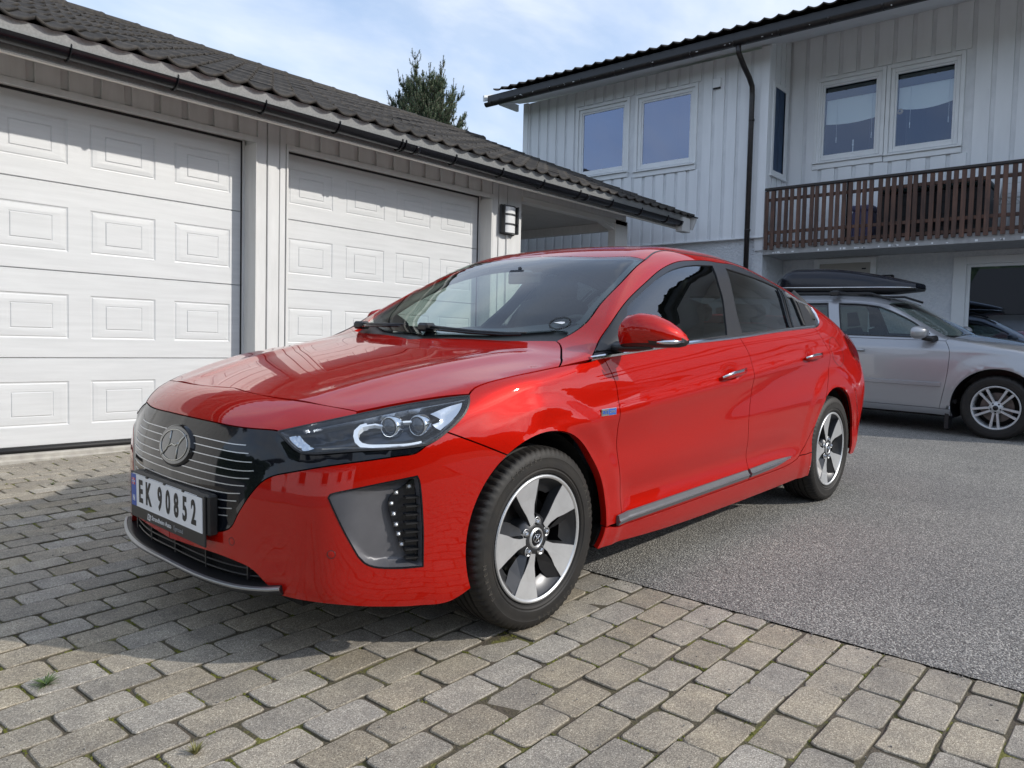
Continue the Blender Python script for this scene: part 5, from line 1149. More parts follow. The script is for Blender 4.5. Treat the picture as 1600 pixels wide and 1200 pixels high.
M['grey_clad']=mat('grey_moulding',(.105,.105,.115),.42,metal=.25,var=.08,vscale=14,bump=.05,bscale=300,bdist=.0003)
M['chrome']=mat('chrome',(.75,.76,.78),.09,metal=1)
M['satin_chrome']=mat('satin_chrome',(.55,.56,.58),.25,metal=1)
M['dark_chrome']=mat('dark_chrome',(.16,.16,.17),.22,metal=1)
M['rubber']=mat('tyre_rubber',(.0095,.009,.0088),.62,vscale=16,bump=.15,bscale=180,bdist=.0006,col2=(.019,.0165,.014),spec=.4)
M['rubber_dust']=mat('tyre_sidewall',(.045,.042,.038),.6,vscale=9,col2=(.07,.062,.05),bump=.12,bscale=120,bdist=.0005,spec=.4)
M['rim']=mat('machined_alloy',(.66,.67,.68),.33,metal=.7,var=.05,vscale=20,bump=.04,bscale=500,bdist=.0002)
M['rim_silver']=mat('painted_alloy',(.50,.51,.52),.35,metal=.25,var=.05,vscale=20)
M['rim_dark']=mat('dark_alloy',(.055,.056,.06),.34,metal=.6,var=.15,vscale=14)
M['disc']=mat('brake_disc',(.13,.125,.12),.4,metal=.9,var=.2,vscale=30)
M['cloth']=mat('seat_cloth',(.025,.025,.028),.85,var=.2,vscale=60,bump=.3,bscale=500,bdist=.0006)
M['dash']=mat('dashboard_plastic',(.018,.018,.019),.6,var=.1,vscale=30,bump=.3,bscale=350,bdist=.0005)
M['headliner']=mat('headliner',(.18,.18,.18),.9,var=.05)
M['windscreen']=glass('windscreen_glass',(.80,.90,.85),1.35)
M['side_glass']=glass('side_window_glass',(.46,.53,.50),1.6)
M['privacy']=glass('rear_window_glass',(.25,.29,.29),1.6)
M['lamp_glass']=glass('lamp_cover',(.90,.93,.95),1.25)
M['lamp_silver']=mat('lamp_reflector',(.62,.64,.68),.16,metal=1,bump=.2,bscale=60,bdist=.001)
M['lamp_black']=mat('lamp_bezel',(.060,.062,.070),.18,metal=.6)
M['lens']=mat('projector_lens',(.03,.035,.045),.03,coat=1)
M['led']=mat('led_chip',(.75,.78,.82),.2,metal=.3)
M['white_plate']=mat('plate_white',(.74,.75,.76),.35,var=.04,vscale=30)
M['plate_blue']=mat('plate_blue',(.01,.07,.36),.35)
M['plate_black']=mat('plate_ink',(.008,.008,.008),.5)
M['plate_red']=mat('flag_red',(.50,.02,.03),.4)
M['badge_blue']=mat('badge_blue',(.02,.10,.42),.25,coat=.6)
M['tail_red']=mat('tail_lamp_red',(.22,.003,.006),.08,coat=1)
M['white_print']=mat('white_print',(.7,.7,.7),.5)
# ---------------------------------------------------------------- red hatchback
GR=Matrix(((.999155,.027683,.03039,0),(-.028385,.999335,.022907,0),(-.029735,-.02375,.999276,0),(0,0,0,1)))
car=empty('parked_car','glossy red hatchback with closed black grille, parked half on the paving by the garage','car')
car.matrix_world=GR
B=RED; K=OUT
def circ3(cx,cz,r,a0,a1,n=24): return [(cx+r*math.cos(a0+(a1-a0)*i/n),.9,cz+r*math.sin(a0+(a1-a0)*i/n)) for i in range(n+1)]
def ang(p,c): return math.atan2(p[2]-c[1],p[0]-c[0])
FC=(.004,.336); RC=(-2.695,.336); AR=.350
red=M['red']
a_bump=ang(K['cut_line'][0],FC); a_sill=ang(K['fender_base'][-1],FC)
if a_sill<0: a_sill+=2*math.pi
a_low=ang(K['bumper_base'][0],FC)
arch_f=circ3(*FC,AR,a_sill,a_bump)              # rear foot -> over the top -> bumper cut
arch_b=circ3(*FC,AR,a_bump,a_low,10)
def ends(s,a=None,b=None):
    s=list(s)
    if a is not None: s[0]=a
    if b is not None: s[-1]=b
    return s
bm_base=ends(K['bumper_base'],arch_b[-1]); cut=ends(K['cut_line'],arch_f[-1])
# bonnet
hf=K['hood_front']; 
make_panel(B,'cyl',[hf,K['hood_light'],K['hood_fender'],K['hood_pillar'],K['hood_rear']],'bonnet',red,car,both=True,mirror=False,cell=.018,thick=.02)
# bumper top strip between bonnet and grille
make_panel(B,'sph',[K['hood_front'],[K['hood_front'][-1],K['light'][0][2]],rev(K['light'][0][:3]),[K['light'][0][0],K['grille_top'][-1]],rev(K['grille_top'])],'bumper_top',red,car,both=True,mirror=False,cell=.014)
# grille panel (gloss black), with the band under the headlights
gtop=K['grille_top']; glow=K['grille_low']
gb=[glow[-1],(.862,.12,.378),(.864,0,.378)]
def grille_disp(S,v,d): 
    return -.004*sst(.0,.02,d)
make_panel(B,'sph',[gtop,K['light_low'],glow,gb],'grille_panel',M['gloss_black'],car,both=True,mirror=False,cell=.012,gap=.0015,off=-.001,disp=grille_disp)
# bumper
def bumper_disp(S,v,d):
    y=np.abs(S[:,1]); z=S[:,2]
    # soft ledge above the lower lip
    return .006*gau(z-.262,.018)*sst(.35,.5,y)
fog=K['fog']
seg_b=[glow,gb,[gb[-1],(.872,0,.307)],[(.872,0,.307)]+rev(K['intake_top'][:-1]),rev(bm_base),rev(arch_b),cut,rev(K['light_in'])]
make_panel(B,'sph',seg_b,'bumper',red,car,mirror=True,cell=.012,holes=[fog],thick=.02)
# fender, doors, side frame, sill
make_panel(B,'cyl',[K['hood_fender'],K['fender_top'],K['door_front'],K['fender_base'],ends(arch_f,K['fender_base'][-1]),cut,K['light_rear']],'front_fender',red,car,thick=.03)
make_panel(B,'cyl',[K['belt_f'],K['split'],K['door_base_f'],rev(K['door_front'])],'front_door',red,car)
make_panel(B,'cyl',[K['belt_r'],K['rear_line'],K['door_base_r'],rev(K['split'])],'rear_door',red,car)
sb=K['sill_base']
a1=ang(sb[-1],RC)%(2*math.pi); a2=ang(K['sill_end'][-1],RC)%(2*math.pi); 
arch_r=circ3(*RC,AR,a2,math.pi*-.02)  # not used directly
a2=ang((K['sill_end'][-1][0],0,K['sill_end'][-1][2]),RC); 
def on_arch(c,z,side): 
    s=(z-c[1])/AR; s=max(-1,min(1,s)); return (c[0]+side*AR*math.sqrt(1-s*s),.9,z)
e1=on_arch(RC,.339,1); e2=on_arch(RC,.188,1); f1=on_arch(FC,.297,-1); f2=on_arch(FC,.205,-1)
make_panel(B,'cyl',[[f1,K['door_front'][-1]],rev(K['door_base_f']),rev(K['door_base_r']),[K['door_base_r'][0],e1],circ3(*RC,AR,math.atan2(e1[2]-RC[1],e1[0]-RC[0]),math.atan2(e2[2]-RC[1],e2[0]-RC[0]),6),[e2,(-1.5,.868,.181),(-.9,.867,.183),f2],circ3(*FC,AR,math.atan2(f2[2]-FC[1],f2[0]-FC[0])%(2*math.pi),math.atan2(f1[2]-FC[1],f1[0]-FC[0])%(2*math.pi),6)],'side_sill',red,car,thick=.02)
tail_c=(-3.02,.9,.20)
g1=on_arch(RC,.62,-1)
aR0=math.atan2(e1[2]-RC[1],e1[0]-RC[0]); aR1=math.pi-math.asin(min(1,(.42-RC[1])/AR))
archR=circ3(*RC,AR,aR0,aR1,28); pR=archR[-1]
tail_edge=[pR,(-3.12,.90,.50),(-3.20,.885,.70),(-3.235,.86,.80)]
dt=K['dlo_top']; 
dt=[p for p in dt if p[0]==p[0]]
K['dlo_top']=dt
hatch_side=[(-2.8,.53,1.25),(-3.0,.56,1.20),(-3.20,.60,1.10),(-3.30,.66,1.00),(-3.30,.72,.93),(-3.235,.86,.80)]
fb=K['fender_top']; fmid=fb[1]
make_panel(B,'cyl',[K['hood_pillar'],[K['hood_pillar'][-1],K['glass_side'][0]],K['glass_side'],K['roof_side'],hatch_side,rev(tail_edge),rev(archR),[e1,K['sill_end'][0]],rev(K['rear_line']),rev(K['dlo_rear']),rev(K['dlo_top']),[K['dlo_top'][0],fb[0]]],'side_frame',red,car,thick=.015,cell=.016)
# roof, hatch, rear glass, rear bumper
make_panel(B,'cyl',[rev(K['glass_head']),K['roof_side'],K['roof_rear']],'roof',red,car,both=True,mirror=False,cell=.03,thick=.01)
RO=(-2.9,0,.6)
rr=K['roof_rear']
make_panel(B,'cyl',[rev(rr),[rr[0],(-3.0,.56,1.20),(-3.20,.60,1.10)],[(-3.20,.60,1.10),(-3.24,.3,1.12),(-3.25,0,1.12)]],'rear_window',M['privacy'],car,both=True,mirror=False,cell=.03,thick=.005)
ORR=(-3.0,0,.6)
def flipx(B):
    class Q: pass
    q=Q(); q.f=lambda P: B.f(P*np.array([-1,1,1])); return q
BR=flipx(B)
fx=lambda s:[(-a,b,c) for a,b,c in s]
hs=[(-3.20,.60,1.10),(-3.30,.66,1.00),(-3.30,.72,.93),(-3.40,.70,.86)]
def rear_obj(o):
    o.scale=(-1,1,1); return o
hb=make_panel(BR,'sph',[fx([(-3.25,0,1.12),(-3.24,.3,1.12),(-3.20,.60,1.10)]),fx(hs),fx([(-3.40,.70,.86),(-3.5,.45,.62),(-3.56,0,.60)])],'tailgate',red,car,both=True,mirror=False,cell=.025,O=(3.0,0,.6)); rear_obj(hb)
te=tail_edge
rb=make_panel(BR,'sph',[fx([(-3.56,0,.60),(-3.5,.45,.62),(-3.40,.70,.86)]),fx([(-3.40,.70,.86),(-3.30,.80,.82),(-3.235,.86,.80)]),fx(rev(te)),fx([pR,on_arch(RC,.235,-1)]),fx([on_arch(RC,.235,-1),(-3.2,.84,.24),(-3.45,.55,.26),(-3.5,0,.26)])],'rear_bumper',red,car,both=True,mirror=False,cell=.025,O=(3.0,0,.6)); rear_obj(rb)
tl=make_panel(BR,'sph',[fx([(-3.235,.86,.80),(-3.28,.80,.90),(-3.30,.715,.935)]),fx([(-3.30,.715,.935),(-3.40,.70,.90),(-3.40,.70,.86)]),fx([(-3.40,.70,.86),(-3.30,.80,.82),(-3.235,.86,.80)])],'tail_lamp',M['tail_red'],car,mirror=False,cell=.012,O=(3.0,0,.6),gap=.001); rear_obj(tl)
tl2=tl.copy(); COL.objects.link(tl2); tl2.scale=(-1,-1,1)
# windscreen and its black border
gs=K['glass_side']; gbs=K['glass_base']; gh=K['glass_head']
make_panel(B,'cyl',[rev(gbs),gs,gh],'windscreen',M['windscreen'],car,both=True,mirror=False,cell=.03,thick=.004,gap=.003)
lpw=loop2d('cyl',[rev(gbs),gs,gh],.02)
mm=lpw.copy(); mm[:,1]=math.pi*.8-mm[:,1]; full=np.concatenate([lpw,mm[::-1]])
kk=[0]
for i in range(1,len(full)):
    if np.linalg.norm(full[i]-full[kk[-1]])>4e-3: kk.append(i)
full=full[kk]
if area2(full)<0: full=full[::-1]
def inset_var(p):
    q=offset(p,.030); c=p
    # deeper border at the foot and the head of the glass
    x=c[:,0]; y=np.abs(c[:,1]-math.pi*.4)
    foot=sst(-.52,-.44,x); q2=offset(p,.072); q=q*(1-foot[:,None])+q2*foot[:,None]
    return q
hole=inset_var(full)
make_panel(B,'cyl',[rev(gbs),gs,gh],'windscreen_border',M['gloss_black'],car,both=True,mirror=False,cell=.03,gap=.004,off=-.006,holes=[hole],flange=False,thick=0)
# cowl between bonnet and glass
make_panel(B,'cyl',[rev(K['hood_rear']),[K['hood_rear'][0],gbs[0]],[(p[0]-.0,p[1],p[2]) for p in gbs]],'cowl_panel',M['satin_black'],car,both=True,mirror=False,cell=.02,off=-.014,gap=-.012,thick=.02)
# window band
dlo=[[K['dlo_top'][0],K['fender_top'][-1]],K['belt_f'],K['belt_r'],rev(K['dlo_rear']),rev(K['dlo_top'])]
make_panel(B,'cyl',dlo,'window_surround',M['grey_trim'],car,holes=[K['glass_f'],K['glass_r'],K['glass_q']],off=-.001,cell=.012,gap=.0012,thick=.014)
make_panel(B,'cyl',K['glass_f'],'front_door_glass',M['side_glass'],car,off=-.006,gap=-.004,cell=.03,flange=False,thick=0)
make_panel(B,'cyl',K['glass_r'],'rear_door_glass',M['privacy'],car,off=-.006,gap=-.004,cell=.03,flange=False,thick=0)
make_panel(B,'cyl',K['glass_q'],'quarter_glass',M['privacy'],car,off=-.006,gap=-.004,cell=.03,flange=False,thick=0)
sq=[(-.009,.0),(-.007,.007),(.0,.010),(.007,.007),(.009,.0)]
cb_=[(p[0],p[1],p[2]+.004) for p in [K['dlo_top'][0]]+K['belt_f'][1:]+K['belt_r'][1:]]
strip(B,'cyl',cb_,'belt_trim',M['chrome'],car,sq)
strip(B,'cyl',[(p[0],p[1],p[2]) for p in rev(K['dlo_rear'])]+[(K['dlo_top'][-2][0]-.0,K['dlo_top'][-2][1],K['dlo_top'][-2][2]),(-2.52,.70,1.205),(-2.42,.672,1.243)],'rear_window_trim',M['chrome'],car,[(a*.8,b) for a,b in sq])
# black bars across the quarter window
for a,b_,w_ in (((-2.3385,.6638,1.2562),(-2.1942,.8042,1.0387),.008),((-2.391,.666,1.249),(-2.2464,.8023,1.0423),.008),((-2.493,.6843,1.2212),(-2.4225,.7968,1.0518),.012)):
    strip(B,'cyl',[a,b_],'window_divider',M['gloss_black'] if w_<.01 else M['satin_black'],car,[(-w_,-.004),(-w_,.003),(w_,.003),(w_,-.004)])
# dark inner shell behind the gaps
def backing(kind,segs,both,ex=-.02,cell=.05,O=(0,0,.5),BB=None,rear=False,hol=()):
    o=make_panel(BB or B,kind,segs,'inner_shell',M['under'],car,gap=ex,off=-.024,both=both,mirror=not both,cell=cell,flange=False,thick=0,O=O,holes=hol)
    if rear: rear_obj(o)
backing('cyl',[hf,K['hood_light'],K['hood_fender'],K['hood_pillar'],K['hood_rear']],True)
backing('cyl',[K['belt_f'],K['split'],K['door_base_f'],rev(K['door_front'])],False)
backing('cyl',[K['belt_r'],K['rear_line'],K['door_base_r'],rev(K['split'])],False)
backing('cyl',[K['hood_fender'],K['fender_top'],K['door_front'],K['fender_base'],ends(arch_f,K['fender_base'][-1]),cut,K['light_rear']],False,ex=.0)
backing('cyl',[rev(K['glass_head']),K['roof_side'],K['roof_rear']],True,ex=-.01)
backing('cyl',[K['hood_pillar'],[K['hood_pillar'][-1],K['glass_side'][0]],K['glass_side'],K['roof_side'],hatch_side,rev(tail_edge),rev(archR),[e1,K['sill_end'][0]],rev(K['rear_line']),rev(K['dlo_rear']),rev(K['dlo_top']),[K['dlo_top'][0],fb[0]]],False,ex=-.0,cell=.03)
backing('cyl',[[f1,K['door_front'][-1]],rev(K['door_base_f']),rev(K['door_base_r']),[K['door_base_r'][0],e1],[e1,e2],[e2,(-1.5,.868,.181),(-.9,.867,.183),f2],[f2,f1]],False,ex=0)
backing('sph',[K['hood_front'],[K['hood_front'][-1],K['light'][0][2]],rev(K['light'][0][:3]),[K['light'][0][0],K['grille_top'][-1]],rev(K['grille_top'])],True,ex=-.02)
backing('sph',[gtop,K['light_low'],glow,gb],True,ex=-.02)
backing('sph',seg_b,False,ex=0,hol=[fog])

# ---------------------------------------------------------------- wheels
def text_mesh(txt,size,depth,name,mt,sx=1.,bold=0.0,align='CENTER',spacing=1.0):
    cu=bpy.data.curves.new('txt','FONT'); cu.body=txt; cu.size=size; cu.extrude=depth/2; cu.align_x=align; cu.align_y='CENTER'; cu.offset=bold; cu.resolution_u=3; cu.space_character=spacing
    o=bpy.data.objects.new('txt',cu); COL.objects.link(o); dg=bpy.context.evaluated_depsgraph_get(); me=bpy.data.meshes.new_from_object(o.evaluated_get(dg))
    bpy.data.objects.remove(o); bpy.data.curves.remove(cu)
    for v in me.vertices: v.co.x*=sx
    me.name=name; me.materials.clear(); me.materials.append(mt); return me
def put_mesh(me,name,parent,origin,right,up):
    r=Vector(right).normalized(); u=Vector(up); u=(u-r*u.dot(r)).normalized(); n=r.cross(u)
    o=bpy.data.objects.new(name,me); link(o,parent); o.matrix_local=Matrix(((r.x,u.x,n.x,origin[0]),(r.y,u.y,n.y,origin[1]),(r.z,u.z,n.z,origin[2]),(0,0,0,1))); return o
def tyre_mb(Ro=.316,rb=.222,hw=.1025,n=216,words=True):
    prof=[(rb,-hw*.86),(rb+.012,-hw*.98),(Ro*.84,-hw*1.03),(Ro*.92,-hw*.99),(Ro*.965,-hw*.92),(Ro*.985,-hw*.84),(Ro*.995,-hw*.7)]
    for g in (-.048,-.016,.016,.048):
        prof+=[(Ro,g-.0062),(Ro-.007,g-.005),(Ro-.007,g+.005),(Ro,g+.0062)]
    prof+=[(Ro*.995,hw*.7),(Ro*.985,hw*.84),(Ro*.965,hw*.92),(Ro*.92,hw*.99),(Ro*.895,hw*1.012),(Ro*.885,hw*1.020),(Ro*.875,hw*1.012),(Ro*.84,hw*1.03),(Ro*.78,hw*1.02),(rb+.02,hw*.985),(rb+.015,hw*1.00),(rb+.008,hw*.97),(rb,hw*.86)]
    b=MB(); b.lathe(prof,n); k=len(prof)
    for j in range(n):
        if j%3==0:
            for a,(r,h) in enumerate(prof):
                if .60*hw<abs(h)<.96*hw and r>Ro*.955:
                    v=b.v[j*k+a]; f=(r-.0065)/r; b.v[j*k+a]=(v[0]*f,v[1],v[2]*f)
    # flattened foot
    b.v=[(x,y,max(z,-Ro+.0035)) for x,y,z in b.v]
    return b
def make_wheel(parent,name,loc,rotz=0):
    w=bpy.data.objects.new(name,None); link(w,parent); w.location=loc; w.rotation_euler=(0,0,rotz)
    tyre_mb().build('tyre',M['rubber'],w,auto=28)
    P=lambda r,a,y:(-r*math.cos(a),y,r*math.sin(a))
    b=MB(); b.lathe([(.2215,.080),(.2225,.092),(.2195,.0985),(.2125,.0985),(.2085,.094),(.206,.084),(.201,.060),(.193,.02),(.190,-.085),(.222,-.09)],96)
    rim=b.build('rim',M['rim_dark'],w)
    b=MB(); b.lathe([(.2222,.0905),(.2205,.0975),(.2165,.1000),(.2120,.0992),(.2080,.0945)],120); b.build('rim_lip',M['rim'],w)
    # five broad machined spokes
    for k in range(5):
        s=R(-90+72*k); T=[];
        # outline (r, angle offset from the straight edge)
        ol=[(.2095,0),(.2095,-9),(.2095,-18),(.2095,-27),(.2095,-34)]
        pts=[(r,s+R(a)) for r,a in ol]
        ax=s+R(-16)
        def rel(u,v): # along the spoke axis, sideways
            x=u*math.cos(ax)-v*math.sin(ax); y=u*math.sin(ax)+v*math.cos(ax); return (math.hypot(x,y),math.atan2(y,x))
        side2=[rel(.150,-.0440),rel(.118,-.0265),rel(.085,-.0150),rel(.055,-.0125)]
        side1=[rel(.055,.0125),rel(.095,.0200),rel(.150,.0400)]
        pts=pts+side2+side1; n=len(pts)
        yf=lambda r:.0945-.012*((.21-r)/.16)-.004*math.sin(math.pi*min(1,max(0,(r-.05)/.16)))
        b=MB(); V=[P(r,a,yf(r)) for r,a in pts]; cen=[P(*rel(u,0),yf(u)+.0) for u in (.20,.15,.10,.06)]
        i0=len(V); V+=cen
        F=[]
        # triangulate as strips: left side list, centre list, right side list
        rt=[0,n-1,n-2,n-3]; lf=[4,5,6,8]
        F+=[(0,1,i0),(1,2,i0),(2,3,i0),(3,4,i0)]
        F+=[(4,5,i0+1,i0),(5,6,7,i0+2,i0+1),(7,8,i0+3,i0+2)]
        F+=[(0,i0,i0+1,n-1),(n-1,i0+1,i0+2,n-2),(n-2,i0+2,i0+3,n-3),(n-3,i0+3,8)]
        j0=len(V); 
        V+=[P(r,a,yf(r)-.0025) for r,a in pts]
        for q in range(n): F.append((q,(q+1)%n,j0+(q+1)%n,j0+q))
        b.add(V,F,smooth=False); o=b.build('spoke',M['rim'],w)
        # dark body under the face: flares out to the pocket floor
        b=MB(); V=[P(r,a,yf(r)-.0020) for r,a in pts]
        low=[]
        for (r,a) in pts:
            # push outline outwards sideways and down
            u=r*math.cos(a-ax); v=r*math.sin(a-ax); kx=(.020 if v<0 else .006)*(min(1,max(0,(r-.06)/.05)))
            v2=v+math.copysign(kx,v); x=u*math.cos(ax)-v2*math.sin(ax); y=u*math.sin(ax)+v2*math.cos(ax); low.append(P(math.hypot(x,y),math.atan2(y,x),yf(r)-.034))
        V+=low; F=[(q,(q+1)%n,n+(q+1)%n,n+q) for q in range(n)]; b.add(V,F); b.build('spoke_side',M['rim_dark'],w)
        # pocket: sloping dark floor at the rim and one twisted facet, leaving an opening
        a0=s+R(0); b=MB()
        arc=[a0+R(38)*i/6 for i in range(7)]
        V=[P(.2075,a,.088) for a in arc]+[P(.186,a,.064) for a in arc]+[P(.160,a0+R(6)+R(26)*i/6,.052) for i in range(7)]
        F=[(i,i+1,8+i,7+i) for i in range(6)]+[(7+i,8+i,15+i,14+i) for i in range(6)]
        b.add(V,F,smooth=True); b.build('pocket_floor',M['rim_dark'],w)
        b=MB(); e=a0+R(38)
        V=[P(.2075,e,.090),P(.150,e+R(3),.086),P(.10,e+R(1),.083),P(.060,e-R(6),.078),P(.186,e-R(11),.064),P(.140,e-R(15),.056),P(.095,e-R(16),.058),P(.066,e-R(17),.066)]
        b.add(V,[(0,1,5,4),(1,2,6,5),(2,3,7,6)],smooth=False); b.build('facet',M['rim_dark'],w)
    b=MB(); b.lathe([(.0,.074),(.030,.074),(.036,.0830),(.045,.0835),(.052,.079),(.074,.072),(.082,.055),(.082,-.02),(.0,-.02)],60); b.build('hub',M['rim_dark'],w)
    b=MB(); b.lathe([(.0,.0865),(.022,.0862),(.0275,.0845),(.0285,.078)],40); cap=b.build('centre_cap',M['gloss_black'],w)
    b=MB(); b.lathe([(.0285,.080),(.0292,.0868),(.0312,.0868),(.0335,.0835),(.036,.082)],40); b.build('cap_ring',M['rim'],w)
    # slanted H emblem in an oval
    b=MB(); b.tube([(-.0195*math.cos(t),.0873,.0135*math.sin(t)) for t in [2*math.pi*i/28 for i in range(28)]],.0011,6,closed=True)
    for pts in ([(.008,-.011),(.0035,0),(.0095,.011)],[(-.0085,-.011),(-.0035,0),(-.0080,.011)]): b.tube([(-(x+.25*z),.0875,z) for x,z in pts],.0019,6)
    b.tube([(.005,.0875,-.0015),(-.005,.0875,.0015)],.0016,6); b.build('emblem',M['chrome'],w)
    for k in range(5):
        a=R(84+72*k); c=P(.0555,a,0); Mx=Matrix.Translation(Vector((c[0],0,c[2])))
        b=MB(); b.lathe([(.0,.0905),(.005,.090),(.0085,.086)],6,smooth=False,M=Mx); b.lathe([(.0088,.087),(.0092,.075),(.0125,.0735)],12,M=Mx); b.build('wheel_nut',M['satin_chrome'],w)
        b=MB(); b.lathe([(.0175,.0795),(.0165,.0815),(.014,.0745),(.010,.072)],20,M=Mx); b.build('nut_seat',M['rim'],w)
    b=MB(); b.lathe([(.055,.018),(.138,.018),(.138,-.004),(.055,-.004)],48,smooth=False); b.build('brake_disc',M['disc'],w)
    b=MB(); b.box(.075,.15,-.03,.045,-.05,.06,.01); b.build('brake_caliper',M['disc'],w)
    b=MB(); b.lathe([(.0,-.05),(.19,-.05)],40); b.build('back_plate',M['under'],w)
    return w
def tyre_words(w,words,r=.276,y=.1046,size=.023):
    for word,a0 in words:
        b=MB()
        for i,ch in enumerate(word):
            a=R(a0)-(i-(len(word)-1)/2)*R(5.0); me=text_mesh(ch,size,.0012,'ch',M['rubber_dust'])
            rv=Vector((-math.cos(a),0,math.sin(a))); tv=Vector((-math.sin(a),0,-math.cos(a)))
            Mx=Matrix(((tv.x,rv.x,0,rv.x*r),(0,0,1,y),(tv.z,rv.z,0,rv.z*r),(0,0,0,1)))
            b.add([tuple(v.co) for v in me.vertices],[tuple(p.vertices) for p in me.polygons],M=Mx)
        b.build('tyre_lettering',M['rubber_dust'],w,fix=False)
wf=make_wheel(car,'wheel',(0,.779,.3145)); tyre_words(wf,[('SINCERA',108),('FALKEN',20),('FALKEN',200),('205/55R16',290)])
for x,sgn in ((-2.7,1),(0,-1),(-2.7,-1)):
    c=copy_tree(wf,car); c.location=(x,.779*sgn,.3145); c.rotation_euler=(0,0,0 if sgn>0 else math.pi)
# arch liners and floor
for sgn in (1,-1):
    for cx in (0,-2.7):
        b=MB(); n=28; V=[];F=[]
        for i in range(n+1):
            a=R(-17)+R(212)*i/n
            for y,r in ((.842,.352),(.834,.358),(.62,.358),(.50,.358)): V.append((cx+r*math.cos(a),y*sgn,.330+r*math.sin(a)))
        for i in range(n):
            for j in range(3): F.append((i*4+j,i*4+j+1,i*4+4+j+1,i*4+4+j))
        F.append(tuple(i*4+3 for i in range(n+1)))
        b.add(V,F,smooth=False); b.build('wheel_arch_liner',M['under'],car)
b=MB(); b.box(-3.3,.70,-.52,.52,.17,.30); b.box(-2.32,-.385,-.84,.84,.19,.27); b.box(.37,.60,-.70,.70,.22,.30); b.box(-3.35,-3.08,-.75,.75,.24,.34); b.build('underbody',M['under'],car)
# ---------------------------------------------------------------- headlights
def bowl(depth,edge): return lambda S,v,d: -depth*sst(.0,edge,d)
light=K['light']
make_panel(B,'sph',light,'headlight_cover',M['lamp_glass'],car,gap=.0015,off=.0,thick=.004,cell=.012)
make_panel(B,'sph',light,'headlight_housing',M['lamp_black'],car,gap=.002,off=-.004,disp=bowl(.058,.016),cell=.008,flange=False,thick=0)
edge=[p for s in light for p in s[:-1]]
ll_=loop2d('sph',light,.012); ll_=np.concatenate([ll_,ll_[:1]])
strip(B,'sph',ll_,'headlight_seal',M['satin_black'],car,[(-.003,-.008),(-.003,.0005),(.003,.0005),(.003,-.008)],raw=True)
strip(B,'sph',K['drl'],'daylight_bar',M['drl'],car,[(-.008,-.034),(-.0070,-.018),(.0070,-.018),(.008,-.034)],step=.012)
strip(B,'sph',K['drl_top'],'daylight_bar',M['drl'],car,[(-.004,-.034),(-.003,-.022),(.003,-.022),(.004,-.034)],step=.012)
strip(B,'sph',K['slim'],'lamp_accent',M['satin_chrome'],car,[(-.003,-.030),(-.002,-.012),(.002,-.012),(.003,-.030)])
strip(B,'sph',K['strip_low'],'lamp_accent',M['satin_chrome'],car,[(-.003,-.03),(-.002,-.012),(.0025,-.010),(.003,-.030)],step=.012)
make_panel(B,'sph',K['reflector'],'lamp_reflector',M['lamp_silver'],car,off=-.020,thick=.02,cell=.01,disp=lambda S,v,d:-.006*sst(0,.02,d))
make_panel(B,'sph',K['turn'],'indicator_lamp',M['lamp_silver'],car,off=-.014,thick=.02,cell=.006,disp=lambda S,v,d:.003*np.sin(v[:,0]*900)*np.sin(v[:,1]*900))
pp,pn=surf(B,'sph',K['proj'])
for sgn in (1,-1):
    for p in pp:
        c=Vector((p[0]-.045,(p[1]-.018)*sgn,p[2]-.002)); dirv=Vector((1,.25*sgn,0.0)).normalized()
        Mx=Matrix.Translation(c)@dirv.to_track_quat('Y','Z').to_matrix().to_4x4()
        b=MB(); b.lathe([(.033,-.02),(.033,.004),(.0315,.010),(.0285,.012),(.0265,.008),(.0265,.0)],36,M=Mx); b.build('projector_ring',M['chrome'],car)
        b=MB(); b.lathe([(.0265,.002),(.0245,.012),(.020,.020),(.011,.025),(.0,.027)],32,M=Mx); b.build('projector_lens',M['lens'],car)
# ---------------------------------------------------------------- front corner pockets with light strips
def fogdepth(S): return -.040*sst(.705,.795,np.abs(S[:,1]))
make_panel(B,'sph',fog,'corner_duct',M['grey_clad'],car,gap=.001,off=-.003,disp=lambda S,v,d:fogdepth(S)*sst(0,.012,d)**.5,cell=.008,flange=False,thick=0)
be=[p for s in fog for p in s[:-1]]
lf_=loop2d('sph',fog,.012); lf_=np.concatenate([lf_,lf_[:1]])
strip(B,'sph',lf_,'duct_edge',M['gloss_black'],car,[(-.0020,-.012),(-.0020,.0008),(.0020,.0008),(.0020,-.012)],raw=True)
# wall that closes the pocket behind the bumper opening
S1,N1=surf(B,'sph',be)
for sgn in (1,-1):
    b=MB(); V=[];F=[]
    L1=loop2d('sph',fog,.01); o_,d_=chart_ray('sph',L1); S2=outward(B,o_,d_); N2=grad(B,S2); n=len(S2)
    for q in (0,.055):
        V+=[(float(p[0]),float(p[1])*sgn,float(p[2])) for p in (S2-N2*q)]
    F=[(i,(i+1)%n,n+(i+1)%n,n+i) for i in range(n)]; b.add(V,F); b.build('duct_wall',M['satin_black'],car)
sl=K['strip_led']
fo=[p for s in fog for p in s]
led_seg=[[sl[0]]+sl[1:],[sl[-1],(.4801,.8238,.3168)],[(.4801,.8238,.3168),(.4807,.8224,.444),(.4908,.8145,.58),(.4958,.8114,.5918)],[(.4958,.8114,.5918),sl[0]]]
make_panel(B,'sph',led_seg,'light_strip_housing',M['gloss_black'],car,gap=.003,off=.0,disp=lambda S,v,d:fogdepth(S)+.012,thick=.02,cell=.008)
ls,ln=surf(B,'sph',K['leds'])
dd=fogdepth(ls)+.0125
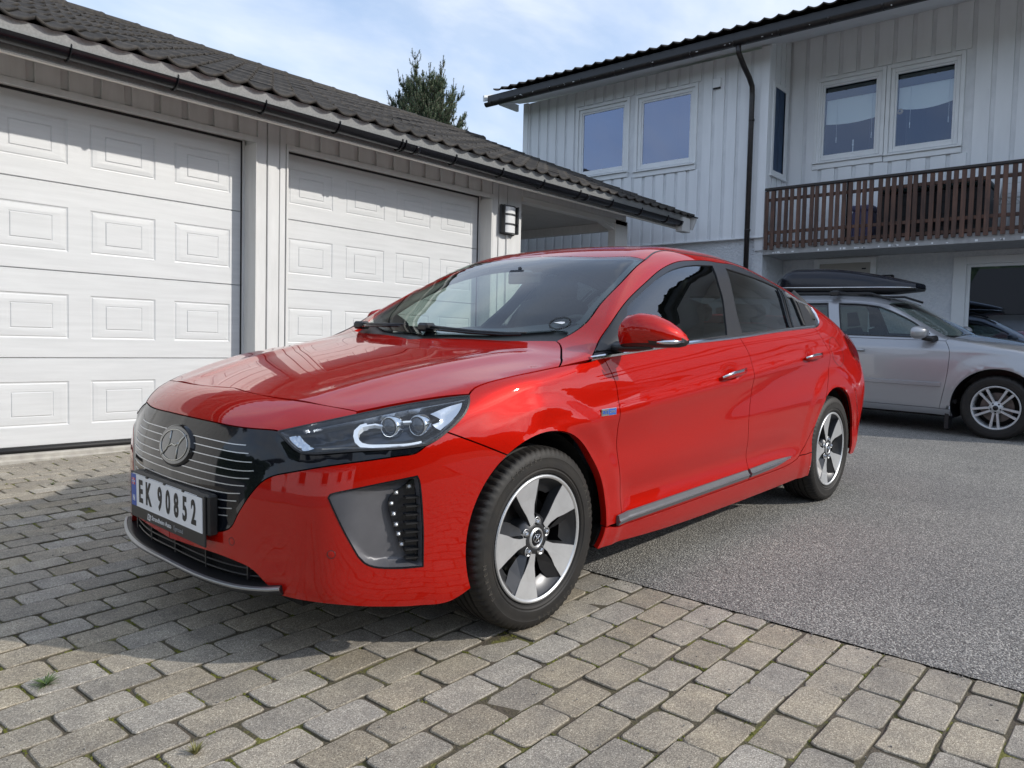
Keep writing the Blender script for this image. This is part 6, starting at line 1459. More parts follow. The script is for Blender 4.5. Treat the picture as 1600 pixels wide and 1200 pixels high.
for sgn in (1,-1):
    for p,n,q in zip(ls,ln,dd):
        c=p+n*q; cc=Vector((c[0],c[1]*sgn,c[2])); nn=Vector((n[0],n[1]*sgn,n[2]))
        Mx=Matrix.Translation(cc)@nn.to_track_quat('Z','Y').to_matrix().to_4x4()
        b=MB(); b.box(-.0085,.0085,-.0075,.0075,-.001,.002,.0015); 
        b2=MB(); b.v=[tuple(Mx@Vector(v)) for v in b.v]; b.build('led_frame',M['dark_chrome'],car)
        b=MB(); b.lathe([(.0055,.0015),(.004,.005),(.0,.0068)],12,axis='Z',M=Mx); b.build('led',M['led'],car)
# fins of the air curtain
for sgn in (1,-1):
    for i in range(8):
        z=.345+i*.026; y0=.79+ (0 if i<6 else .008)
        Q,Nq=surf(B,'sph',[(.52,.79,z),(.487,.818,z)])
        a=Q[0]-Nq[0]*.022; c=Q[1]-Nq[1]*.020
        b=MB(); d=Vector((c-a)); m=(a+c)/2
        b.obb((m[0],m[1]*sgn,m[2]),(d.x,d.y*sgn,0),(d.y,-d.x*sgn,0),(0,0,1),d.length/2*.95,.012,.0022); b.build('duct_fin',M['satin_black'],car)
# ---------------------------------------------------------------- grille bars, emblem, plate
bars=[(.668,.396,.006),(.643,.415,.006),(.616,.437,.007),(.587,.450,.010),(.562,.432,.008),(.538,.412,.006),(.510,.393,.008),(.486,.377,.006),(.460,.356,.006),(.436,.336,.005)]
for i,(z,ye,up) in enumerate(bars):
    def line(y0,y1):
        n=14; return [(.86,y0+(y1-y0)*k/n,z+up*max(0,(abs(y0+(y1-y0)*k/n)-ye*.72)/(ye*.28))**2) for k in range(n+1)]
    pr=[(-.0017,-.003),(-.0013,.0014),(.0013,.0014),(.0017,-.003)]
    if z>.57: strip(B,'sph',line(.098,ye),'grille_bar',M['rim'],car,pr,off=-.0045)
    else: strip(B,'sph',line(-ye,ye),'grille_bar',M['rim'],car,pr,mirror=False,off=-.0045)
    # recessed slot look below each bar
em=bpy.data.objects.new('emblem',None); link(em,car); em.location=(.848,0,.619); em.rotation_euler=(0,-R(15),0); em.scale=(.62,1.08,1.08)
def ell(rx,rz,x,n=40): return [(x,rx*math.cos(2*math.pi*i/n),rz*math.sin(2*math.pi*i/n)) for i in range(n)]
b=MB(); rings=[ell(.112,.066,-.012),ell(.108,.063,.004),ell(.101,.0575,.007)]
V=sum(rings,[]); n=40; F=[(k*n+i,k*n+(i+1)%n,(k+1)*n+(i+1)%n,(k+1)*n+i) for k in range(2) for i in range(n)]; b.add(V,F,smooth=True); b.build('emblem_rim',M['gloss_black'],em)
b=MB(); rings=[ell(.101,.0575,.007),ell(.080,.0455,.0095),ell(.045,.026,.011),ell(.001,.001,.0115)]
V=sum(rings,[]); F=[(k*n+i,k*n+(i+1)%n,(k+1)*n+(i+1)%n,(k+1)*n+i) for k in range(3) for i in range(n)]; b.add(V,F,smooth=True); b.build('emblem_disc',mat('emblem_glass',(.045,.052,.06),.12,metal=.4,coat=1),em)
b=MB(); b.tube([(.011,.086*math.cos(2*math.pi*i/48),.047*math.sin(2*math.pi*i/48)) for i in range(48)],.0020,6,closed=True)
def hleg(p): b.tube([(.0125,y+.30*z,z) for y,z in p],[.0026,.0042,.0028,.0042,.0026][:len(p)],6)
hleg([(-.050,-.038),(-.036,-.018),(-.030,0),(-.036,.018),(-.046,.040)]); hleg([(.046,-.040),(.036,-.018),(.030,0),(.036,.018),(.050,.038)])
b.tube([(.0125,-.034,-.010),(.0125,-.01,.0015),(.0125,.01,-.0015),(.0125,.034,.010)],.0033,6); b.build('emblem_letter',mat('emblem_silver',(.42,.43,.42),.25,metal=1),em)
# number plate
PX=.889; PC=(PX,.007,.437)
pl=bpy.data.objects.new('number_plate',None); link(pl,car); pl.location=PC
b=MB(); b.box(-.006,.0,-.274,.274,-.098,.064,.003); b.build('plate_frame',M['satin_black'],pl)
b=MB(); b.box(-.040,-.0065,-.262,.285,-.062,.066,.006); b.build('plate_bracket',M['satin_black'],pl)
b=MB(); b.box(.0,.0022,-.2605,.2605,-.0555,.0555); b.build('plate_sheet',M['white_plate'],pl)
b=MB(); b.box(.0022,.0028,-.2605,-.222,-.0555,.0555); b.build('country_band',M['plate_blue'],pl)
b=MB(); b.box(.0028,.0031,-.254,-.229,.018,.042); b.build('flag',M['plate_red'],pl)
b=MB(); b.box(.0031,.0033,-.254,-.229,.027,.033); b.box(.0031,.00331,-.247,-.241,.018,.042); b.build('flag_cross',M['white_plate'],pl)
b=MB(); b.box(.0033,.0035,-.254,-.229,.0288,.0312); b.box(.0033,.00352,-.2452,-.2428,.018,.042); b.build('flag_inner_cross',M['plate_blue'],pl)
put_mesh(text_mesh('N',.030,.0006,'n',M['white_plate'],.8,.0006),'country_letter',pl,(.0031,-.241,-.030),(0,1,0),(0,0,1))
for ch,y in zip('EK90852',(-.184,-.124,-.034,.026,.086,.146,.206)):
    put_mesh(text_mesh(ch,.106,.001,'char',M['plate_black'],.60,.0036),'plate_character',pl,(.0030,y,-.002),(0,1,0),(0,0,1))
for y in (-.135,0,.135):
    b=MB(); b.box(-.001,.004,y-.008,y+.008,.054,.060,.001); b.build('plate_clip',M['satin_black'],pl)
b=MB(); b.box(-.001,.0008,-.120,.225,.0565,.0585); b.box(-.001,.0009,-.25,-.145,.0565,.0585); b.build('plate_frame_edge',M['white_print'],pl)
put_mesh(text_mesh('Strandheim Auto',.0225,.0006,'dealer',M['white_print'],.95,.0002,'LEFT'),'dealer_print',pl,(.0008,-.105,-.077),(0,1,0),(0,0,1))
put_mesh(text_mesh('Egersund',.0215,.0006,'dealer',mat('dim_print',(.28,.29,.30),.5),.85,0,'LEFT'),'dealer_print',pl,(.0008,.060,-.0775),(0,1,0),(0,0,1))
b=MB(); b.add([(.0006,-.140,-.088),(.0006,-.118,-.091),(.0006,-.112,-.070),(.0006,-.134,-.067)],[(0,1,2,3)]); b.build('dealer_mark',M['white_print'],pl)
put_mesh(text_mesh('S',.020,.0006,'s',M['plate_black'],1,.0008),'dealer_mark_letter',pl,(.0011,-.126,-.079),(0,1,.1),(0,0,1))
# lower intake, lip, sensors
LP=[(.886,0,.237),(.884,.1,.235),(.876,.22,.232),(.859,.33,.231),(.838,.42,.234),(.806,.512,.244),(.788,.545,.250)]
lp2=catmull([np.array(p) for p in LP],.03); lp2=[(p[0],-p[1],p[2]) for p in lp2[::-1]][:-1]+[tuple(p) for p in lp2]
b=MB(); b.tube(lp2,1,prof=[(.0125,.002),(.0138,.007),(.0125,.0105),(.004,.0125),(.0,.006),(.004,.000)],up=(0,0,1),smooth=False); b.build('lower_lip_trim',M['lip'],car)
b=MB(); b.tube(lp2,1,prof=[(.012,-.001),(.006,-.006),(-.012,-.020),(-.06,-.030),(-.09,-.01),(-.08,.012),(-.004,.0125),(.010,.009)],up=(0,0,1),smooth=False); b.build('lower_lip',M['satin_black'],car)
b=MB(); b.tube([(p[0]-.055-.02,p[1]*.97,p[2]+.07) for p in lp2],1,prof=[(-.02,-.09),(-.02,.08),(.02,.08),(.02,-.09)],up=(0,0,1)); b.build('intake_back',M['under'],car)
for dz in (.030,.052):
    b=MB(); b.tube([(p[0]-.032,p[1]*.97,p[2]+dz) for p in lp2],.0035,6); b.build('intake_bar',M['satin_black'],car)
for y in (-.4,-.2,0,.2,.4):
    q=min(lp2,key=lambda p:abs(p[1]-y)); b=MB(); b.box(q[0]-.05,q[0]-.03,y-.004,y+.004,q[2]+.02,q[2]+.10); b.build('intake_rib',M['satin_black'],car)
ss,sn=surf(B,'sph',K['sens'])
for p,n in zip(ss,sn):
    for sgn in (1,-1):
        Mx=Matrix.Translation(Vector((p[0],p[1]*sgn,p[2])))@Vector((n[0],n[1]*sgn,n[2])).to_track_quat('Z','Y').to_matrix().to_4x4()
        b=MB(); b.lathe([(.0125,-.002),(.0125,.0004),(.0108,.0004),(.0106,-.0012)],24,axis='Z',M=Mx); b.build('sensor_ring',M['satin_black'],car)
        b=MB(); b.lathe([(.0106,.0004),(.006,.0012),(0,.0014)],20,axis='Z',M=Mx); b.build('parking_sensor',red,car)
# ---------------------------------------------------------------- sides: moulding, handles, badge, mirror
mo=[(-.014,.0),(-.020,.004),(-.018,.011),(-.004,.014),(.004,.019),(.012,.013),(.020,.010),(.021,.0)]
def moulding(pts,nm,pr): strip(B,'cyl',pts,nm,M['grey_clad'],car,pr,step=.03)
m1=[(-.4185-.0-1.112*t,.9,.309+.0185*t) for t in [i/10 for i in range(11)]]
moulding(m1,'door_moulding',[(a*-1,b_) for a,b_ in mo][::-1])
m2=[(-1.558,.9,.328),(-1.75,.9,.333),(-1.92,.9,.338),(-2.03,.9,.343),(-2.075,.9,.346)]
def taper_strip(P,name,mt,prof,sc,out,mirror=True):
    c=np.array(catmull(list(to_chart('cyl',P)),.02)); o,d=chart_ray('cyl',c); S=outward(B,o,d); n=grad(B,S); V=[];F=[];k=len(prof)
    for i in range(len(S)):
        t=S[min(i+1,len(S)-1)]-S[max(i-1,0)]; t/=np.linalg.norm(t); s=np.cross(n[i],t); q=sc(i/(len(S)-1))
        for (a,b_) in prof: V.append(S[i]+s*a*q+n[i]*b_*out(i/(len(S)-1)))
    for i in range(len(S)-1):
        for j in range(k): F.append((i*k+j,i*k+(j+1)%k,(i+1)*k+(j+1)%k,(i+1)*k+j))
    F.append(tuple(range(k))); F.append(tuple((len(S)-1)*k+j for j in reversed(range(k))))
    b=MB(); b.add(V,F); o=b.build(name,mt,car)
    if mirror: m=o.copy(); COL.objects.link(m); m.scale=(1,-1,1)
taper_strip(m2,'door_moulding',M['grey_clad'],[(a*-1,b_) for a,b_ in mo][::-1],lambda t:1-.95*max(0,(t-.35)/.65)**2,lambda t:1-.6*t**3)
strip(B,'cyl',[(x,y,z-.003) for x,y,z in m1],'moulding_line',M['satin_chrome'],car,[(-.003,.014),(-.0022,.0195),(.0022,.0195),(.003,.014)],step=.04)
strip(B,'cyl',[(x,y,z-.002) for x,y,z in m2[:4]],'moulding_line',M['satin_chrome'],car,[(-.0028,.012),(-.002,.0185),(.002,.0185),(.0028,.012)],step=.04)
for (x0,z0,x1,z1) in ((-1.235,.806,-1.465,.832),(-2.225,.874,-2.448,.890)):
    pts=[(x0+(x1-x0)*t,.9,z0+(z1-z0)*t) for t in (0,.2,.4,.6,.8,1)]
    Q,Nq=surf(B,'cyl',pts)
    for sgn in (1,-1):
        hb=bpy.data.objects.new('door_handle',None); link(hb,car)
        b=MB(); off=[.012,.030,.036,.036,.032,.022]; rr=[.010,.014,.0155,.0155,.016,.017]
        b.tube([((q+n*o)[0],(q+n*o)[1]*sgn,(q+n*o)[2]) for q,n,o in zip(Q,Nq,off)],rr,10,prof=[(math.cos(a)*.55,math.sin(a)) for a in [2*math.pi*i/12 for i in range(12)]],up=(0,0,1)); b.build('grip',red,hb)
        b=MB(); b.tube([((q+n*(o+.003))[0],(q+n*(o+.003))[1]*sgn,(q+n*o)[2]+.004) for q,n,o in zip(Q,Nq,off)],[.006,.010,.011,.011,.011,.0115],8,prof=[(math.cos(a)*.5,math.sin(a)) for a in [2*math.pi*i/10 for i in range(10)]],up=(0,0,1)); b.build('chrome_cover',M['chrome'],hb)
# recesses behind handles are dished skins a hair proud of the door
be_,bn_=surf(B,'cyl',[(-.347,.9,.7255)])
for sgn in (1,-1):
    p=be_[0]; n=bn_[0]; bd=bpy.data.objects.new('side_badge',None); link(bd,car)
    bd.matrix_local=Matrix(((-sgn,0,0,p[0]),(0,0,sgn,(p[1]+.001)*sgn),(0,1,0,p[2]),(0,0,0,1)))
    b=MB(); b.box(-.047,.047,-.0135,.0135,0,.0025,.002); b.build('badge_rim',M['chrome'],bd)
    b=MB(); b.box(-.044,-.004,-.011,.011,.0025,.0035); b.build('badge_field',M['satin_chrome'],bd)
    b=MB(); b.box(-.004,.044,-.011,.011,.0025,.0036); b.build('badge_field',M['badge_blue'],bd)
    put_mesh(text_mesh('BLUE',.0165,.0008,'t',M['badge_blue'],.95,.0004),'badge_text',bd,(-.024,0,.0039),(1,0,0),(0,1,0))
    put_mesh(text_mesh('DRIVE',.0145,.0008,'t',M['chrome'],.95,.0003),'badge_text',bd,(.020,0,.0040),(1,0,0),(0,1,0))
# mirror
def make_mirror(sgn):
    mr=bpy.data.objects.new('door_mirror',None); link(mr,car)
    st=[(0,.885,-.455,.998,.040,.030),(.06,.893,-.448,1.006,.053,.045),(.2,.915,-.452,1.018,.063,.060),(.4,.955,-.468,1.024,.0665,.068),(.6,1.000,-.492,1.022,.062,.068),(.78,1.040,-.520,1.012,.050,.060),(.9,1.068,-.547,1.000,.036,.046),(.97,1.083,-.566,.992,.022,.030),(1,1.090,-.578,.988,.006,.010)]
    n=28; rings=[]
    for t,y,x,z,h,d in st:
        ring=[]
        for i in range(n):
            a=2*math.pi*i/n; c,s=math.cos(a),math.sin(a)
            px=d*(abs(c)**.85)*(1 if c>0 else -.25)*(1 if c>=0 else 1); pz=h*(abs(s)**.8)*math.copysign(1,s)
            if s<0: pz*=.95; px-=.25*abs(pz)*(1 if c>0 else 0)
            ring.append((x+px,y*sgn,z+pz))
        rings.append(ring)
    def bandz(y,t): return .965+.0 if t<.5 else .965+.03*(t-.5)
    V=sum(rings,[]); top=[];bot=[];lampf=[];k=len(rings)
    for r in range(k-1):
        for i in range(n):
            f=(r*n+i,r*n+(i+1)%n,(r+1)*n+(i+1)%n,(r+1)*n+i); zc=sum(V[q][2] for q in f)/4; tt=st[r][0]
            lim=.977+.014*tt
            s=i/n*2*math.pi; front=math.cos(s)>.0
            if zc<lim+.006*(tt>.5): bot.append(f)
            else: top.append(f)
    b=MB(); b.add(V,top,smooth=True); b.add(V,[tuple(reversed(range(n)))],smooth=False); o=b.build('mirror_cap',red,mr)
    b=MB(); b.add(V,bot,smooth=True); b.build('mirror_base',M['satin_black'],mr)
    b=MB(); g=[(x-.004-.22*0-.018,y*sgn,z) for t,y,x,z,h,d in st]
    # foot from the door triangle
    b.tube([(-.47,.845*sgn,.962),(-.475,.88*sgn,.960),(-.485,.93*sgn,.963),(-.50,.98*sgn,.968)],[.034,.030,.027,.020],12,prof=[(math.cos(a)*1.6,math.sin(a)*.62) for a in [2*math.pi*i/14 for i in range(14)]],up=(0,0,1)); b.build('mirror_arm',M['satin_black'],mr)
    b=MB(); b.tube([(-.452,1.030*sgn,.985),(-.470,1.052*sgn,.986),(-.500,1.072*sgn,.987),(-.545,1.089*sgn,.989)],[.004,.0075,.0085,.004],8,prof=[(math.cos(a)*.7,math.sin(a)) for a in [2*math.pi*i/10 for i in range(10)]],up=(0,0,1)); b.build('mirror_indicator',M['lamp_silver'],mr)
    b=MB(); b.add([(x-.3*d-.001,y*sgn,z+h*.82) for t,y,x,z,h,d in st[1:-1]]+[(x-.3*d-.001,y*sgn,z-h*.82) for t,y,x,z,h,d in st[1:-1]],[(i,i+1,i+8,i+7) for i in range(6)]); b.build('mirror_glass',M['chrome'],mr)
for s_ in (1,-1): make_mirror(s_)
# the far mirror is folded in against its door
mf=[o for o in car.children if o.name.startswith('door_mirror')][-1]
mf.matrix_local=Matrix.Translation((-.72,-.885,0))@Matrix.Rotation(R(-62),4,'Z')@Matrix.Translation((.50,.90,0))
make_panel(B,'cyl',[[(-.345,.83,.942),(-.47,.79,1.004),(-.605,.74,1.075)],[(-.605,.74,1.075),(-.60,.80,1.0),(-.56,.845,.955)],[(-.56,.845,.955),(-.345,.83,.942)]],'mirror_triangle',M['satin_black'],car,off=.004,gap=0,thick=.008,cell=.015)
# wipers
for pts,(hx,hy,hz) in (([(-.262,.02,1.001),(-.245,.15,.997),(-.262,.30,.990),(-.292,.44,.988),(-.315,.52,.992)],(-.255,0,1.005)),([(-.345,-.56,1.0),(-.300,-.44,1.002),(-.270,-.30,1.004),(-.257,-.15,1.008)],(-.350,-.585,1.0))):
    wi=bpy.data.objects.new('wiper',None); link(wi,car)
    pts=[(a,b_,c+.012) for a,b_,c in pts]
    b=MB(); b.tube(pts,[.010,.009,.008,.006,.004][:len(pts)],8,prof=[(-1,-.5),(-1,.5),(0,.9),(1,.5),(1,-.5)],up=(0,0,1)); b.build('wiper_arm',M['satin_black'],wi)
    b=MB(); b.tube([(a+.028,b_,c-.006) for a,b_,c in pts],.0055,6); b.build('wiper_blade',M['gloss_black'],wi)
    b=MB(); b.box(hx-.03,hx+.03,hy-.035,hy+.030,hz-.012,hz+.026,.01); b.build('wiper_hinge',M['satin_black'],wi)
strip(B,'cyl',K['fuel'],'fuel_flap_gap',M['under'],car,[(-.0014,-.003),(-.0014,.0004),(.0014,.0004),(.0014,-.003)],step=.01)
# roof ditch strips
strip(B,'cyl',K['roof_side'][:-1],'roof_ditch_trim',M['satin_black'],car,[(-.004,-.004),(-.004,.0012),(.004,.0012),(.004,-.004)],step=.04)
# charging disc sticker on the windscreen
cs_,cn_=surf(B,'cyl',K['charge']); p=cs_[0]; n=Vector(cn_[0])
st=bpy.data.objects.new('windscreen_sticker',None); link(st,car); u=Vector((0,1,0)); u=(u-n*u.dot(n)).normalized(); vv=n.cross(u)
st.matrix_local=Matrix(((u.x,vv.x,n.x,p[0]+n.x*.002),(u.y,vv.y,n.y,p[1]+n.y*.002),(u.z,vv.z,n.z,p[2]+n.z*.002),(0,0,0,1)))
b=MB()
for i in range(30):
    a=2*math.pi*i/30; b.obb((.043*math.cos(a),.043*math.sin(a),0),(math.cos(a),math.sin(a),0),(-math.sin(a),math.cos(a),0),(0,0,1),.0035,.0028,.0004)
b.build('sticker_ring',M['plate_black'],st)
b=MB(); b.add([(-.026,-.006,0),(-.004,.008,0),(.016,.012,0),(.022,.004,0),(.014,-.006,0)],[(0,1,2,3,4)]); b.build('sticker_mark',M['white_plate'],st)
# ---------------------------------------------------------------- interior
b=MB(); b.tube([(-.36,-.70,.90),(-.36,.70,.90)],1,prof=[(.0,.0),(-.10,.035),(-.30,.045),(-.42,.02),(-.45,-.05),(-.40,-.16),(-.30,-.30),(0,-.30)][::-1],up=(0,0,1),smooth=False)
o=b.build('dashboard',M['dash'],car)
b=MB(); b.box(-.84,-.80,.20,.52,.90,.965,.01); b.box(-.84,-.74,-.14,.14,.80,.95,.02); b.build('instrument_hood',M['dash'],car)
b=MB(); n=40; Mx=Matrix.Translation(Vector((-.93,.37,.90)))@Euler((0,R(-65),0)).to_matrix().to_4x4()
b.tube([tuple(Mx@Vector((.185*math.cos(2*math.pi*i/n),.185*math.sin(2*math.pi*i/n),0))) for i in range(n)],.015,8,closed=True)
for a in (0,180,270): b.tube([tuple(Mx@Vector((.18*math.cos(R(a)),.18*math.sin(R(a)),0))),tuple(Mx@Vector((0,0,.03)))],.02,6)
b.build('steering_wheel',M['dash'],car)
def seat(y):
    s=bpy.data.objects.new('seat',None); link(s,car)
    def blob(c,sx,sy,sz,rot,nm,k=.75):
        bm=bmesh.new(); bmesh.ops.create_cube(bm,size=2); bmesh.ops.subdivide_edges(bm,edges=list(bm.edges),cuts=4,use_grid_fill=True)
        Mx=Matrix.Translation(Vector(c))@Euler((0,R(rot),0)).to_matrix().to_4x4()
        for v in bm.verts:
            q=v.co; r=Vector((q.x,q.y,q.z)); l=max(abs(q.x),abs(q.y),abs(q.z)); sph=r.normalized()*l*1.0; r=r.lerp(sph*1.25,.45); v.co=Mx@Vector((r.x*sx,r.y*sy,r.z*sz))
        b=MB(); b.addbm(bm,smooth=True); bm.free(); b.build(nm,M['cloth'],s)
    blob((-1.20,y,.55),.27,.25,.09,-8,'seat_cushion'); blob((-1.50,y,.85),.075,.235,.33,-16,'seat_back'); blob((-1.60,y,1.215),.05,.125,.085,-10,'headrest')
    for d in (-.05,.05):
        b=MB(); b.tube([(-1.575,y+d,1.10),(-1.60,y+d,1.18)],.006,6); b.build('headrest_post',M['chrome'],s)
for y in (.37,-.37): seat(y)
b=MB(); b.box(-2.45,-1.95,-.62,.62,.42,.60,.05); b.build('rear_bench',M['cloth'],car)
b=MB(); b.tube([(-2.42,-.62,.55),(-2.42,.62,.55)],1,prof=[(-.0,0),(.12,.5),(.26,.5),(.14,0)],up=(0,0,1)); b.build('rear_backrest',M['cloth'],car)
for y in (.36,-.36,0):
    b=MB(); b.box(-2.62,-2.54,y-.12,y+.12,1.06,1.17,.03); b.build('rear_headrest',M['cloth'],car)
b=MB(); b.box(-3.1,-.30,-.80,.80,.27,.31); b.box(-.34,-.30,-.75,.75,.30,.90); b.box(-3.15,-2.60,-.62,.62,.90,.98); b.build('cabin_floor',M['dash'],car)
for sgn in (1,-1):
    b=MB(); b.add([(-.40,.80*sgn,.30),(-2.6,.80*sgn,.30),(-2.6,.765*sgn,1.02),(-1.5,.785*sgn,.972),(-.42,.80*sgn,.915)],[(0,1,2,3,4)]); b.build('door_card',M['dash'],car)
    b=MB(); b.tube([(-1.60,.775*sgn,.90),(-1.65,.72*sgn,1.05),(-1.715,.66*sgn,1.17),(-1.77,.585*sgn,1.31)],[.045,.04,.036,.036],8,prof=[(-1,-.35),(-1,.35),(1,.35),(1,-.35)],up=(0,1,0)); b.build('inner_pillar',M['dash'],car)
    b=MB(); b.tube([(-.50,.70*sgn,1.0),(-.75,.655*sgn,1.15),(-1.0,.60*sgn,1.27),(-1.2,.56*sgn,1.33)],.022,8); b.build('inner_front_pillar',M['headliner'],car)
    b=MB(); b.tube([(-2.62,.73*sgn,1.06),(-2.65,.66*sgn,1.16),(-2.62,.60*sgn,1.22)],.05,6); b.build('inner_rear_pillar',M['dash'],car)
make_panel(B,'cyl',[[(-1.06,0,1.37),(-1.11,.54,1.33)],[(-1.11,.54,1.33),(-1.9,.54,1.42),(-2.75,.52,1.25)],[(-2.75,.52,1.25),(-2.8,0,1.25)]],'headliner',M['headliner'],car,both=True,mirror=False,off=-.045,cell=.05,flange=False,thick=0)
b=MB(); b.box(-.90,-.885,-.11,.11,1.225,1.28,.01); b.tube([(-.89,0,1.27),(-.85,0,1.30)],.010,6); b.box(-.90,-.82,-.05,.05,1.262,1.29,.01); b.build('rear_view_mirror',M['gloss_black'],car)
make_panel(B,'cyl',[[(-3.05,.80,.985),(-3.15,.77,.985),(-3.25,.77,.93)],[(-3.25,.77,.93),(-3.27,.82,.86),(-3.22,.85,.835)],[(-3.22,.85,.835),(-3.12,.84,.87),(-3.05,.80,.985)]],'tail_lamp_corner',M['tail_red'],car,off=.012,gap=0,thick=.03,cell=.014)

# ---------------------------------------------------------------- silver estate car by the house
class SilverBody(RedBody):
    tz=Crv([(.95,.60),(.8,.70),(.6,.79),(.3,.865),(0,.915),(-.25,.950),(-.40,.975),(-.55,1.05),(-.8,1.185),(-1.02,1.295),(-1.2,1.345),(-1.5,1.372),(-2.2,1.378),(-2.8,1.35),(-3.2,1.30),(-3.32,1.2),(-3.4,1.0)])
    cs=Crv([(1,.1),(.3,.1),(-.4,.22),(-1.,.14),(-1.8,0),(-3.4,0)])
    cr=Crv([(1,.10),(.6,.06),(0,.05),(-.3,.04),(-1.,.07),(-1.8,.09),(-3,.09)])
    W=Crv([(.75,.68),(.6,.78),(.4,.84),(.2,.868),(0,.876),(-.4,.872),(-1.3,.872),(-2.4,.876),(-2.9,.86),(-3.3,.80),(-3.5,.72)])
    so=Crv([(.08,.10),(.17,.05),(.24,.015),(.32,.008),(.45,.0),(.6,.0),(.74,.006),(.84,.020),(.90,.045),(1.0,.09),(1.1,.14)])
    G=Crv([(1,.90),(0,.86),(-.5,.835),(-1.0,.828),(-2.0,.825),(-2.8,.80),(-3.4,.74)])
    zb=Crv([(1,.88),(-.4,.905),(-3.4,.93)])
    F0=Crv([(.0,.70),(.15,.80),(.3,.84),(.5,.83),(.65,.78),(.78,.66)])
    R0=Crv([(.1,-3.20),(.4,-3.38),(.8,-3.38),(1.0,-3.32),(1.3,-3.2)])
    crease=Crv([(.3,.80),(-3.4,.84)])
    archs=((0.,.29),(-2.45,.29))
    bot=Crv([(.9,.18),(0,.16),(-3.4,.2)])
    def side(s,x,z):
        y=s.W(x)-s.so(z)
        y=y+.006*gau(z-.83,.03)*sst(.2,-.2,x)
        for ax,az in s.archs:
            r=np.hypot(x-ax,z-az); y=y+.010*sst(.54,.40,r)*sst(.10,.2,z)+.003*gau(r-.385,.014)
        return y
SB=SilverBody()
sc_=empty('parked_car','silver estate car with a black roof box parked along the front of the house','car')
sc_.matrix_world=Matrix.Translation(Vector((-7.2,1.27,.19)))@GR@Matrix.Rotation(R(90),4,'Z')
sil=M['silver']; ARs=.375
def sa(cx,cz,r,z,side): s=max(-1,min(1,(z-cz)/r)); return (cx+side*r*math.sqrt(1-s*s),.9,z)
def arc3(cx,cz,r,p,q,over=True,n=20):
    a=math.atan2(p[2]-cz,p[0]-cx); b_=math.atan2(q[2]-cz,q[0]-cx)
    if a<-.0 and a<-1: a+=2*math.pi
    if b_<-1: b_+=2*math.pi
    return [p]+[(cx+r*math.cos(a+(b_-a)*i/n),.9,cz+r*math.sin(a+(b_-a)*i/n)) for i in range(1,n)]+[q]
hl=[(.66,0,.76),(.62,.4,.75),(.52,.62,.745),(.36,.72,.77)]; hfn=[(.36,.72,.77),(.0,.765,.87),(-.30,.775,.93),(-.42,.74,.955)]; hrr=[(-.42,.74,.955),(-.40,.4,.97),(-.36,0,.97)]
make_panel(SB,'cyl',[hl,hfn,hrr],'bonnet',sil,sc_,both=True,mirror=False,cell=.04)
gsd=[(-.47,.72,.97),(-.62,.69,1.05),(-.85,.64,1.17),(-1.08,.585,1.28)]; ghd=[(-1.08,.585,1.28),(-1.04,.3,1.30),(-1.02,0,1.31)]
make_panel(SB,'cyl',[[(-.38,0,.975),(-.42,.4,.975),gsd[0]],gsd,ghd],'windscreen',M['windscreen'],sc_,both=True,mirror=False,cell=.06,thick=0,flange=False)
make_panel(SB,'cyl',[[(-.36,0,.975),(-.40,.4,.975),(-.44,.74,.955)],[(-.44,.74,.955),gsd[0]],[gsd[0],(-.42,.4,.975),(-.38,0,.975)]],'cowl_panel',M['satin_black'],sc_,both=True,mirror=False,cell=.04,off=-.01,gap=-.01)
rs_=[(-1.08,.585,1.28),(-1.6,.60,1.33),(-2.4,.60,1.33),(-3.15,.58,1.28)]
make_panel(SB,'cyl',[rev(ghd),rs_,[(-3.15,.58,1.28),(-3.2,0,1.3)]],'roof',sil,sc_,both=True,mirror=False,cell=.06)
F_=(0,.29); Rr_=(-2.45,.29)
fs=sa(*F_,ARs,.24,-1); bc=sa(*F_,ARs,.52,1); bl=sa(*F_,ARs,.20,1)
dcut=[(-.465,.83,.915),(-.42,.87,.83),(-.415,.87,.68),(-.43,.87,.50),(-.47,.87,.25)]
make_panel(SB,'cyl',[hfn,[hfn[-1],(-.45,.79,.935),dcut[0]],dcut,[dcut[-1],fs],arc3(*F_,ARs,fs,bc),[bc,(.47,.75,.62),(.36,.72,.77)]],'front_fender',sil,sc_,cell=.025)
beltf=[(-.465,.83,.915),(-1.0,.825,.912),(-1.45,.825,.915)]; spl=[(-1.45,.825,.915),(-1.47,.87,.6),(-1.46,.87,.25)]
make_panel(SB,'cyl',[beltf,spl,[spl[-1],(-.47,.87,.25)],rev(dcut)],'front_door',sil,sc_,cell=.03)
beltr=[(-1.45,.825,.915),(-2.3,.82,.92)]; rln=[(-2.3,.82,.92),(-2.35,.87,.75),(-2.2,.87,.60),sa(*Rr_,ARs,.44,1),(-2.05,.87,.25)]
make_panel(SB,'cyl',[beltr,[rln[0],rln[1],rln[2]],[rln[2],(-2.08,.87,.40),(-2.05,.87,.25)],[rln[-1],spl[-1]],rev(spl)],'rear_door',sil,sc_,cell=.04)
e1_=sa(*Rr_,ARs,.25,1); 
make_panel(SB,'cyl',[[fs,dcut[-1]],[dcut[-1],spl[-1],rln[-1],e1_],[e1_,sa(*Rr_,ARs,.16,1)],[sa(*Rr_,ARs,.16,1),sa(*F_,ARs,.16,-1)],[sa(*F_,ARs,.16,-1),fs]],'side_sill',sil,sc_,cell=.03)
gl1=[[(-.62,.80,.985),(-.80,.70,1.09),(-1.0,.66,1.185),(-1.15,.63,1.235)],[(-1.15,.63,1.235),(-1.35,.62,1.255),(-1.56,.62,1.26)],[(-1.56,.62,1.26),(-1.46,.81,.94)],[(-1.46,.81,.94),(-.66,.81,.935)],[(-.66,.81,.935),(-.62,.80,.985)]]
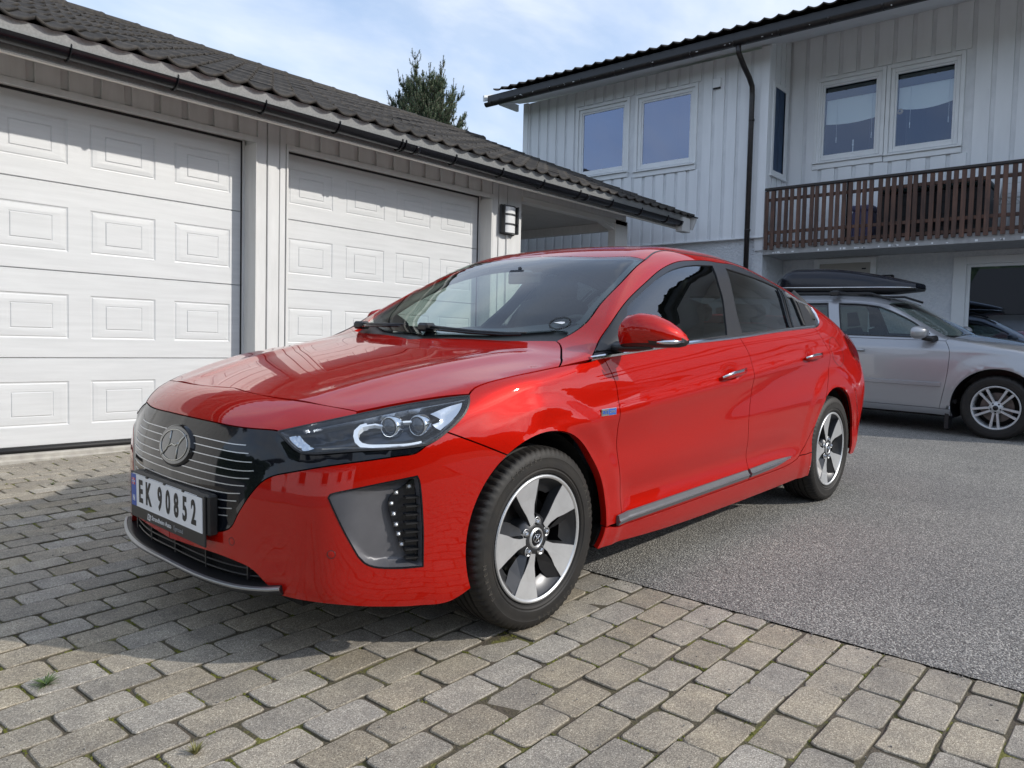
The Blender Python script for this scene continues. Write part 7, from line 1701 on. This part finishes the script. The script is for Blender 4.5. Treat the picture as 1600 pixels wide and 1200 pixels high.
gl2=[[(-1.68,.62,1.26),(-2.32,.63,1.25)],[(-2.32,.63,1.25),(-2.28,.80,.95)],[(-2.28,.80,.95),(-1.58,.81,.94)],[(-1.58,.81,.94),(-1.68,.62,1.26)]]
gl3=[[(-2.42,.63,1.245),(-3.0,.64,1.20)],[(-3.0,.64,1.20),(-2.9,.77,.98)],[(-2.9,.77,.98),(-2.38,.80,.955)],[(-2.38,.80,.955),(-2.42,.63,1.245)]]
pRs=sa(*Rr_,ARs,.45,-1)
make_panel(SB,'cyl',[[hfn[-1],gsd[0]],gsd,rs_,[rs_[-1],(-3.22,.66,1.1),(-3.28,.74,.90),(-3.3,.78,.6),(-3.2,.82,.45)],[(-3.2,.82,.45),pRs],rev(arc3(*Rr_,ARs,sa(*Rr_,ARs,.44,1),pRs)),[sa(*Rr_,ARs,.44,1),rln[2],rln[1],rln[0]],rev(beltr),rev(beltf),[dcut[0],(-.45,.79,.935),hfn[-1]]],'side_frame',sil,sc_,cell=.03,holes=[gl1,gl2,gl3])
for gl_ in (gl1,gl2,gl3): make_panel(SB,'cyl',gl_,'side_window',M['side_glass'],sc_,off=-.006,gap=-.004,cell=.06,flange=False,thick=0)
for gl_ in (gl1,gl2,gl3):
    e=loop2d('cyl',gl_,.03); e=np.concatenate([e,e[:1]]); strip(SB,'cyl',e,'window_seal',M['satin_black'],sc_,[(-.008,-.006),(-.008,.001),(.006,.001),(.006,-.006)],raw=True)
# front and rear ends (out of frame, simple shapes of the same skin)
make_panel(SB,'sph',[[(.66,0,.76),(.62,.4,.75),(.52,.62,.745),(.36,.72,.77)],[(.36,.72,.77),(.47,.75,.62),bc],arc3(*F_,ARs,bc,bl,n=8),[bl,(.70,.5,.2),(.82,0,.2)]],'front_bumper',sil,sc_,both=True,mirror=False,cell=.04)
SBR=flipx(SB)
q=make_panel(SBR,'sph',[fx([(-3.2,0,1.3),(-3.15,.58,1.28)]),fx([(-3.15,.58,1.28),(-3.22,.66,1.1),(-3.28,.74,.90),(-3.3,.78,.6),(-3.2,.82,.45)]),fx([(-3.2,.82,.45),pRs,sa(*Rr_,ARs,.22,-1)]),fx([sa(*Rr_,ARs,.22,-1),(-3.3,.4,.24),(-3.35,0,.24)])],'tailgate',sil,sc_,both=True,mirror=False,cell=.05,O=(2.6,0,.6)); rear_obj(q)
strip(SB,'cyl',[(-.47,.88,.485),(-.9,.88,.483),(-1.42,.88,.482)],'door_moulding',sil,sc_,[(-.020,0),(-.016,.011),(.016,.011),(.020,0)])
strip(SB,'cyl',[(-1.49,.88,.482),(-2.1,.88,.480)],'door_moulding',sil,sc_,[(-.020,0),(-.016,.011),(.016,.011),(.020,0)])
for z0,x0 in ((.79,-1.30),(.80,-2.1)):
    Q,Nq=surf(SB,'cyl',[(x0-.10+.05*i,.88,z0) for i in range(5)])
    for sgn in (1,-1):
        b=MB(); b.tube([((q+n_*o)[0],(q+n_*o)[1]*sgn,(q+n_*o)[2]) for q,n_,o in zip(Q,Nq,(.012,.032,.036,.032,.012))],.012,8); b.build('door_handle',sil,sc_)
# wheels: five pairs of slim spokes
def silver_wheel(loc,rz=0):
    w=bpy.data.objects.new('wheel',None); link(w,sc_); w.location=loc; w.rotation_euler=(0,0,rz)
    tyre_mb(.302,.206,.098,96).build('tyre',M['rubber'],w)
    b=MB(); b.lathe([(.205,.075),(.207,.090),(.203,.094),(.194,.092),(.188,.07),(.18,-.07),(.206,-.08)],64); b.build('rim',M['rim_silver'],w)
    for k in range(5):
        for s in (-1,1):
            a=R(90+72*k+180); u=Vector((-math.cos(a),0,math.sin(a))); v=Vector((-math.sin(a),0,-math.cos(a)))
            b=MB(); V=[]
            for r,off,h,y in ((.045,.014,.012,.080),(.10,.022,.011,.083),(.19,.034,.0135,.088)):
                for dv_,dy in ((-h,-.02),(-h*.8,0),(h*.8,0),(h,-.02)): p=u*r+v*(off*s+dv_); V.append((p.x,y+dy,p.z))
            F=[(i*4+j,i*4+j+1,i*4+5+j,i*4+4+j) for i in range(2) for j in range(3)]
            b.add(V,F); b.build('spoke',M['rim_silver'],w)
    b=MB(); b.lathe([(0,.086),(.026,.086),(.03,.082),(.055,.080),(.062,.06)],32); b.build('hub',M['rim_silver'],w)
    b=MB(); b.lathe([(0,.090),(.020,.0895),(.024,.086)],24); b.build('centre_cap',M['gloss_black'],w)
    b=MB()
    for k in range(5):
        a=R(126+72*k); b.lathe([(0,.083),(.008,.083),(.010,.078)],8,M=Matrix.Translation(Vector((-.042*math.cos(a),0,.042*math.sin(a)))))
    b.build('wheel_nuts',M['gloss_black'],w)
    b=MB(); b.lathe([(.0,.01),(.14,.01)],32); b.build('brake_disc',M['disc'],w)
    b=MB(); b.lathe([(0,-.04),(.185,-.04)],24); b.build('back_plate',M['under'],w)
for x in (0,-2.45):
    for sgn in (1,-1): silver_wheel((x,.765*sgn,.300),0 if sgn>0 else math.pi)
for sgn in (1,-1):
    for cx in (0,-2.45):
        b=MB(); n=24; V=[];F=[]
        for i in range(n+1):
            a=R(-20)+R(220)*i/n
            for y,r in ((.872,.373),(.86,.382),(.50,.382)): V.append((cx+r*math.cos(a),y*sgn,.29+r*math.sin(a)))
        for i in range(n):
            for j in range(2): F.append((i*3+j,i*3+j+1,i*3+3+j+1,i*3+3+j))
        F.append(tuple(i*3+2 for i in range(n+1))); b.add(V,F); b.build('wheel_arch_liner',M['satin_black'],sc_)
b=MB(); b.box(-3.2,.6,-.5,.5,.17,.5); b.box(-2.05,-.40,-.80,.80,.17,.30); b.build('underbody',M['under'],sc_)
b=MB(); b.box(-.42,-.385,-.85,-.70,.06,.30); b.build('mud_flap',M['satin_black'],sc_)
b=MB(); b.box(-3.1,-.35,-.74,.74,.30,.34); b.box(-.45,-.40,-.7,.7,.3,.9); b.tube([(-.42,-.66,.86),(-.42,.66,.86)],1,prof=[(0,0),(-.1,.03),(-.35,.03),(-.4,-.1),(-.3,-.4),(0,-.4)][::-1],up=(0,0,1)); b.build('dashboard',M['dash'],sc_)
for y in (.36,-.36):
    for x in (-1.42,-2.2):
        b=MB(); b.tube([(x+.12,y,.50),(x+.02,y,.75),(x-.06,y,1.0)],[.09,.085,.06],10,prof=[(math.cos(a)*2.6,math.sin(a)) for a in [2*math.pi*i/16 for i in range(16)]],up=(1,0,0)); b.tube([(x-.06,y,1.03),(x-.09,y,1.17)],[.055,.045],10,prof=[(math.cos(a)*2.2,math.sin(a)) for a in [2*math.pi*i/16 for i in range(16)]],up=(1,0,0)); b.build('seat',M['cloth'],sc_)
for sgn in (1,-1):
    b=MB(); b.add([(-.45,.79*sgn,.30),(-3.1,.78*sgn,.30),(-3.1,.74*sgn,.93),(-.50,.79*sgn,.90)],[(0,1,2,3)]); b.build('door_card',M['dash'],sc_)
    b=MB(); b.tube([(-.88,.845*sgn,.935),(-.80,.90*sgn,.95)],.02,8); b.build('mirror_arm',M['satin_black'],sc_) if 0 else None
    mr=bpy.data.objects.new('door_mirror',None); link(mr,sc_)
    b=MB(); b.tube([(-.56,.80*sgn,.925),(-.59,.87*sgn,.925),(-.64,.92*sgn,.94)],[.035,.028,.03],10); b.build('mirror_arm',M['satin_black'],mr)
    bm=bmesh.new(); bmesh.ops.create_uvsphere(bm,u_segments=20,v_segments=14,radius=1)
    for v in bm.verts:
        q=v.co; x=q.x*.085*(1 if q.x>0 else .35); v.co=Vector((-.685+x-.03*q.y,.955*sgn+q.y*.105*sgn,.985+abs(q.z)**.8*math.copysign(.066,q.z)))
    b=MB(); b.addbm(bm,smooth=True); bm.free(); b.build('mirror_cap',sil,mr)
# roof rails and bars belong to the car
for sgn in (1,-1):
    b=MB(); b.tube([(-1.05,.60*sgn,1.31),(-1.25,.60*sgn,1.375),(-2.9,.60*sgn,1.375),(-3.05,.59*sgn,1.31)],.013,8); b.build('roof_rail',M['satin_black'],sc_)
for x in (-1.62,-2.27):
    b=MB(); b.box(x-.025,x+.025,-.62,.62,1.385,1.41,.008); b.box(x-.05,x+.05,.56,.64,1.35,1.40,.01); b.box(x-.05,x+.05,-.64,-.56,1.35,1.40,.01); b.build('roof_bar',M['satin_black'],sc_)
# roof box: a thing of its own, carried by the bars
rbx=empty('roof_box','long glossy black roof box strapped on top of the silver estate car','roof box'); rbx.matrix_world=sc_.matrix_world
def shell(zs,nm,mt,top):
    n=30; V=[];F=[];st=[]
    L0,L1=-2.42,-.93
    xs=[L0+(L1-L0)*(i/28) for i in range(29)]
    for x in xs:
        t=(x-L0)/(L1-L0); wv=.36*(1-max(0,(t-.72)/.28)**2.2*.45)*(1-max(0,(.12-t)/.12)**2*.25)
        hmax=(.205*(1-max(0,(t-.30)/.70)**1.7*.83))*(1-max(0,(.15-t)/.15)**2*.5)+.012
        ring=[]
        for i in range(15):
            a=math.pi*i/14; c,s=math.cos(a),math.sin(a)
            yy=wv*math.copysign(abs(c)**.55,c); 
            if top: zz=1.455+hmax*abs(s)**.6*(1+.03*math.cos(3*a))
            else: zz=1.447-(.060-.03*max(0,(t-.8)/.2))*abs(s)**.5
            ring.append((x,yy,zz))
        V+=ring
    k=15
    for r in range(len(xs)-1):
        for i in range(k-1): F.append((r*k+i,r*k+i+1,(r+1)*k+i+1,(r+1)*k+i))
    F.append(tuple(range(k))); F.append(tuple((len(xs)-1)*k+i for i in range(k)))
    b=MB(); b.add(V,F,smooth=True); o=b.build(nm,mt,rbx,auto=40); return xs
shell(0,'lid',mat('roof_box_gloss',(.006,.007,.014),.20),True); shell(0,'tray',M['satin_black'],False)
b=MB()
for sgn in (1,-1):
    pts=[]
    for i in range(15):
        t=i/14; x=-2.42+1.49*t; wv=.36*(1-max(0,(t-.72)/.28)**2.2*.45)*(1-max(0,(.12-t)/.12)**2*.25); pts.append((x,(wv+.003)*sgn,1.451))
    b.tube(pts,.006,6)
b.build('rim_trim',M['chrome'],rbx)
b=MB(); b.box(-1.65,-1.58,-.26,.26,1.40,1.42); b.box(-2.30,-2.24,-.26,.26,1.40,1.42); b.build('clamp',M['satin_black'],rbx)
